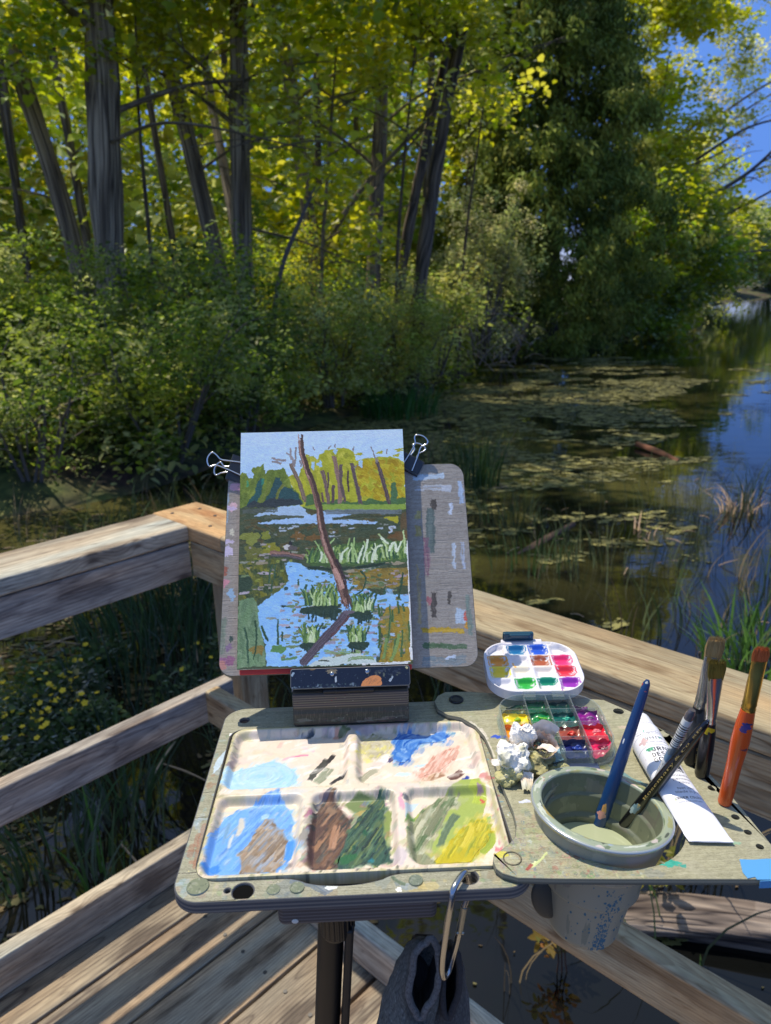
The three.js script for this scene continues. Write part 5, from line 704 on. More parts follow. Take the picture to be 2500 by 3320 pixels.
// ---------------------------------------------------------------- brushes
const ferruleM = mat({ color: rgb(0.62, 0.6, 0.56), metalness: 1, roughness: 0.25 }), goldM = mat({ color: rgb(0.72, 0.46, 0.1), metalness: 1, roughness: 0.22 });
function hair(A, B, w0, w1, thick, seed, n = 150) { // flat tuft of bristles
  const r = rng(seed), out = [], d = B.clone().sub(A), ax = d.clone().normalize(), side = V(1, 0, 0).addScaledVector(ax, -ax.x).normalize(), dep = V().crossVectors(ax, side);
  for (let i = 0; i < n; i++) { const u = r() * 2 - 1, v = (r() * 2 - 1) * Math.sqrt(1 - u * u * 0.8), L = 0.88 + 0.16 * r() - 0.07 * u * u, bow = 1 + 0.16 * (1 - Math.abs(w1 / w0 - 1)); const a = A.clone().addScaledVector(side, u * w0).addScaledVector(dep, v * thick), m = A.clone().addScaledVector(d, 0.5).addScaledVector(side, u * lerp(w0, w1, 0.5) * bow).addScaledVector(dep, v * thick), b = A.clone().addScaledVector(d, L).addScaledVector(side, u * w1 + (r() - 0.5) * 0.0004).addScaledVector(dep, v * thick * 0.8 + (r() - 0.5) * 0.0004); out.push(stem([a, m, b], [0.00027, 0.00024, 0.00008], 4, 2)); }
  out.push(loft([[0, w0 * 0.98, thick], [0.4, lerp(w0, w1, 0.5), thick], [0.82, w1 * 0.9, thick * 0.6]].map(([t, w, q]) => Array.from({ length: 14 }, (_, i) => { const a = i / 14 * 2 * Math.PI; return A.clone().addScaledVector(d, t).addScaledVector(side, Math.cos(a) * w).addScaledVector(dep, Math.sin(a) * q); })), { capB: true }));
  return out;
}
const speckTex = (base, list, extra) => texture(paint(256, 1024, (x, w, h) => { x.fillStyle = C(base); x.fillRect(0, 0, w, h); for (const [u, v, a, b, c] of list) blob(x, u * w, v * h, a * w, b * h, c, 0.95, 0.45); extra?.(x, w, h); }));
// text reading along the handle; v grows from A to B, u = 0.5 faces the viewer
const along = (x, w, h, text, u, v0, size, color, flip = 1, font = 'serif') => { x.save(); x.translate(u * w, (1 - v0) * h); x.rotate(-flip * Math.PI / 2); x.scale(1, 0.7); x.fillStyle = color; x.font = `bold ${size}px ${font}`; x.textBaseline = 'middle'; x.fillText(text, 0, 0); x.restore(); };
const V3 = (l) => V(l[0] / 1e3, l[1] / 1e3, l[2] / 1e3);
const CAM = V(0, 0.33, 0.43);
{ // in the cup
  const A = V3([137.9, -35, 16]), B = V3([171.4, 75.7, 0]), d = B.clone().sub(A), A0 = A.clone().addScaledVector(d, -0.2);
  const t = onEasel('paint_brush', 'dark blue paint brush standing handle up in the water cup', 'brush', [A0.x * 1e3, A0.y * 1e3, A0.z * 1e3]);
  const m = mat({ map: speckTex([22, 62, 112], [[0.5, 0.09, 0.09, 0.05, [222, 220, 206]], [0.47, 0.13, 0.07, 0.035, [214, 212, 200]], [0.3, 0.22, 0.06, 0.03, [180, 50, 60]], [0.55, 0.33, 0.05, 0.012, [196, 90, 90]], [0.35, 0.31, 0.02, 0.01, [60, 130, 90]], [0.5, 0.78, 0.05, 0.02, [214, 160, 90]], [0.45, 0.8, 0.1, 0.012, [206, 150, 140]], [0.4, 0.55, 0.02, 0.008, [230, 230, 230]]], (x, w, h) => speckle(x, 40, 0, 0, w, h, [[120, 150, 180], [40, 90, 130], [16, 40, 76]], 1, 4, 0.6)), roughness: 0.35, clearcoat: 0.35 });
  put('handle', bar(A0, B, [[0, 0.0046], [0.3, 0.0047], [0.6, 0.0041], [0.93, 0.0030], [0.98, 0.0025], [1, 0.0012]], CAM.clone().sub(A), 24), m, t);
}
{
  const A = V3([148.3, -38, 18.1]), B = V3([194.2, 69.6, 40]), d = B.clone().sub(A), A0 = A.clone().addScaledVector(d, -0.15);
  const t = onEasel('paint_brush', 'black paint brush with gold lettering leaning out of the water cup', 'brush', [A0.x * 1e3, A0.y * 1e3, A0.z * 1e3]);
  const m = mat({ map: speckTex([14, 13, 14], [[0.56, 0.1, 0.04, 0.012, [226, 226, 220]], [0.45, 0.735, 0.1, 0.02, [110, 140, 150]], [0.4, 0.75, 0.05, 0.01, [150, 170, 170]]], (x, w, h) => { x.textAlign = 'left'; along(x, w, h, '4  Rosemary & Co  SER 302', 0.47, 0.27, 33, C([198, 166, 92]), 1); }), roughness: 0.25, clearcoat: 0.6, clearcoatRoughness: 0.12 });
  put('handle', bar(A0, B, [[0, 0.0042], [0.3, 0.0043], [0.62, 0.0039], [0.94, 0.0027], [0.985, 0.002], [1, 0.0009]], CAM.clone().sub(B), 24), m, t);
}
{
  const A = V3([158.2, -38, 19.1]), B = V3([188.8, 71, 30]), d = B.clone().sub(A), A0 = A.clone().addScaledVector(d, -0.1), at = (k) => A0.clone().addScaledVector(B.clone().sub(A0), k);
  const t = onEasel('paint_brush', 'clear handled brush with a striped label behind the black brush in the cup', 'brush', [A0.x * 1e3, A0.y * 1e3, A0.z * 1e3]);
  put('ferrule', bar(at(0), at(0.52), [[0, 0.0034], [0.6, 0.003], [1, 0.0026]], CAM.clone().sub(B), 20), mat({ color: rgb(0.36, 0.33, 0.26), metalness: 0.9, roughness: 0.3 }), t);
  put('handle', bar(at(0.5), at(1), [[0, 0.0023], [0.5, 0.0026], [0.95, 0.0028], [1, 0.002]], CAM.clone().sub(B), 20), mat({ color: srgb(92, 88, 90), roughness: 0.12, clearcoat: 0.6 }), t);
  const lab = mat({ map: texture(paint(256, 512, (x, w, h) => { x.fillStyle = C([214, 216, 214]); x.fillRect(0, 0, w, h); x.fillStyle = '#1c1c1e'; for (let y = h * 0.09; y < h * 0.45;) { const k = 3 + 9 * rc(); x.fillRect(w * 0.22, y, w * 0.56, k); y += k + 4 + 8 * rc(); } blob(x, w * 0.45, h * 0.58, w * 0.4, h * 0.1, [96, 130, 160], 0.9, 0.5); blob(x, w * 0.5, h * 0.52, w * 0.2, h * 0.08, [110, 116, 120], 0.8, 0.5); for (let i = 0; i < 5; i++) { x.fillStyle = '#333'; for (let k = 0; k < 12; k++) x.fillRect(w * (0.3 + 0.09 * i), h * 0.74 + k * h * 0.018, w * 0.045, h * 0.01 * rc() + 1); } })), roughness: 0.3, clearcoat: 0.4 });
  put('striped_label', bar(at(0.56), at(0.94), [[0, 0.0027], [1, 0.003]], CAM.clone().sub(B), 24), lab, t);
}
function upright(label, z, rows, handleMat, fer, bristle, tuft, extra) {
  // rows: handle bottom, handle top, ferrule top, tuft top as [x, y] mm with radii
  const [b0, b1, f1, tt] = rows, P = (q) => V(q[0] / 1e3, q[1] / 1e3, z / 1e3);
  const t = onEasel('paint_brush', label, 'brush', [b0[0], 4.6, z]);
  put('handle', bar(P(b0), P(b1), b0[2], V(-0.45, 0, 1), 24), handleMat, t);
  const fd = P(f1).sub(P(b1)), seg = [0, 0.06, 0.1, 0.14, 0.2, 0.55, 0.75, 1], rad = [1, 1.06, 0.96, 1.06, 1, 1, 1, 1];
  const rings = seg.map((k, i) => { const flat = sstep(k, 0.45, 0.85), w = lerp(b1[2] * rad[i], f1[2], sstep(k, 0.1, 1)), q = lerp(b1[2] * rad[i], f1[3], flat), ax = fd.clone().normalize(), side = V(1, 0, 0).addScaledVector(ax, -ax.x).normalize(), dep = V().crossVectors(ax, side); return Array.from({ length: 22 }, (_, n) => { const a = n / 22 * 2 * Math.PI; return P(b1).addScaledVector(fd, k).addScaledVector(side, Math.cos(a) * w).addScaledVector(dep, Math.sin(a) * q); }); });
  put('ferrule', loft(rings, { capA: true, capB: true }), fer, t);
  put('bristles', hair(P(f1).addScaledVector(fd, -0.05), P(tt), f1[2] * 0.92, tt[2], f1[3] * 0.85, z + 60, 170), bristle, t);
  return t;
}
const hairM = (c) => mat({ color: srgb(...c), roughness: 0.5, clearcoat: 0.2 });
upright('short black handled flat brush with dark olive bristles standing on the tray', 7.4, [[211.5, 5, [[0, 0.0042], [0.04, 0.0048], [0.5, 0.005], [0.8, 0.0045], [1, 0.0036]]], [213.4, 46, 0.0034], [213.1, 79.8, 0.0052, 0.0019], [213.2, 93.4, 0.0056]],
  mat({ map: speckTex([20, 20, 21], [[0.5, 0.12, 0.14, 0.05, [206, 186, 30]], [0.42, 0.17, 0.06, 0.05, [190, 170, 24]], [0.7, 0.5, 0.01, 0.3, [120, 130, 130]]], (x, w, h) => { speckle(x, 40, 0, 0, w, h, [[90, 96, 96], [40, 44, 44], [160, 164, 160]], 0.6, 2.4, 0.6); }), roughness: 0.3, clearcoat: 0.4 }), ferruleM, hairM([122, 106, 34]), 0);
upright('taller black handled flat brush with tan bristles just behind the olive one', -7, [[210.4, 5, [[0, 0.0046], [0.04, 0.0052], [0.5, 0.0052], [0.85, 0.0046], [1, 0.0038]]], [211.8, 49, 0.0036], [217.2, 87.2, 0.0058, 0.002], [218.6, 102, 0.0056]],
  mat({ map: speckTex([24, 25, 28], [[0.6, 0.2, 0.12, 0.14, [70, 74, 78]], [0.4, 0.4, 0.1, 0.1, [52, 56, 60]]], (x, w, h) => { along(x, w, h, '12 · LOEW', 0.6, 0.42, 34, C([196, 166, 96]), -1, 'sans-serif'); speckle(x, 60, 0, 0, w, h, [[120, 126, 130], [70, 74, 78]], 0.6, 2.4, 0.6); }), roughness: 0.45 }), ferruleM, hairM([178, 148, 96]), 0);
upright('orange handled flat brush with a gold ferrule at the tray edge', 36, [[213.6, 5, [[0, 0.0039], [0.02, 0.0043], [0.45, 0.0047], [0.68, 0.0056], [0.85, 0.0052], [1, 0.0043]]], [220.8, 73.1, 0.0041], [223.7, 107.1, 0.0048, 0.0019], [224.5, 116.5, 0.0046]],
  mat({ map: speckTex([214, 86, 28], [[0.52, 0.17, 0.1, 0.05, [66, 62, 130]], [0.48, 0.22, 0.06, 0.03, [80, 70, 130]], [0.6, 0.14, 0.08, 0.012, [50, 50, 90]], [0.6, 0.44, 0.06, 0.012, [110, 60, 70]], [0.55, 0.84, 0.03, 0.01, [90, 50, 60]]], (x, w, h) => speckle(x, 16, 0, 0, w, h, [[240, 200, 170], [160, 60, 30]], 0.6, 2.5, 0.7)), roughness: 0.22, clearcoat: 0.6, clearcoatRoughness: 0.1 }), goldM, hairM([190, 96, 44]), 0);

// ---------------------------------------------------------------- tube of white paint
{
  const tubeT = onEasel('paint_tube', 'squeezed white paint tube with black lettering lying on the tray', 'paint tube', [187, 4.6, 20]);
  const rows = [[-27, 10.4, 10.2, 10.6, 183.6], [-24, 11.2, 10.8, 10.4, 183.3], [-15, 11.4, 10.4, 10.2, 183], [0, 11.6, 9.4, 9.6, 183], [20, 11.9, 7.6, 8.2, 183.6], [40, 12.4, 5, 6.2, 185.2], [55, 12.8, 2.8, 4.4, 186.8], [64, 13, 1.2, 3.2, 187.8], [66, 13.1, 0.5, 2.8, 188], [71.5, 13.2, 0.45, 2.9, 188.6]];
  const N = 48, rings = rows.map(([z, a, b, y, x]) => Array.from({ length: N }, (_, i) => { const t = (i / N - 0.25) * 2 * Math.PI, w = z > 60 ? 0.4 * Math.sin(i * 0.9) : 0, cx = Math.sign(Math.cos(t)) * Math.pow(Math.abs(Math.cos(t)), 0.85) * a; return e3(x + cx, 4.7 + y - Math.min(y, 10) * 0 + Math.sin(t) * b + w * 0.2 - (y - b) * 0.35, z + 0.1 * cx * sstep(z, 0, 66)); }));
  // u: 0 under, 0.5 on top; v: cap to crimp
  const lab = paint(2048, 1024, (x, w, h) => {
    x.fillStyle = C([238, 238, 244]); x.fillRect(0, 0, w, h);
    // drawn in mm: X across (0 = middle of the top), Y from the shoulder
    const kx = w / 62, ky = h / 99; x.setTransform(-kx, 0, 0, ky, w / 2, 0); x.fillStyle = x.strokeStyle = '#26262a'; x.textAlign = 'left'; x.textBaseline = 'alphabetic';
    const tx = (s, X, Y, size, font = 'sans-serif', bold = '', st = 1) => { x.save(); x.translate(X, Y); x.scale(st, 1); x.scale(0.1, 0.1); x.font = `${bold} ${size * 10}px ${font}`; x.fillText(s, 0, 0); x.restore(); };
    x.lineWidth = 0.18; for (const Y of [9.4, 13.6, 24.6]) { x.beginPath(); x.moveTo(-20, Y); x.lineTo(20, Y); x.stroke(); }
    tx('The Superfine Turner', -9, 12.6, 2.5); tx('WHITE', -5.6, 18.6, 3.4, 'sans-serif', '', 1.15); tx('PW6(titanium dioxide)', -7.6, 21.8, 1.9);
    tx('TURNER', -6.4, 30.2, 5, 'sans-serif', 'bold', 0.8); tx('DESIGN', -5.4, 34.8, 5, 'sans-serif', 'bold', 0.8); tx('GOUACHE', -5.8, 39.4, 5, 'sans-serif', 'bold', 0.8);
    x.fillRect(-0.5, 41.6, 7.6, 7.2); x.strokeStyle = '#eeeef2'; x.lineWidth = 0.5; for (let i = 0; i < 4; i++) { x.beginPath(); x.arc(3.3, 45.6 + i * 0.3, 0.7 + i * 0.75, 0.2, 5.4); x.stroke(); }
    x.fillStyle = '#26262a'; tx('concentrated', -2.4, 52.4, 2.2); tx('permanent', -1.4, 55.2, 2.2); tx('colour', 0.4, 58, 2.2); tx('Net 25ml', -1.6, 62.4, 2.2); tx('Made in Japan', -3.4, 65, 2.2); tx('TURNER COLOUR WORKS LTD.', -6.4, 69.4, 2.3, 'sans-serif', 'bold', 0.82); tx('Osaka 532-0032 Japan', -5, 71.6, 1.3);
    blob(x, -6.2, 19.4, 3.4, 2.8, [206, 176, 176], 0.95, 0.5); blob(x, -4.8, 27.6, 2.4, 1.4, [40, 150, 110], 0.9, 0.5); blob(x, -5.6, 69, 1, 1, [140, 160, 120], 0.9); blob(x, 3.8, 17.4, 0.9, 0.6, [40, 150, 110], 0.8, 0.5); blob(x, -3, 10, 0.5, 0.8, [60, 170, 140], 0.9); speckle(x, 20, -12, 15, -6, 34, [[196, 170, 160]], 0.1, 0.4, 0.9); speckle(x, 14, 0, 0, 14, 90, [[206, 180, 150], [180, 180, 180]], 0.1, 0.4, 0.8);
  });
  const g = loft(rings, { capA: true, capB: true });
  // loft u starts at t = -90 degrees (underneath), so the top sits at 0.5
  const tt = texture(lab, { wrap: THREE.ClampToEdgeWrapping });
  { const U = g.attributes.uv, P = g.attributes.position; for (let i = 0; i < U.count; i++) U.setY(i, 1 - clamp((P.getZ(i) * 1e3 + 27) / 99, 0.002, 0.998)); }
  put('tube_body', g, mat({ map: tt, roughness: 0.3, clearcoat: 0.35, clearcoatRoughness: 0.2 }), tubeT);
  const cap = []; const cr = (z0, z1, r0, r1) => loft([[z0, r0 * 0.94], [z0 + 0.6, r0], [z1, r1]].map(([z, r]) => Array.from({ length: 60 }, (_, i) => { const a = i / 60 * 2 * Math.PI, q = r * (1 - 0.025 * (i % 2)); return e3(184.6 + (z + 27) * -0.12 + Math.cos(a) * q, 14.2 + Math.sin(a) * q, z); })), { capA: true, capB: true });
  put('screw_cap', [cr(-45, -30.4, 8.2, 9.6)], mat({ color: srgb(236, 236, 238), roughness: 0.35 }), tubeT);
  put('collar', cr(-30.2, -27, 9.9, 10.4), mat({ color: srgb(200, 200, 206), roughness: 0.3 }), tubeT);
}

// ---------------------------------------------------------------- crumpled tissue
{
  const tis = onEasel('paper_tissue', 'crumpled paper tissue stained olive and peach beside the water cup', 'tissue', [98, 4.6, -8]);
  const m = mat({ vertexColors: true, roughness: 0.9, sheen: 0.2 }), col = (g, f) => { const P = g.attributes.position, c = []; for (let i = 0; i < P.count; i++) { const q = f(P.getX(i) * 1e3, P.getY(i) * 1e3, P.getZ(i) * 1e3, i); const k = srgb(...q); c.push(k.r, k.g, k.b); } g.setAttribute('color', new THREE.Float32BufferAttribute(c, 3)); return g; };
  const W = [240, 237, 230], O = [134, 132, 84], PE = [222, 186, 160], BR = [92, 78, 58], YG = [186, 180, 128];
  const mixc = (a, b, t) => a.map((v, i) => lerp(v, b[i], clamp(t, 0, 1)));
  const fr = rng(19), FOLDS = Array.from({ length: 8 }, (_, i) => { const v = V(fr() - 0.5, fr() - 0.5, fr() - 0.5).normalize(); return [v.x, v.y, v.z, 0.9 + i * 0.42, 0.4 / (1 + i * 0.5)]; });
  const lump = (cx, cy, cz, rx, ry, rz, seed, f) => { const g = new THREE.IcosahedronGeometry(1, 8), P = g.attributes.position; for (let i = 0; i < P.count; i++) { const x = P.getX(i), y = P.getY(i), z = P.getZ(i); let k = 0; for (const [dx, dy, dz, fq, am] of FOLDS) { const u = (x * dx + y * dy + z * dz) * fq + seed * dx * 3.1; k += am * (Math.abs((((u % 2) + 2) % 2) - 1) - 0.5); } const s = 0.92 + k + 0.16 * (hash3(Math.round(x * 900), Math.round(y * 900), Math.round(z * 900) + seed) - 0.5); P.setXYZ(i, (cx + x * rx * s) / 1e3, Math.max(4.7, cy + y * ry * s) / 1e3, (cz + z * rz * s) / 1e3); } g.computeVertexNormals(); g.deleteAttribute('uv'); return col(g, f); };
  const sh = [];
  sh.push(lump(86, 15, -4, 11.5, 15, 13, 3, (x, y, z) => mixc(mixc(YG, W, (y - 6) / 8), O, 1.1 * fbm(x * 0.2, z * 0.2 + 4, y * 0.1, 3))));
  sh.push(lump(80, 9, 5, 8.5, 7.5, 8.5, 8, (x, y, z) => mixc(mixc(O, YG, (y - 4) / 6), W, fbm(x * 0.25, y * 0.25, z * 0.2, 3) * 1.6)));
  sh.push(lump(104, 9, -10, 14, 8, 13, 12, (x, y, z) => mixc(mixc(O, BR, 0.4), YG, (y - 7) / 9 + fbm(x * 0.2, z * 0.2, 0, 3))));
  sh.push(lump(94, 21, -21, 9, 12, 8, 17, (x, y) => mixc(PE, W, (y - 14) / 12 + 0.3)));
  sh.push(lump(117, 6, -3, 7, 4.6, 6, 22, (x, y) => mixc(O, YG, (y - 4) / 7)));
  // rolled rosette: a strip wound inwards, opening towards the viewer
  const c = V(107, 17, -16), ax = V(-0.1, 0.78, 0.6).normalize(), u = V(1, 0, 0).addScaledVector(ax, -ax.x).normalize(), v = V().crossVectors(ax, u), n = 150, rings = [];
  for (let i = 0; i <= n; i++) { const t = i / n, a = t * 4.3 * Math.PI + 0.6, rad = lerp(14.5, 3, Math.pow(t, 0.8)) * (1 + 0.13 * noise(i * 0.12, 4)), row = []; for (let k = 0; k <= 12; k++) { const h = k / 12, top = lerp(7.5, 3.5, t) + 2.8 * noise(i * 0.16, 9) + 1.2 * noise(i * 0.5, 2), y = lerp(-8, top, h), flare = 1 + 0.16 * h * h + 0.06 * noise(i * 0.3, h * 4) - 0.3 * (1 - h) * (1 - h); row.push(c.clone().addScaledVector(u, Math.cos(a) * rad * flare).addScaledVector(v, Math.sin(a) * rad * flare).addScaledVector(ax, y).add(V(0.5 * noise(i * 0.7, h * 9), 0.5 * noise(i * 0.7, h * 9, 3), 0)).divideScalar(1e3)); } rings.push(row); }
  const g = loft(rings, { closed: false }); const per = 13; g.deleteAttribute('uv');
  sh.push(col(g, (x, y, z, i) => { const t = Math.floor(i / per) / n, h = (i % per) / 12; const f = fbm(t * 22, h * 2.5, 3, 3); return mixc(mixc(mixc(W, PE, 0.1 + 0.75 * t + f), BR, sstep(1 - h, 0.5, 1) * t + (t > 0.65 ? 0.2 + f : 0)), O, t < 0.3 ? 0.3 * (1 - h) + 0.6 * f : 0); }));
  // loose torn flaps
  const fl = rng(41); for (const [cx, cy, cz, L, w0, az, lift] of [[99, 24, -27, 13, 11, 2.0, 0.9], [84, 21, -10, 11, 10, 2.6, 0.6], [104, 22, -9, 12, 9, 0.9, 0.5], [91, 12, 6, 12, 10, 1.7, -0.1], [78, 14, -2, 9, 9, 3.2, 0.3]]) { const rows = []; for (let a = 0; a <= 14; a++) { const t = a / 14, row = []; for (let b = 0; b <= 14; b++) { const u = b / 14 - 0.5, fold = 1.6 * Math.abs(((u * 5 + t * 1.3 + cx) % 1 + 1) % 1 - 0.5) + 0.9 * noise(u * 7 + cx, t * 5), edge = t > 0.9 ? 0.8 * (fl() - 0.5) : 0, x = t * L + edge, s = u * w0 * (1 - 0.35 * t); row.push(e3(cx + Math.cos(az) * x - Math.sin(az) * s, Math.max(4.8, cy + lift * x + fold - 0.03 * x * x), cz + Math.sin(az) * x + Math.cos(az) * s)); } rows.push(row); } const fg = loft(rows, { closed: false }); fg.deleteAttribute('uv'); sh.push(col(fg, (x, y, z) => mixc(mixc(W, PE, 0.3 + fbm(x * 0.2, z * 0.2, cy, 3)), YG, (12 - y) / 8))); }
  put('crumpled_paper', sh, m, tis);
}

// ---------------------------------------------------------------- carabiner and gloves, tape
{
  const cb = onEasel('carabiner', 'steel carabiner hooked through the front edge of the easel board', 'carabiner', [33, 0, 90]);
  const P = [[41.4, -6, 82], [40.6, 1, 82.6], [38.4, 4.6, 84.5], [34, 5.6, 90.5], [30.4, 4, 95.8], [28.6, -4, 98], [26.4, -22, 97.6], [24.2, -46, 96], [24.2, -58, 94.5], [25.6, -64, 92], [28.4, -64, 88.5], [31, -57, 86.2], [34.6, -42, 85], [38, -22, 84.2], [40.6, -12, 83]].map(V3);
  put('wire_body', new THREE.TubeGeometry(new THREE.CatmullRomCurve3(P, true), 150, 0.0019, 12, true), steel, cb);
  put('gate', [bar(V3([38.4, -20, 84.4]), V3([35.4, -38, 85]), [[0, 0.0021], [1, 0.0021]], V(0, 0, 1), 12), new THREE.SphereGeometry(0.0012, 10, 8).translate(0.0372, -0.0375, 0.086), new THREE.SphereGeometry(0.001, 10, 8).translate(0.0342, -0.0372, 0.0862)], mat({ color: rgb(0.42, 0.42, 0.36), metalness: 0.9, roughness: 0.35 }), cb);
}
const knit = texture(paint(256, 256, (x, w, h) => { x.fillStyle = '#555'; x.fillRect(0, 0, w, h); for (let j = 0; j < 32; j++) for (let i = 0; i < 32; i++) { const v = 130 + 110 * rc(); x.strokeStyle = C([v, v, v]); x.lineWidth = 2.6; x.beginPath(); x.moveTo(i * 8 + 1, j * 8 + 1); x.lineTo(i * 8 + 4, j * 8 + 6); x.lineTo(i * 8 + 7, j * 8 + 1); x.stroke(); } }), { color: false, repeat: [4, 5] });
const wool = (c, lbl) => mat({ map: texture(paint(256, 256, (x, w, h) => { x.fillStyle = C(c); x.fillRect(0, 0, w, h); for (let q = 0; q < 256; q += 8) { x.fillStyle = C(c.map((k) => k * 0.75), 0.5); x.fillRect(q, 0, 2.5, 256); } for (let i = 0; i < 5000; i++) { const v = rc() * 1.2 + 0.4; x.fillStyle = C(c.map((q) => q * v), 0.6); x.fillRect(rc() * w, rc() * h, 2, 3); } if (lbl) speckle(x, 90, 150, 10, 200, 60, [[150, 72, 50], [120, 60, 46]], 1, 3.4, 0.9); })), bumpMap: knit, bumpScale: 0.0012, roughness: 0.95, sheen: 0.5, sheenRoughness: 0.6, sheenColor: rgb(0.3, 0.3, 0.32) });
function glove(label, base, rows, rimMat, m, dark) { // rows: centre x, y, z, half width, half length, turn of the ring from upright to level
  const t = onEasel('knit_glove', label, 'glove', base, 'gloves on the carabiner'), N = 40;
  const ringOf = ([x, y, z, a, b, th, tilt = 0]) => Array.from({ length: N }, (_, i) => { const q = (i / N) * 2 * Math.PI, cx = Math.cos(q) * a, s = Math.sin(q) * b, w = 1 + 0.1 * noise(Math.cos(q) * 2.2 + x, Math.sin(q) * 2.2 + y * 0.02) + 0.05 * noise(Math.cos(q) * 6, Math.sin(q) * 6 + y * 0.05); return e3(x + cx * w + s * Math.cos(th) * Math.sin(tilt), y + s * w * Math.cos(th) + 1.2 * noise(Math.cos(q) * 2 + 5, Math.sin(q) * 2), z - s * Math.sin(th)); });
  const fine = []; for (let i = 0; i < rows.length - 1; i++) for (let k = 0; k < 4; k++) fine.push(rows[i].map((v, n) => lerp(v, rows[i + 1][n] ?? 0, k / 4))); fine.push(rows[rows.length - 1]); const R0 = fine.map((q) => ringOf([...q, 0, 0].slice(0, 7)));
  put('glove_body', loft(R0), m, t);
  put('lining', loft([R0[0].map((p) => p.clone()), ringOf([rows[0][0] + 1, rows[0][1] - 4, rows[0][2] - 10, rows[0][3] * 0.9, rows[0][4] * 0.92, rows[0][5], rows[0][6]]), ringOf([rows[0][0] - 2, rows[0][1] - 14, rows[0][2] - 24, rows[0][3] * 0.7, rows[0][4] * 0.6, 0.6, 0])], { capB: true }), dark, t);
  put('cuff_edge', new THREE.TubeGeometry(new THREE.CatmullRomCurve3(R0[0], true), 120, 0.0021, 8, true), rimMat, t);
}
glove('dark grey knit glove with its cuff open towards the viewer', [8, -90, 88], [[14, -62, 93, 8.4, 25, 0.12, 0.14], [13, -65, 89, 10.5, 25.5, 0.18, 0.1], [10.5, -74, 85, 13, 25, 0.45, 0.06], [6, -94, 81, 15.5, 21, 1.0], [1, -128, 77, 19, 16, 1.5], [-3, -175, 74, 23, 13, 1.57]], wool([160, 158, 156]), wool([122, 124, 118], 1), wool([52, 48, 48]));
glove('darker knit glove hanging behind the other on the carabiner', [32, -90, 78], [[30.4, -76, 86, 5, 24, 0.1, 0.08], [30, -80, 80, 8.4, 25, 0.3, 0.06], [29, -90, 76, 12, 24, 0.6], [27, -110, 72, 17, 20, 1.2], [25, -150, 70, 21, 14, 1.57], [24, -190, 70, 23, 12, 1.57]], wool([80, 78, 80]), wool([112, 110, 106]), wool([18, 17, 18]));
{
  const tp = onEasel('tape_strip', 'strip of torn blue tape on the right end of the tray', 'tape', [212, 4.6, 92]), m = mat({ color: srgb(84, 158, 214), roughness: 0.6, transmission: 0.1, thickness: 0 });
  put('tape_piece', [slab(shape([199.5, 84, 207.3, 84.8, 215.1, 84.6], 0) && shape([199.5, 84, 207.3, 84.8, 215.1, 84.6, 227.8, 85.4, 219.1, 100.8, 201.7, 99.7, 201.7, 97.7, 197, 98.5, 196.4, 93.8]), 0.0046, 0.00035, 0.0001), new THREE.BoxGeometry(0.034, 0.005, 0.0004).translate(0.22, 0.0022, 0.1006)], m, tp);
}
// ---------------------------------------------------------------- ground, water
const SHORE = [[-260, -6.0], [-7, -6.2], [-3.64, -6.6], [-2.6, -6.8], [-2.0, -7.3], [-1.85, -8.8], [-1.45, -10.6], [0.04, -12], [1.6, -15.5], [2.7, -19], [4.3, -21.4], [7, -22.6], [11.8, -31.8], [18.8, -46], [25.8, -58], [32.5, -69], [39.4, -77], [60, -82], [260, -60], [260, -420], [-260, -420]];
function landDist(x, z) { // + inside the land
  let d = 1e9, inside = false;
  for (let i = 0, j = SHORE.length - 1; i < SHORE.length; j = i++) { const [ax, az] = SHORE[j], [bx, bz] = SHORE[i], t = clamp(((x - ax) * (bx - ax) + (z - az) * (bz - az)) / ((bx - ax) ** 2 + (bz - az) ** 2), 0, 1); d = Math.min(d, Math.hypot(x - ax - t * (bx - ax), z - az - t * (bz - az))); if ((az > z) !== (bz > z) && x < ((bx - ax) * (z - az)) / (bz - az) + ax) inside = !inside; }
  return inside ? d : -d;
}
const groundY = (x, z) => { const d = landDist(x, z) + 0.35 * noise(x * 0.8, z * 0.8); return d < 0 ? -0.5 + Math.max(-0.9, d * 0.25) : -0.5 + 0.42 * sstep(d, 0, 1.6) + 0.05 * Math.min(d, 22) + 0.08 * noise(x * 0.7, z * 0.7) * sstep(d, 0, 2); };
{
  const nx = 190, nz = 170, pos = [], uv = [], idx = [], warp = (t, a, b, c) => { const s = t * 2 - 1; return c + (s < 0 ? (c - a) : (b - c)) * Math.sign(s) * Math.pow(Math.abs(s), 2.3); };
  for (let j = 0; j <= nz; j++) for (let i = 0; i <= nx; i++) { const x = warp(i / nx, -250, 250, 2), z = warp(j / nz, -400, 120, -13); pos.push(x, groundY(x, z), z); uv.push(x / 3, z / 3); }
  for (let j = 0; j < nz; j++) for (let i = 0; i < nx; i++) { const a = j * (nx + 1) + i; idx.push(a, a + nx + 1, a + 1, a + 1, a + nx + 1, a + nx + 2); }
  const g = new THREE.BufferGeometry(); g.setAttribute('position', new THREE.Float32BufferAttribute(pos, 3)); g.setAttribute('uv', new THREE.Float32BufferAttribute(uv, 2)); g.setIndex(idx); g.computeVertexNormals();
  const t = texture(pixels(256, 256, (i, j, o) => { const k = fbm(i / 9, j / 9, 0, 4), b = fbm(i / 40 + 9, j / 40, 0, 3); o[0] = 74 + 60 * k + 14 * b; o[1] = 70 + 50 * k + 40 * b; o[2] = 44 + 30 * k; }), { wrap: THREE.MirroredRepeatWrapping });
  tag(part('ground', g, mat({ map: t, roughness: 1 }), scene), null, null, null, 'structure');
}
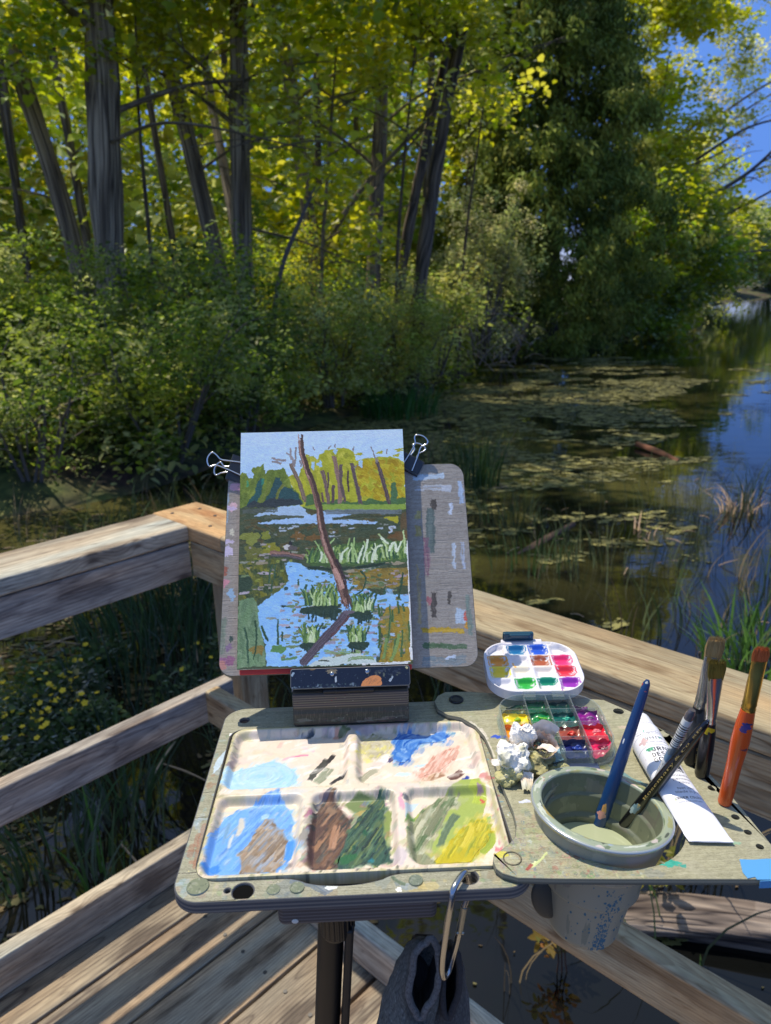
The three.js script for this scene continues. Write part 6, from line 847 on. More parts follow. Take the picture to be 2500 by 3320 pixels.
{ // pond: dark water over mud, drowned weed showing through in soft brown olive clouds
  const nx = 150, nz = 150, pos = [], uv = [], idx = [];
  for (let j = 0; j <= nz; j++) for (let i = 0; i <= nx; i++) { const s = i / nx * 2 - 1, x = 2 + 250 * Math.sign(s) * Math.pow(Math.abs(s), 2.6), z = 14 - 300 * Math.pow(j / nz, 2.1); pos.push(x, -0.5, z); uv.push((x + 6) / 20, (z + 24) / 23); }
  for (let j = 0; j < nz; j++) for (let i = 0; i < nx; i++) { const a = j * (nx + 1) + i; idx.push(a, a + 1, a + nx + 1, a + 1, a + nx + 2, a + nx + 1); }
  const g = new THREE.BufferGeometry(); g.setAttribute('position', new THREE.Float32BufferAttribute(pos, 3)); g.setAttribute('uv', new THREE.Float32BufferAttribute(uv, 2)); g.setIndex(idx); g.computeVertexNormals();
  const b = texture(pixels(512, 512, (i, j, o) => { const k = 128 + 110 * fbm(i / 34, j / 34, 0, 4); o[0] = o[1] = o[2] = k; }), { color: false, wrap: THREE.MirroredRepeatWrapping, repeat: [5, 10.5] });
  const N = 1024, map = texture(pixels(N, N, (i, j, o) => {
    const x = i / N * 20 - 6, z = j / N * 23 - 24, edge = sstep(Math.min(i, j, N - 1 - i, N - 1 - j), 0, 40), right = x - 0.36 * -z;
    const dens = edge * (0.75 * sstep(right, 1.9, -0.6) * sstep(-z, 3.4, 6.5) * sstep(-z, 21, 14)), k = fbm(x * 0.7, z * 1.2, 4, 5) + 0.35 * noise(x * 3.2, z * 5) + 0.2 * noise(x * 9, z * 14), w = dens * sstep(k, -0.25, 0.35);
    const mud = edge * 0.8 * sstep(x, 0.8, -0.6) * sstep(z, -8, -5), m = 0.5 + fbm(x * 2.4, z * 2.4, 0, 4);
    const lin = [0.0045 + 0.10 * w + 0.024 * m * mud, 0.0048 + 0.092 * w + 0.018 * m * mud, 0.0045 + 0.026 * w + 0.008 * m * mud];
    for (let c = 0; c < 3; c++) o[c] = 255 * (lin[c] < 0.0031308 ? lin[c] * 12.92 : 1.055 * Math.pow(lin[c], 1 / 2.4) - 0.055);
  }), { wrap: THREE.ClampToEdgeWrapping });
  tag(part('water', g, mat({ map, roughness: 0.03, ior: 1.45, bumpMap: b, bumpScale: 0.0016 }), scene), null, null, null, 'structure');
}

// ---------------------------------------------------------------- foliage
// a clump of n leaves in a ball: kind 'leaf' (folded ovals), 'spray' (hanging fronds)
function clump(seed, n, rad, L, wide, kind = 'leaf') {
  const r = rng(seed), pos = [], nor = [], idx = [], o = new THREE.Object3D();
  for (let i = 0; i < n; i++) {
    const p = V(r() - 0.5, r() - 0.5, r() - 0.5).normalize().multiplyScalar(rad * Math.cbrt(r())); if (kind === 'spray') p.y *= 0.7;
    const az = r() * 6.283, l = L * (0.65 + 0.7 * r()), w = l * wide;
    const dir = kind === 'spray' ? V(Math.cos(az) * 0.75, -0.55 - 0.5 * r(), Math.sin(az) * 0.75).normalize() : V(Math.cos(az), -0.7 + r() * 1.1, Math.sin(az)).normalize();
    const up = V(r() - 0.5, 0.9, r() - 0.5), side = V().crossVectors(dir, up).normalize(), nn = V().crossVectors(side, dir).normalize(), at = pos.length / 3, fold = 0.18 * w;
    const q = [[0, 0, 0], [0.3, 0.45, fold], [0.72, 0.36, fold * 0.7], [1, 0, -fold], [0.72, -0.36, fold * 0.7], [0.3, -0.45, fold]];
    for (const [a, b, c] of q) { const v = p.clone().addScaledVector(dir, a * l).addScaledVector(side, b * w).addScaledVector(nn, c); pos.push(v.x, v.y, v.z); const m = nn.clone().addScaledVector(side, -b * 0.5).normalize(); nor.push(m.x, m.y, m.z); }
    idx.push(at, at + 1, at + 5, at + 1, at + 2, at + 4, at + 1, at + 4, at + 5, at + 2, at + 3, at + 4);
  }
  const g = new THREE.BufferGeometry(); g.setAttribute('position', new THREE.Float32BufferAttribute(pos, 3)); g.setAttribute('normal', new THREE.Float32BufferAttribute(nor, 3)); g.setIndex(idx);
  return g;
}
const leafM = mat({ color: rgb(1, 1, 1), roughness: 0.9, transmission: 0.76, thickness: 0, clearcoat: 0.1, clearcoatRoughness: 0.35, specularIntensity: 0.5 });
const bushM = mat({ color: rgb(1, 1, 1), roughness: 0.9, transmission: 0.68, thickness: 0, clearcoat: 0.2, clearcoatRoughness: 0.3, specularIntensity: 0.3 });
const cedarM = mat({ color: rgb(1, 1, 1), roughness: 0.95, transmission: 0.3, thickness: 0, specularIntensity: 0.3 });
const CL = { maple: clump(1, 26, 0.36, 0.15, 0.85), maple2: clump(2, 20, 0.42, 0.145, 0.8), bush: clump(3, 36, 0.21, 0.064, 0.62), bush2: clump(4, 30, 0.27, 0.07, 0.6), hanging: clump(5, 60, 0.3, 0.13, 0.34, 'spray'), far: clump(6, 46, 0.8, 0.26, 0.8), pale: clump(7, 26, 0.24, 0.085, 0.75) };
// crown: clumps at points f() -> [x, y, z, size] or null, tints from a list of linear colours
function crown(parent, name, geo, m, n, seed, f, tints, vary = 0.3) {
  const r = rng(seed), M = [], c = [], o = new THREE.Object3D(), k = new THREE.Color();
  for (let i = 0; i < n; i++) { const p = f(r); if (!p) continue; o.position.set(p[0], p[1], p[2]); o.rotation.set((r() - 0.5) * 0.9, r() * 6.28, (r() - 0.5) * 0.9); o.scale.setScalar(p[3]); o.updateMatrix(); M.push(o.matrix.clone()); const t = tints[Math.floor(r() * tints.length)], b = 1 + (r() - 0.5) * 2 * vary; c.push([t[0] * b, t[1] * b, t[2] * b]); }
  const im = new THREE.InstancedMesh(geo, m, M.length); M.forEach((q, i) => { im.setMatrixAt(i, q); im.setColorAt(i, k.setRGB(...c[i])); });
  im.name = parent === scene ? numbered(name) : name; im.castShadow = im.receiveShadow = true; im.userData.kind = 'stuff'; parent.add(im);
  return im;
}
const inBall = (r) => { let x, y, z; do { x = r() * 2 - 1; y = r() * 2 - 1; z = r() * 2 - 1; } while (x * x + y * y + z * z > 1); return [x, y, z]; };
const SPRING = [[0.5, 0.58, 0.016], [0.62, 0.64, 0.018], [0.38, 0.5, 0.024], [0.66, 0.62, 0.03], [0.26, 0.38, 0.026]];
const LIME = [[0.66, 0.68, 0.02], [0.74, 0.72, 0.025], [0.54, 0.62, 0.02], [0.7, 0.66, 0.06]];
const GREEN = [[0.31, 0.42, 0.03], [0.38, 0.47, 0.035], [0.2, 0.3, 0.025], [0.46, 0.52, 0.06], [0.6, 0.63, 0.2], [0.12, 0.19, 0.02]];
const DARKG = [[0.2, 0.25, 0.04], [0.25, 0.29, 0.05], [0.13, 0.18, 0.034], [0.36, 0.37, 0.07]];
const PALE = [[0.7, 0.7, 0.28], [0.58, 0.62, 0.2], [0.78, 0.7, 0.34], [0.42, 0.48, 0.15]];
const OLIVE = [[0.44, 0.52, 0.08], [0.54, 0.58, 0.12], [0.36, 0.47, 0.06], [0.58, 0.54, 0.12], [0.66, 0.66, 0.26]];

const barkTex = (a, b, seed) => pixels(256, 512, (i, j, o) => { const x = i / 256, y = j / 512, f = Math.pow(1 - Math.abs(noise(x * 22 + 2 * noise(y * 9, seed), y * 7 + seed)), 2.2), k = fbm(x * 60, y * 26 + seed, 0, 3); for (let c = 0; c < 3; c++) o[c] = lerp(a[c], b[c], clamp(f + 0.4 * k, 0, 1)); });
const barkT = barkTex([176, 158, 132], [74, 63, 52], 4), barkB = texture(barkT, { color: false, repeat: [2, 1.6] });
const bark = mat({ map: texture(barkT, { repeat: [2, 1.6] }), bumpMap: barkB, bumpScale: -0.02, roughness: 0.95 });
const barkDark = mat({ map: texture(barkTex([128, 112, 94], [56, 48, 40], 9), { repeat: [1, 1.6] }), roughness: 0.95 });
const twigM = mat({ color: srgb(104, 94, 86), roughness: 0.9 });

// woodland tree: trunk through points [x, y, z] (world), radii, limbs [from y, azimuth, length, rise], crown balls [x, y, z, rx, ry, rz, n]
function tree(name, label, cat, group, pts, radii, limbs, balls, { geo = CL.maple, leaf = leafM, tints = SPRING, size = 1, skin = bark, seed = 1, gap = 0.0, thin = 0.09 } = {}) {
  const b = pts[0], t = thing(name, label, cat, b, group), rel = (q) => V(q[0] - b[0], q[1] - b[1], q[2] - b[2]), cv = new THREE.CatmullRomCurve3(pts.map(rel)), r = rng(seed * 31 + 5), g = [stem(pts.map(rel), radii.map((q) => q * (skin === bark ? 0.78 : 0.9)), 30, 9, 0.26)];
  for (let [y, az, len, rise, r0] of limbs) { const k = clamp((y - b[1]) / (pts[pts.length - 1][1] - b[1]), 0, 1), p = cv.getPoint(k), d = V(Math.cos(az), rise, Math.sin(az)).multiplyScalar(len); const m1 = p.clone().addScaledVector(d, 0.4).add(V((r() - 0.5) * len * 0.12, len * 0.05, (r() - 0.5) * len * 0.12)), e = p.clone().add(d).add(V(0, -len * 0.06 * r(), 0)); r0 *= 0.6; g.push(stem([p, m1, e], [r0, r0 * 0.7, r0 * 0.25], 7, 5)); for (let i = 0; i < 3; i++) { const q = p.clone().lerp(e, 0.45 + 0.18 * i), a2 = az + (r() - 0.5) * 2.2; g.push(stem([q, q.clone().add(V(Math.cos(a2), rise * 0.7 + 0.2, Math.sin(a2)).multiplyScalar(len * 0.2)), q.clone().add(V(Math.cos(a2), rise * 0.6, Math.sin(a2)).multiplyScalar(len * 0.42))], [r0 * 0.4, r0 * 0.26, r0 * 0.1], 5, 3)); } }
  part('trunk', g, skin, t);
  if (balls.length) { balls = balls.map((q) => q[1] > 7 ? [...q.slice(0, 6), Math.round(q[6] * thin)] : q); const total = balls.reduce((s, q) => s + q[6], 0); let bi = 0, used_ = 0; crown(t, 'crown', geo, leaf, total, seed * 7 + 3, (rr) => { if (used_ >= balls[bi][6]) { bi++; used_ = 0; } used_++; const q = balls[bi], [x, y, z] = inBall(rr), X = q[0] + x * q[3], Y = q[1] + y * q[4], Z = q[2] + z * q[5]; if (noise(X * 0.9 + seed, Y * 0.9, Z * 0.9) < gap - 0.15) return null; return [X - b[0], Y - b[1], Z - b[2], size * (0.7 + 0.6 * rr())]; }, tints); }
  return t;
}
const gy = (x, z) => groundY(x, z) - 0.1;
const B3 = (x, z) => [x, gy(x, z), z];
const WOOD = 'trees of the wood on the left bank';
tree('woodland_tree', "stoutest straight grey trunk of the wood, second from the picture's left", 'tree', WOOD, [B3(-3.72, -10.5), [-3.62, 2.1, -10.5], [-3.37, 4.9, -10.5], [-3.2, 9, -10.4], [-3.1, 13, -10.2]], [0.36, 0.25, 0.235, 0.17, 0.06], [[5, -0.4, 2.6, 0.25, 0.07], [6, 2.2, 3, 0.4, 0.08], [7.5, 0.6, 2.6, 0.5, 0.07], [4.6, 0.5, 3.2, -0.05, 0.045]], [[-3.2, 10, -10.6, 3, 3, 2.8, 420], [-2.6, 6.2, -10.2, 2.2, 1, 1.8, 90]], { seed: 1 });
tree('woodland_tree', 'trunk leaning left at the far left edge of the wood', 'tree', WOOD, [B3(-4.55, -12), [-4.7, 2.4, -12], [-5.25, 5.4, -12], [-5.5, 9, -12], [-5.7, 12, -12]], [0.22, 0.165, 0.16, 0.11, 0.05], [[5.5, 2.8, 2.2, 0.4, 0.05], [6.5, 0.2, 2.2, 0.4, 0.05], [3.4, 2.9, 1.8, 0.1, 0.03]], [[-5.4, 9.5, -12, 2.8, 2.6, 2.6, 330], [-5.2, 5, -11.4, 1.6, 0.9, 1.2, 70]], { seed: 2 });
tree('woodland_tree', 'thin dark sapling trunk between the stout trunk and the leaning pair', 'tree', WOOD, [B3(-3.85, -15), [-3.95, 2.6, -15], [-4.15, 5.6, -15], [-4.2, 9, -15]], [0.085, 0.07, 0.06, 0.02], [[5, 1, 1.4, 0.4, 0.025]], [[-4.2, 8.5, -15, 1.6, 2, 1.6, 130]], { seed: 3, skin: barkDark });
tree('woodland_tree', 'grey trunk leaning left with a slim second stem beside it', 'tree', WOOD, [B3(-2.3, -12), [-2.52, 2.0, -12], [-2.85, 4, -12], [-3.05, 5.1, -12], [-3.4, 9, -12], [-3.5, 12, -12]], [0.21, 0.155, 0.15, 0.145, 0.1, 0.04], [[5.6, -0.3, 2.4, 0.3, 0.05], [6.4, 2.6, 2, 0.5, 0.05], [3.6, 0.3, 2.2, 0.35, 0.035]], [[-3.2, 9.4, -12, 2.8, 2.6, 2.6, 340], [-2, 5.3, -11.6, 1.7, 0.8, 1.4, 80]], { seed: 4 });
tree('woodland_tree', 'slim stem rising behind the leaning trunk and meeting the broad fork', 'tree', WOOD, [B3(-2.2, -12.6), [-2.28, 2, -12.8], [-2.5, 3.2, -13.3], [-2.84, 5.1, -14], [-3, 9, -14]], [0.15, 0.12, 0.1, 0.085, 0.03], [], [[-3, 8.6, -14, 1.6, 2, 1.6, 120]], { seed: 5 });
tree('woodland_tree', "broad straight trunk standing just left of the picture's middle", 'tree', WOOD, [B3(-2.02, -11.5), [-2.02, 1.6, -11.5], [-1.9, 4, -11.5], [-1.75, 6, -11.5], [-1.6, 10, -11.4], [-1.6, 13, -11.3]], [0.24, 0.175, 0.165, 0.15, 0.1, 0.04], [[4.2, -0.4, 2.4, 0.5, 0.06], [4.6, 2.7, 2.2, 0.45, 0.06], [3.2, -0.2, 2.8, -0.35, 0.035], [6, 1, 2.4, 0.4, 0.06], [4.9, 1.7, 2.4, 0.1, 0.04]], [[-1.6, 9.8, -11.5, 3, 2.8, 2.6, 380], [-1.2, 5.4, -11, 2, 0.9, 1.4, 110]], { seed: 6 });
tree('woodland_tree', 'twin trunk half hidden by bright leaves above the painting', 'tree', WOOD, [B3(-1.1, -14), [-1.2, 2.2, -14], [-1.46, 4.8, -14], [-1.8, 8, -14], [-2, 12, -14]], [0.2, 0.15, 0.14, 0.1, 0.04], [[2.4, 0.2, 2.4, 1.1, 0.11], [5.5, 0.2, 2, 0.4, 0.05]], [[-1.6, 9.4, -14, 2.8, 2.6, 2.4, 320]], { seed: 7 });
tree('woodland_tree', 'trunk right of the bright leaves, behind the two crossing stems', 'tree', WOOD, [B3(-0.22, -14), [-0.12, 1.8, -14], [0.02, 3.6, -14], [0.2, 6, -14], [0.5, 10, -14], [0.6, 13, -14]], [0.22, 0.165, 0.15, 0.12, 0.08, 0.03], [[4.8, 2.6, 2.2, 0.5, 0.05], [5.6, 0, 2, 0.5, 0.05]], [[0.4, 9.8, -14, 2.8, 2.8, 2.6, 340], [0.2, 5.6, -13.6, 1.4, 0.8, 1.2, 60]], { seed: 8 });
tree('woodland_tree', 'dark trunk leaning right in front of the cedar, nearer of two', 'tree', WOOD, [B3(0.45, -13), [0.68, 1.55, -13], [1.0, 3.6, -13], [1.42, 5.6, -13], [2.1, 9, -13], [2.5, 12, -13]], [0.16, 0.125, 0.115, 0.1, 0.07, 0.03], [[5.2, 0.1, 1.8, 0.5, 0.04], [6, 2.8, 2, 0.5, 0.05]], [[2, 9.4, -13, 2.4, 2.4, 2.2, 270], [1.5, 5.6, -13, 1.2, 0.7, 1, 40]], { seed: 9, skin: barkDark });
tree('woodland_tree', 'thinner dark trunk leaning right beside the nearer leaning one', 'tree', WOOD, [B3(0.2, -14), [0.38, 1.6, -14], [0.8, 3.6, -14], [1.26, 5.4, -14], [2, 9, -14]], [0.13, 0.1, 0.09, 0.07, 0.03], [[4.4, 2.8, 1.6, 0.5, 0.035]], [[1.8, 8.8, -14, 2, 2, 1.8, 180]], { seed: 10, skin: barkDark });
for (const [x, z, lean, i, l] of [[-6.2, -17, -0.3, 0, 'slender dark trunk seen left of the stout trunk, deep in the wood'], [-3.2, -19, -0.2, 1, 'slender trunk deep in the wood between the sapling and the leaning trunk'], [-1.6, -20, 0.2, 2, 'slender trunk deep in the wood between broad trunk and twin trunk'], [1.0, -19, 0.3, 3, 'slender trunk deep in the wood right of the two crossing stems'], [-8.2, -18, 0.2, 4, 'slender trunk deep in the wood at the far left edge'], [-5.0, -22, 0.3, 5, 'slender trunk deep in the wood just right of the stout trunk'], [2.4, -22, 0.15, 6, 'slender trunk against the cedar, deepest on the right'], [-0.4, -24, -0.2, 7, 'slender trunk far behind the bright maple leaves']]) tree('woodland_tree', l, 'tree', 'slender trunks deep in the wood', [B3(x, z), [x + lean * 0.4, 3, z], [x + lean, 6.5, z], [x + lean * 1.3, 11, z]], [0.13, 0.1, 0.085, 0.03], [[5, i, 1.6, 0.5, 0.03]], [[x + lean, 9.4, z, 2, 2.4, 2, 190]], { seed: 20 + i, skin: barkDark });
// a tree left of the view whose bough hangs over the marsh and shades it
tree('woodland_tree', 'tree at the marsh left of the boardwalk, its bough above the view', 'tree', WOOD, [B3(-6.6, -6.6), [-6.4, 2, -6.6], [-5.2, 4.9, -6.2], [-2.6, 6.3, -5.4]], [0.2, 0.16, 0.12, 0.03], [[4.5, 0.3, 2, 0.5, 0.08], [5, 0.1, 2.6, 0.3, 0.08]], [[-2.4, 6.2, -5.3, 1.5, 0.8, 1.5, 200]], { seed: 60, gap: -0.1 });
// young maple whose bright leaves hang before the trunks
tree('young_maple', 'young maple with bright yellow green leaves hanging before the middle trunks', 'tree', null, [B3(-0.95, -12.4), [-0.95, 1.4, -12.4], [-0.75, 3.2, -12.3], [-0.4, 6, -12.3]], [0.05, 0.04, 0.03, 0.012], [[2.6, 0.4, 1.5, 0.35, 0.03], [3.2, 2.8, 1.6, 0.35, 0.03], [4, -0.3, 1.5, 0.3, 0.03], [4.6, 2.4, 1.4, 0.3, 0.025]], [[-0.7, 3.0, -12, 0.75, 1.1, 0.7, 110], [-1.3, 4.7, -12, 1.7, 0.8, 0.8, 110], [0.0, 4.2, -12, 0.9, 1.2, 0.7, 90], [-0.4, 2.2, -12, 0.5, 0.6, 0.6, 30]], { seed: 40, tints: LIME, size: 0.85, geo: CL.maple2, gap: 0.2 });
for (const [i, l, x, y, z, rx, ry, n, tn] of [[0, 'spray of fresh leaves across the tops of the two leftmost trunks', -4.6, 5.1, -10.4, 1.2, 0.7, 80, SPRING], [1, 'spray of fresh leaves between the stout trunk and the leaning trunk', -2.9, 4.7, -10.6, 0.9, 0.7, 80, LIME], [2, 'leafy spray hanging over the broad middle trunk', -1.6, 4.3, -10.8, 0.9, 0.8, 90, LIME], [3, 'leafy spray over the tops of the leaning right trunks', 0.7, 5.0, -12.2, 1.3, 0.8, 130, LIME], [5, 'leafy spray left of the cedar over the pale shrub', 2.1, 5.0, -15, 1.0, 1.1, 80, LIME]])
  tree('leafy_sapling', l, 'tree', 'leafy saplings in front of the trunks', [B3(x - 0.5, z - 0.8), [x - 0.4, y * 0.4, z - 0.7], [x - 0.2, y * 0.8, z - 0.2], [x, y + 0.6, z]], [0.035, 0.03, 0.02, 0.008], [[y * 0.75, i, 1.1, 0.3, 0.018], [y * 0.85, i + 2.5, 1.1, 0.3, 0.018], [y * 0.9, i + 4.4, 0.9, 0.3, 0.018]], [[x, y, z, rx, ry, 0.8, n], [x + 0.4, y - 0.7, z + 0.2, rx * 0.7, ry * 0.6, 0.6, Math.round(n * 0.4)]], { seed: 140 + i, tints: tn, size: 0.8, geo: CL.maple2, gap: 0.22, skin: barkDark });
tree('leaning_snag', 'pale broken stem leaning right between the trunks above the painting', 'dead tree', null, [B3(-1.75, -11), [-1.42, 1.6, -11], [-1.1, 2.3, -11], [-0.86, 2.75, -11]], [0.05, 0.038, 0.03, 0.012], [[2.1, 0.3, 0.7, 0.9, 0.014]], [], { seed: 41, skin: twigM });
// cedar
{
  const t = thing('cedar_tree', 'tall dense dark green cedar drooping to the water', 'tree', B3(4.85, -22.2)), b = t.position, base = [b.x, b.y, b.z];
  part('trunk', [stem([V(0, 0, 0), V(0.05, 4, 0), V(0.05, 9, 0), V(0, 13.5, 0)], [0.3, 0.22, 0.14, 0.03], 12, 4, 0.1)], barkDark, t);
  crown(t, 'crown', CL.hanging, cedarM, 4300, 51, (r) => { const h = Math.pow(r(), 0.85), y = -0.3 + h * 13.2, rad = 3.85 * Math.pow(1 - h * 0.94, 0.7) * (0.72 + 0.28 * sstep(h, 0, 0.18)), a = r() * 6.283, q = Math.pow(r(), 0.42), lob = 1.06 + 0.42 * noise(Math.cos(a) * 2.2 + 7, Math.sin(a) * 2.2, y * 0.8) + 0.22 * noise(Math.cos(a) * 5, Math.sin(a) * 5, y * 1.6), R_ = rad * q * lob; const X = Math.cos(a) * R_, Z = Math.sin(a) * R_; if (noise(X * 1.1 + base[0], y * 1.1, Z * 1.1) < -0.22) return null; return [X, y - 0.25 * q, Z, 0.75 + 0.6 * r()]; }, DARKG, 0.4);
}
// hawthorn with grey twigs
function shrub(name, label, group, [x, y, z], [rx, ry, rz], n, { geo = CL.bush, tints = GREEN, leaf = bushM, size = 1, seed = 1, stems = 7, gap = 0.1, twig = twigM } = {}) {
  const t = thing(name, label, 'shrub', [x, y, z], group), r = rng(seed * 97), g = [];
  for (let i = 0; i < stems; i++) { const a = r() * 6.28, k = 0.3 + 0.7 * r(), e = V(Math.cos(a) * rx * k, ry * (1.1 + 0.8 * r()), Math.sin(a) * rz * k), s = V(Math.cos(a) * 0.15, 0, Math.sin(a) * 0.15), m = s.clone().lerp(e, 0.5).add(V((r() - 0.5) * 0.3, 0.1, (r() - 0.5) * 0.3)); g.push(stem([s, m, e], [0.022, 0.014, 0.004], 5, 4)); for (let j = 0; j < 3; j++) { const p = s.clone().lerp(e, 0.4 + 0.2 * j), d = V(r() - 0.5, r() * 0.7, r() - 0.5).multiplyScalar(0.9); g.push(stem([p, p.clone().addScaledVector(d, 0.5).add(V(0, 0.05, 0)), p.clone().add(d)], [0.009, 0.006, 0.002], 4, 3)); } }
  part('stem', g, twig, t);
  crown(t, 'foliage', geo, leaf, n, seed, (rr) => {
    const [a, b, c] = inBall(rr), l = 1 + 0.5 * noise(a * 2.6 + seed, b * 2.6, c * 2.6) + 0.25 * noise(a * 6 + seed, b * 6, c * 6), q = 0.55 + 0.45 * Math.sqrt(a * a + b * b + c * c), w = rr() < 0.14 ? 1.15 + 0.35 * rr() : 1;
    const X = a / Math.max(0.3, q) * rx * l * q * w, Y = ry + b * ry * l * (b > 0 ? w : 1), Z = c * rz * l * w;
    if (Y < 0.1 || noise((X + x) * 1.6, Y * 1.6, (Z + z) * 1.6) < gap - 0.2 - (Y < 0.6 ? -0.15 : 0)) return null;
    return [X, Y, Z, size * (w > 1 ? 0.5 + 0.3 * rr() : 0.6 + 0.85 * rr() * rr())];
  }, tints, 0.45);
  return t;
}
shrub('hawthorn_shrub', 'pale cream green shrub with grey twigs before the dark cedar', null, [2.15, -0.15, -16.6], [1.1, 1.75, 0.9], 560, { geo: CL.pale, tints: PALE, seed: 61, stems: 12, gap: 0.2, size: 1.0 });
{ // tangle of bare grey twigs under the hawthorn
  const r = rng(88), g = []; for (let i = 0; i < 90; i++) { const p = V((r() - 0.5) * 1.7, 0.1 + r() * 1.2, (r() - 0.5) * 1), d = V((r() - 0.5) * 1.3, (r() - 0.3) * 0.7, (r() - 0.5) * 0.8); g.push(stem([p, p.clone().addScaledVector(d, 0.5).add(V(0, 0.12 * r(), 0)), p.clone().add(d)], [0.008, 0.006, 0.002], 4, 3)); }
  const t = thing('bare_thicket', 'tangle of bare grey twigs leaning over the water below the pale shrub', 'shrub', [2.4, -0.45, -15.9]); part('twig', g, mat({ color: srgb(150, 136, 126), roughness: 0.9 }), t).userData.kind = 'stuff';
}
// shrubs of the bank
const BG = 'green shrubs along the left bank';
const SH = [
  ['dark leafy shrub at the left edge just beyond the timber railing', [-4.9, -0.35, -6.9], [1.5, 1.0, 1.1], 560, 0, GREEN],
  ['shrub in shade low behind the left end of the railing cap', [-3.5, -0.4, -7.2], [1.1, 0.85, 0.9], 420, 0, GREEN],
  ['bushy shrub with glossy leaves left of the painting, foremost on the bank', [-2.35, -0.35, -7.9], [1.15, 0.95, 0.85], 520, 0, GREEN],
  ['tall shrub under the far left trunks', [-5.2, -0.1, -9.2], [1.5, 1.25, 1.1], 560, 0, [...GREEN, ...OLIVE]],
  ['broad shrub at the foot of the stoutest trunk', [-3.5, -0.1, -9.2], [1.3, 1.0, 0.9], 480, 0, [...GREEN, ...SPRING.slice(2, 3)]],
  ['sunlit shrub below the leaning grey trunk', [-2.3, -0.15, -9.9], [1.0, 1.02, 0.9], 440, 1, GREEN],
  ['pale dotted shrub above the left binder clip', [-1.75, -0.3, -9.4], [0.85, 0.8, 0.7], 330, 0, [...GREEN, ...PALE.slice(1, 2)]],
  ["shrub straight above the painting's top edge", [-0.75, -0.3, -11.2], [1.0, 0.95, 0.8], 400, 0, OLIVE],
  ['olive shrub leaning to the water beside the bright grass', [0.25, -0.35, -12.4], [1.0, 0.9, 0.8], 380, 0, OLIVE],
  ['loose olive shrub under the two leaning trunks', [1.0, -0.25, -14.4], [1.0, 1.0, 0.8], 360, 1, [...OLIVE, ...PALE.slice(3)]],
  ['low dark shrub at the water under the cedar', [3.1, -0.45, -18.6], [1.1, 0.8, 0.8], 260, 1, [...DARKG, ...OLIVE.slice(2, 3)]],
  ['light green shrub standing in the wood behind the middle trunks', [-2.9, 0.3, -13.6], [1.4, 1.0, 1.0], 300, 1, SPRING],
  ['bright shrub in the wood right of the broad middle trunk', [-0.9, 0.3, -13.4], [1.2, 1.0, 0.9], 280, 1, SPRING],
];
SH.forEach(([label, at, r3, n, big, tints], i) => shrub('bank_shrub', label, BG, at, r3, n, { geo: big ? CL.bush2 : CL.bush, tints, seed: 100 + i, stems: 9, size: big ? 1.25 : 1.0 }));
// undergrowth and the wood behind as masses
tag(crown(scene, 'undergrowth', CL.bush2, bushM, 5200, 201, (r) => { const x = -14 + 18 * r(), z = -7.4 - 13 * r(); const d = landDist(x, z); if (d < 0.15) return null; const g = groundY(x, z); return [x, g + 0.1 + 0.75 * Math.pow(r(), 1.3) * (0.6 + 0.5 * noise(x, z)), z, 0.9 + 0.9 * r()]; }, [...GREEN, ...OLIVE, ...SPRING.slice(2, 3)], 0.4), 'low green undergrowth covering the bank between the trunks', 'undergrowth');
tag(crown(scene, 'woodland', CL.far, leafM, 6200, 203, (r) => { const x = -30 + 36 * r(), z = -17 - 22 * r(); if (landDist(x, z) < 2) return null; const g = groundY(x, z), h = Math.pow(r(), 1.7) * 11.5; if (noise(x * 0.35, h * 0.4, z * 0.35) < -0.12 - 0.1 * (h < 2.5 ? 3 : 0)) return null; return [x, g + 0.3 + h, z, 0.6 + 0.7 * r()]; }, [...SPRING, ...SPRING, ...LIME, ...GREEN.slice(0, 5)], 0.4), 'bright green depth of the wood behind the trunks', 'woodland');

// trees along the far reach on the right
const REACH = 'leafy trees along the far side of the pond';
const RT = [
  // label, x, z, height, width, tints, crown density, trunk radius
  ['yellow green tree right of the cedar with bare boughs over the water', 9.9, -28.5, 13, 2.4, LIME, 0.16, 0.2],
  ['leafy tree low over the water right of the cedar', 9.4, -26.6, 5.4, 2.5, SPRING, 0.1, 0.2],
  ['pale budding tree leaning over the water against the blue sky', 13.6, -34, 12.5, 2.9, [...LIME, ...PALE], 0.3, 0.13],
  ['round yellow green tree before the bend of the far shore', 14.6, -40, 8.2, 3.0, LIME, 0.1, 0.2],
  ['green tree in shade at the bend of the far shore', 18.2, -47, 7.2, 3.4, SPRING, 0.1, 0.2],
  ['distant tree beyond the bend, nearest the right edge', 24.6, -57.5, 7.4, 4.0, [...SPRING, ...GREEN], 0.1, 0.24],
  ['far dark tree at the head of the pond', 31.5, -72, 8, 5, GREEN, 0.1, 0.24],
  ['farthest tree at the head of the pond on the right edge', 42, -81, 8.5, 5.5, GREEN, 0.1, 0.24],
];
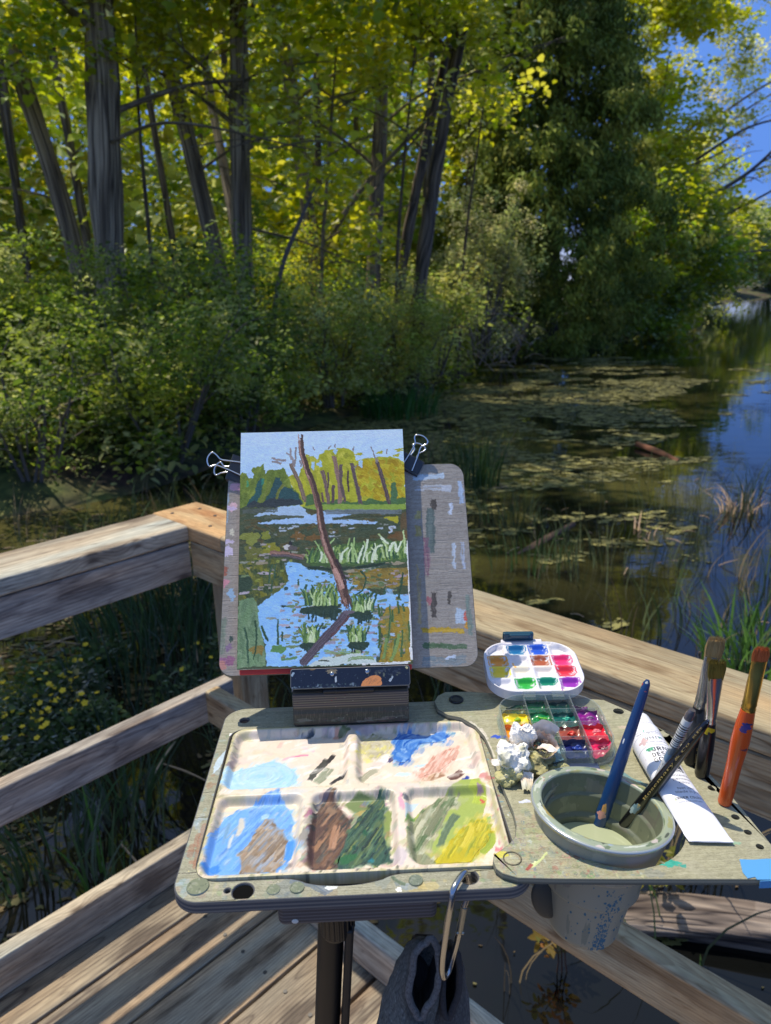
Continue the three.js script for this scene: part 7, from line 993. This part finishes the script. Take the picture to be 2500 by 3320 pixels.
RT.forEach(([label, x, z, h, w, tints, gap, tr], i) => {
  const y = gy(x, z), f = Math.hypot(x, z) / 30, balls = [[x, y + h * 0.68, z, w * 0.9, h * 0.34, w * 0.8, 230], [x + 0.3 * w, y + h * 0.42, z + 0.4, w * 0.85, h * 0.25, w * 0.7, 150], [x - 0.4 * w, y + h * 0.3, z, w * 0.8, h * 0.28, w * 0.7, 130], [x, y + h * 0.14, z + 0.5, w * 0.9, h * 0.13, w * 0.5, 70]].map((q) => q[1] > 7 ? [...q.slice(0, 6), q[6] * (i < 2 ? 3 : 1.2) | 0] : q);
  if (i > 2) balls.pop();
  if (i === 2) balls.push([17.3, 9.4, -33.4, 2.4, 1.6, 1.6, 90], [16, 11.6, -33.4, 2.6, 1.2, 1.6, 90]);
  tree('waterside_tree', label, 'tree', REACH, [[x - 0.6, y, z - 1], [x - 0.3, y + h * 0.3, z - 0.7], [x, y + h * 0.5, z - 0.4], [x + 0.1, y + h * 0.72, z]], [tr, tr * 0.8, tr * 0.5, 0.02], [[y + h * 0.35, 0.2, w * 1.05, 0.5, 0.1], [y + h * 0.45, 1.2, w * 0.9, 0.4, 0.09], [y + h * 0.3, -0.2, w * 1.1, 0.35, 0.09], [y + h * 0.5, 2.8, w * 0.8, 0.5, 0.09], [y + h * 0.22, 0.7, w * 1.1, 0.2, 0.08], ...(i === 2 ? [[7.4, 0.1, 4.2, 0.6, 0.1], [6.4, 0.15, 4, 0.7, 0.1]] : [])], balls, { geo: CL.far, thin: 1, tints, seed: 70 + i, size: i === 2 ? 0.5 : 0.62 + 0.2 * f * (i > 2 ? 1 : 0), gap });
});
// bare boughs reaching out before the sky
{
  const t = thing('bare_bough', 'leafless grey boughs reaching right across the blue sky', 'branch', [11.2, 4.4, -27.6]), g = [], r = rng(333);
  const bough = (l, r0) => { const p = []; for (let i = 0; i < l.length; i += 3) p.push(V(l[i], l[i + 1], l[i + 2])); g.push(stem(p, [r0, r0 * 0.7, r0 * 0.3], 6, 6)); const cv = new THREE.CatmullRomCurve3(p); for (let i = 0; i < 9; i++) { const q = cv.getPoint(0.35 + 0.65 * r()), d = V(0.5 + r() * 0.9, (r() - 0.35) * 1.2, (r() - 0.5)).multiplyScalar(0.5 + r()); g.push(stem([q, q.clone().addScaledVector(d, 0.5).add(V(0, 0.1, 0)), q.clone().add(d)], [r0 * 0.3, r0 * 0.2, r0 * 0.06], 5, 3)); } };
  bough([-0.4, -0.6, 0, 1.6, 0.5, 0, 3.3, 2.3, 0.2], 0.09); bough([-0.3, 0.9, 0, 1.5, 1.9, 0, 3.6, 2.2, 0.3], 0.06); bough([0.6, -2.4, 0, 2.2, -2.1, 0.2, 4.2, -2.3, 0.2], 0.05); bough([0.8, -0.9, 0.2, 2.4, -0.1, 0.3, 3.9, 0.9, 0.3], 0.05);
  part('bough', g, mat({ color: srgb(92, 84, 80), roughness: 0.9 }), t);
}

// ---------------------------------------------------------------- marsh
function blades(seed, n, h, spread, w, bend, seg = 4) {
  const r = rng(seed), pos = [], idx = [], nor = [];
  for (let i = 0; i < n; i++) {
    const a = r() * 6.283, d = spread * Math.sqrt(r()), x = Math.cos(a) * d, z = Math.sin(a) * d, H = h * (0.55 + 0.6 * r()), la = a + (r() - 0.5) * 2, ln = bend * H * (0.3 + r()), W = w * (0.7 + 0.6 * r()), ta = r() * 6.283, tx = Math.cos(ta) * W / 2, tz = Math.sin(ta) * W / 2, at = pos.length / 3;
    for (let k = 0; k <= seg; k++) { const t = k / seg, q = t * t * ln, px = x + Math.cos(la) * q, pz = z + Math.sin(la) * q, py = H * (t - 0.25 * bend * t * t), s = k === seg ? 0.05 : 1 - 0.5 * t; pos.push(px - tx * s, py, pz - tz * s, px + tx * s, py, pz + tz * s); nor.push(-tz / W, 0.5, tx / W, -tz / W, 0.5, tx / W); if (k < seg) { const b = at + k * 2; idx.push(b, b + 1, b + 2, b + 1, b + 3, b + 2); } }
  }
  const g = new THREE.BufferGeometry(); g.setAttribute('position', new THREE.Float32BufferAttribute(pos, 3)); g.setAttribute('normal', new THREE.Float32BufferAttribute(nor, 3)); g.setIndex(idx);
  return g;
}
const bladeM = (c, tr = 0.4) => mat({ color: rgb(...c), roughness: 0.85, transmission: tr, thickness: 0, specularIntensity: 0.5, clearcoat: 0.15, clearcoatRoughness: 0.3 });
const gBright = bladeM([0.08, 0.2, 0.02]), gMid = bladeM([0.04, 0.095, 0.018]), gDark = bladeM([0.022, 0.056, 0.014]), gDull = bladeM([0.07, 0.095, 0.035], 0.25), tan = mat({ color: srgb(176, 148, 118), roughness: 0.85 });
function grass(label, at, geo, m, group) { const t = thing('marsh_grass', label, 'grass', at, group); part('blades', geo, m, t).userData.kind = 'stuff'; return t; }
grass('bright low grass clump at the foot of the olive bank shrub', [0.23, -11.47].toSpliced(1, 0, -0.52), blades(1, 420, 0.5, 0.62, 0.016, 0.35), bladeM([0.05, 0.17, 0.02]));
grass('tall dark reed clump standing in the weed right of the right binder clip', [0.92, -7.14].toSpliced(1, 0, -0.52), blades(2, 130, 0.55, 0.22, 0.012, 0.25), gMid);
grass('lush broad leaved clump at the right edge beyond the brushes', [1.91, -3.40].toSpliced(1, 0, -0.52), blades(3, 170, 0.34, 0.28, 0.017, 0.6), gBright);
grass('thin reeds in the blue water at the right edge', [2.80, -5.92].toSpliced(1, 0, -0.52), blades(4, 90, 0.42, 0.7, 0.005, 0.3), gDull);
grass('thin reeds rising from the middle of the weedy water', [1.55, -4.92].toSpliced(1, 0, -0.52), blades(5, 90, 0.42, 0.5, 0.008, 0.35), gDull);
grass('short reeds at the water beyond the railing behind the paint box', [1.03, -4.96].toSpliced(1, 0, -0.52), blades(6, 60, 0.34, 0.34, 0.008, 0.3), gMid);
grass('reeds standing before the bright sky reflection', [2.63, -6.50].toSpliced(1, 0, -0.52), blades(7, 110, 0.4, 0.9, 0.005, 0.35), gDull);
grass('grass tuft beside the tall reed clump', [1.07, -5.97].toSpliced(1, 0, -0.52), blades(8, 70, 0.3, 0.3, 0.009, 0.4), gDark);
grass('tall green grass seen through the gap under the left railing cap', [-1.30, -3.95].toSpliced(1, 0, -0.52), blades(9, 300, 0.62, 0.5, 0.011, 0.4), gMid);
grass('grass beside the corner post under the railing cap', [-1.18, -4.20].toSpliced(1, 0, -0.52), blades(10, 150, 0.6, 0.4, 0.011, 0.4), gDark);
grass('grass between the two lower rails, nearest the easel board', [-1.06, -2.44].toSpliced(1, 0, -0.52), blades(11, 60, 0.42, 0.16, 0.011, 0.45), gMid);
grass('grass tuft between the two lower rails, left of the others', [-1.18, -2.13].toSpliced(1, 0, -0.52), blades(12, 60, 0.4, 0.2, 0.011, 0.5), gMid);
grass('small grass tuft rising behind the kick board', [-0.99, -2.02].toSpliced(1, 0, -0.52), blades(13, 20, 0.34, 0.1, 0.011, 0.5), gBright);
grass('grass above the middle rail left of the easel', [-1.24, -3.08].toSpliced(1, 0, -0.52), blades(14, 120, 0.4, 0.4, 0.01, 0.4), gDark);
grass('grass behind the corner under the easel panel', [-0.47, -3.29].toSpliced(1, 0, -0.52), blades(15, 60, 0.45, 0.3, 0.01, 0.35), gDark);
grass('few tall green blades before the fallen log', [0.88, -1.72].toSpliced(1, 0, -0.52), blades(16, 9, 0.34, 0.24, 0.009, 0.5), gMid);
{ // fine scattered stalks
  const M = [], r = rng(71), o = new THREE.Object3D(), one = blades(30, 5, 0.3, 0.05, 0.006, 0.45), c = [];
  for (let i = 0; i < 1500; i++) { const x = -4 + 9.5 * r(), z = -1.6 - 7.2 * Math.pow(r(), 0.8), e1 = V(x, 0, z).dot(E1), e2 = V(x, 0, z).dot(E2); if (e1 < 1.65 && e2 < 1.1 || landDist(x, z) > -0.1 || noise(x * 1.1, z * 1.1) < -0.1) continue; o.position.set(x, -0.52, z); o.rotation.y = r() * 6.28; o.scale.setScalar(0.6 + 0.9 * r()); o.updateMatrix(); M.push(o.matrix.clone()); const q = r(); c.push(q < 0.3 ? [0.2, 0.15, 0.08] : q < 0.7 ? [0.055, 0.1, 0.03] : [0.09, 0.12, 0.04]); }
  const im = new THREE.InstancedMesh(one, bladeM([1, 1, 1], 0.3), M.length), k = new THREE.Color(); M.forEach((q, i) => { im.setMatrixAt(i, q); im.setColorAt(i, k.setRGB(...c[i])); });
  im.name = 'reed_stalks'; scene.add(tag(im, 'thin scattered reed stalks standing in the shallows', 'reeds', null, 'stuff'));
}
{ // floating weed: flat ragged mats
  const r = rng(400), shapes = [0, 1, 2, 3].map((s) => { const p = [], n = 18; for (let i = 0; i < n; i++) { const a = (i / n) * 6.283, k = 0.62 + 0.45 * noise(Math.cos(a) * 1.7 + s * 9, Math.sin(a) * 1.7) + 0.25 * noise(Math.cos(a) * 5 + s * 5, Math.sin(a) * 5); p.push(new THREE.Vector2(Math.cos(a) * k, Math.sin(a) * k)); } const g = new THREE.ExtrudeGeometry(new THREE.Shape(p), { depth: 0.004, bevelEnabled: false, curveSegments: 1 }); g.rotateX(-Math.PI / 2); return g; });
  const lists = shapes.map(() => ({ M: [], c: [] })), o = new THREE.Object3D(); let lay_ = 0;
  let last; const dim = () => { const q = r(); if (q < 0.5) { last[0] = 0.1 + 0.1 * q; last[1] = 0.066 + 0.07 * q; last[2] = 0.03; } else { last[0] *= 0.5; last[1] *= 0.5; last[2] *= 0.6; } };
  const put_ = (x, z, s) => { const L = lists[Math.floor(r() * 4)]; o.position.set(x, -0.4995 + 0.0004 * (lay_++ % 14), z); o.rotation.y = r() * 6.28; o.scale.set(s * (0.8 + 1.1 * r()), 1, s * (0.4 + 0.4 * r())); o.rotation.y = (r() - 0.5) * 1.2 + (r() > 0.5 ? Math.PI : 0); o.updateMatrix(); L.M.push(o.matrix.clone()); const k = 0.75 + 0.5 * r(), y = r(); const q = Math.pow(y, 1.7); L.c.push(last = [lerp(0.085, 0.31, q) * k, lerp(0.085, 0.275, q) * k, lerp(0.025, 0.075, q) * k]); };
  for (let i = 0; i < 130000; i++) { const x = -1 + 11 * r(), z = -3 - 17.5 * Math.pow(r(), 0.9); if (landDist(x, z) > -0.1) continue; const e2 = V(x, 0, z).dot(E2); if (e2 < 1.3) continue; const right = (x - 0.36 * -z) , dens = 0.4 * sstep(right, 1.2, -0.5) * sstep(-z, 4.6, 7.5) * sstep(-z, 19, 13) + 0.2 * sstep(-z, 3.2, 5) * sstep(right, 1.6, -0.2); const k = fbm(x * 0.55, z * 0.9, 2, 4) + 0.5 * noise(x * 2.2, z * 3); if (1.25 * k + 0.4 * noise(x * 6, z * 9) + dens * 1.7 < 0.66) continue; put_(x, z, 0.008 + 0.062 * Math.pow(r(), 3)); }
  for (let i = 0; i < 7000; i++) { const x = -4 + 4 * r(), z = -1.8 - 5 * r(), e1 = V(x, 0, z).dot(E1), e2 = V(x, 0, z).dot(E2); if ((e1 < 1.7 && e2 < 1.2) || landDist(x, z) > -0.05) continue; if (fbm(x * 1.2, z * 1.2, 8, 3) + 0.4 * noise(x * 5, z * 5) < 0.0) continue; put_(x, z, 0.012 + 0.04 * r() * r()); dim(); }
  for (const [u, v] of [[0.93, -1.81]]) for (let i = 0; i < 60; i++) put_(u + (r() - 0.5) * 0.34, v + (r() - 0.5) * 0.1, 0.012 + 0.025 * r());
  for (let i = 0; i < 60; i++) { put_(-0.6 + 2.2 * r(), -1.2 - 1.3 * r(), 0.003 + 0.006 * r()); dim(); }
  const t = thing('floating_weed', 'yellow olive weed floating in broken mats on the dark pond', 'pondweed', [0, 0, 0]); t.userData.kind = 'stuff';
  const wm = mat({ color: rgb(1, 1, 1), roughness: 0.75 }), kk = new THREE.Color();
  lists.forEach((L, s) => { const im = new THREE.InstancedMesh(shapes[s], wm, L.M.length); L.M.forEach((q, i) => { im.setMatrixAt(i, q); im.setColorAt(i, kk.setRGB(...L.c[i])); }); im.name = 'weed_mat'; im.userData.kind = 'stuff'; t.add(im); });
}
{ // dead stems lying in the water
  const r = rng(510), g = [], add = (x, z, L, a, y = -0.49, rad = 0.006, tilt = 0.12) => { const d = V(Math.cos(a), tilt * (r() - 0.2), Math.sin(a)).multiplyScalar(L / 2), p = V(x, y, z); g.push(stem([p.clone().sub(d), p.clone().add(V(0, 0.01, 0)), p.clone().add(d)], [rad * 0.8, rad, rad * 0.5], 5, 3)); };
  for (let i = 0; i < 110; i++) { const x = -3.6 + 3.4 * r(), z = -1.7 - 4 * r(), e1 = V(x, 0, z).dot(E1), e2 = V(x, 0, z).dot(E2); if (e1 < 1.75 && e2 < 1.2) continue; add(x, z, 0.15 + 0.45 * r(), r() * 3.14, -0.485, 0.002 + 0.004 * r(), 0.35); }
  for (let i = 0; i < 46; i++) { const x = 0.6 + 3.6 * r(), z = -3.2 - 4 * r(); if (V(x, 0, z).dot(E2) < 1.3) continue; add(x, z, 0.06 + 0.16 * r(), r() * 3.14, -0.485, 0.002 + 0.0035 * r(), 0.8); }
  tag(part('dead_stems', g, tan, scene), 'pale dead reed stems lying about in the shallows', 'reeds', null, 'stuff');
}
{ // the pale broken reed stubs standing at the right
  for (const [l, x, z, n, h] of [['broken tan reed stubs before the blue reflection near the right edge', 3.03, -6.08, 26, 0.24], ['pale broken reeds floating in the middle of the dark water', 2.06, -5.57, 14, 0.16]]) { const t = thing('reed_stubs', l, 'reeds', [x, -0.5, z]); part('stub', blades(600 + n, n, h, 0.16, 0.014, 0.9), tan, t).userData.kind = 'stuff'; }
}
// logs
function log(name, label, pts, radii, m, seed) { const t = thing(name, label, 'log', pts[0]), b = pts[0]; part('log_wood', stem(pts.map((q) => V(q[0] - b[0], q[1] - b[1], q[2] - b[2])), radii, 22, 14, 0.22), m, t); return t; }
const logM = (() => { const a = pixels(512, 256, (i, j, o) => { const x = i / 512, y = j / 256, k = fbm(x * 16, y * 5 + 3, 0, 5), f = Math.pow(1 - Math.abs(noise(x * 26, y * 6)), 3), s = noise(x * 5, y * 5) > 0.25 ? 20 : 0; o[0] = 138 + 90 * k - 60 * f + s; o[1] = 122 + 84 * k - 54 * f + s; o[2] = 108 + 74 * k - 46 * f + s; }); return mat({ map: texture(a, { wrap: THREE.MirroredRepeatWrapping }), bumpMap: texture(a, { color: false, wrap: THREE.MirroredRepeatWrapping }), bumpScale: 0.012, roughness: 0.95 }); })();
{ const a = [0.56, -1.89], b = [1.31, -1.73]; log('fallen_log', 'weathered fallen log lying in the water behind the lower right rail', [[a[0] - 0.05, -0.49, a[1] + 0.02], [a[0] * 0.6 + b[0] * 0.4, -0.46, a[1] * 0.6 + b[1] * 0.4], [b[0], -0.46, b[1]], [b[0] + 0.6, -0.48, b[1] + 0.15]], [0.05, 0.062, 0.066, 0.05], logM, 1); }
{ const a = [0.81, -4.97], b = [1.56, -5.85]; log('sunken_log', 'half sunken brown log among the floating weed', [[a[0], -0.55, a[1]], [(a[0] + b[0]) / 2, -0.515, (a[1] + b[1]) / 2], [b[0], -0.5, b[1]]], [0.03, 0.036, 0.026], mat({ color: srgb(96, 74, 60), roughness: 0.95 }), 2); }
{ const a = [3.05, -8.74], b = [3.26, -7.98]; log('drift_branch', 'red brown drift branch lying on the weed', [[a[0], -0.46, a[1]], [(a[0] + b[0]) / 2, -0.47, (a[1] + b[1]) / 2], [b[0], -0.5, b[1]]], [0.03, 0.035, 0.02], mat({ color: srgb(120, 78, 56), roughness: 0.9 }), 3); }
{ // marsh marigolds
  const petals = (() => { const g = []; for (let i = 0; i < 5; i++) { const a = i / 5 * 6.283, q = new THREE.SphereGeometry(0.008, 7, 5).scale(1, 0.25, 0.8).rotateZ(0.35).translate(0.008, 0.002, 0).rotateY(a); g.push(q); } g.push(new THREE.SphereGeometry(0.004, 7, 5).translate(0, 0.002, 0)); return join(g); })();
  const yel = mat({ color: rgb(0.85, 0.6, 0.01), roughness: 0.45, transmission: 0.15, thickness: 0 }), r = rng(811);
  const lf = clump(81, 60, 0.12, 0.034, 0.8);
  const plant = (label, [x, z], n, sp, h, leaves) => {
    const t = thing('marsh_marigold', label, 'flowers', [x, -0.5, z], 'marsh marigolds left of the boardwalk');
    crown(t, 'leaves', lf, leafM, leaves, Math.round(x * 100 + 900), (q) => { const a = q() * 6.283, d = sp * Math.sqrt(q()); return [Math.cos(a) * d, 0.03 + h * 0.75 * q(), Math.sin(a) * d * 0.8, 0.6 + 0.5 * q()]; }, [[0.09, 0.17, 0.02], [0.12, 0.2, 0.025], [0.05, 0.1, 0.016]], 0.4);
    const st = []; for (let i = 0; i < n; i++) { const a = r() * 6.283, d = sp * Math.sqrt(r()), p = V(Math.cos(a) * d, h * (0.8 + 0.5 * r()), Math.sin(a) * d * 0.8); const f = part('flower', petals, yel, t); f.position.copy(p); f.rotation.set((r() - 0.3) * 0.9, r() * 6, (r() - 0.5) * 0.9); f.scale.setScalar(0.7 + 0.4 * r()); st.push(stem([V(p.x * 0.8, 0, p.z * 0.8), V(p.x * 0.9, p.y * 0.5, p.z * 0.9), p], [0.002, 0.002, 0.0015], 4, 2)); }
    part('stalk', st, gMid, t).userData.kind = 'stuff';
  };
  plant('largest yellow marigold clump, above the middle rail at the left edge', [-1.60, -2.82], 40, 0.34, 0.2, 40);
  plant('yellow marigolds behind the largest clump', [-1.71, -3.15], 22, 0.3, 0.18, 18);
  plant('few yellow marigolds close above the middle rail', [-1.41, -2.82], 12, 0.18, 0.16, 10);
  plant('three yellow marigolds near the middle of the gap under the railing cap', [-1.45, -3.46], 4, 0.12, 0.16, 5);
  plant("dim yellow marigolds beside the easel panel's left edge", [-0.89, -3.31], 8, 0.24, 0.18, 6);
  // seedlings with yellow and orange leaves in the dark water
  for (const [l, at, c, n, h] of [['orange leaved seedling in the dark water left of the cup', [0.47, -1.68], [[0.5, 0.2, 0.03], [0.42, 0.28, 0.03], [0.3, 0.32, 0.03]], 14, 0.16], ['yellow leaved sprig in the water right of the cup below the tray', [0.82, -1.88], [[0.4, 0.36, 0.02], [0.3, 0.32, 0.02]], 10, 0.2]]) {
    const t = thing('water_seedling', l, 'plant', [at[0], -0.5, at[1]]); const q = rng(n * 7);
    part('stalk', [0, 1, 2].map((i) => stem([V(0.02 * i, -0.05, 0), V(0.01 * i, h * 0.5, 0.01), V(0.03 * (i - 1), h * (0.8 + 0.15 * i), 0.02)], [0.0025, 0.002, 0.0012], 5, 3)), mat({ color: srgb(90, 60, 50), roughness: 0.8 }), t);
    crown(t, 'leaves', clump(90 + n, 5, 0.022, 0.034, 0.5), leafM, n, n, (w) => [(w() - 0.5) * 0.1, h * (0.5 + 0.6 * w()), (w() - 0.5) * 0.08, 0.7 + 0.5 * w()], c, 0.3);
  }
}
renderer.render(scene, camera);
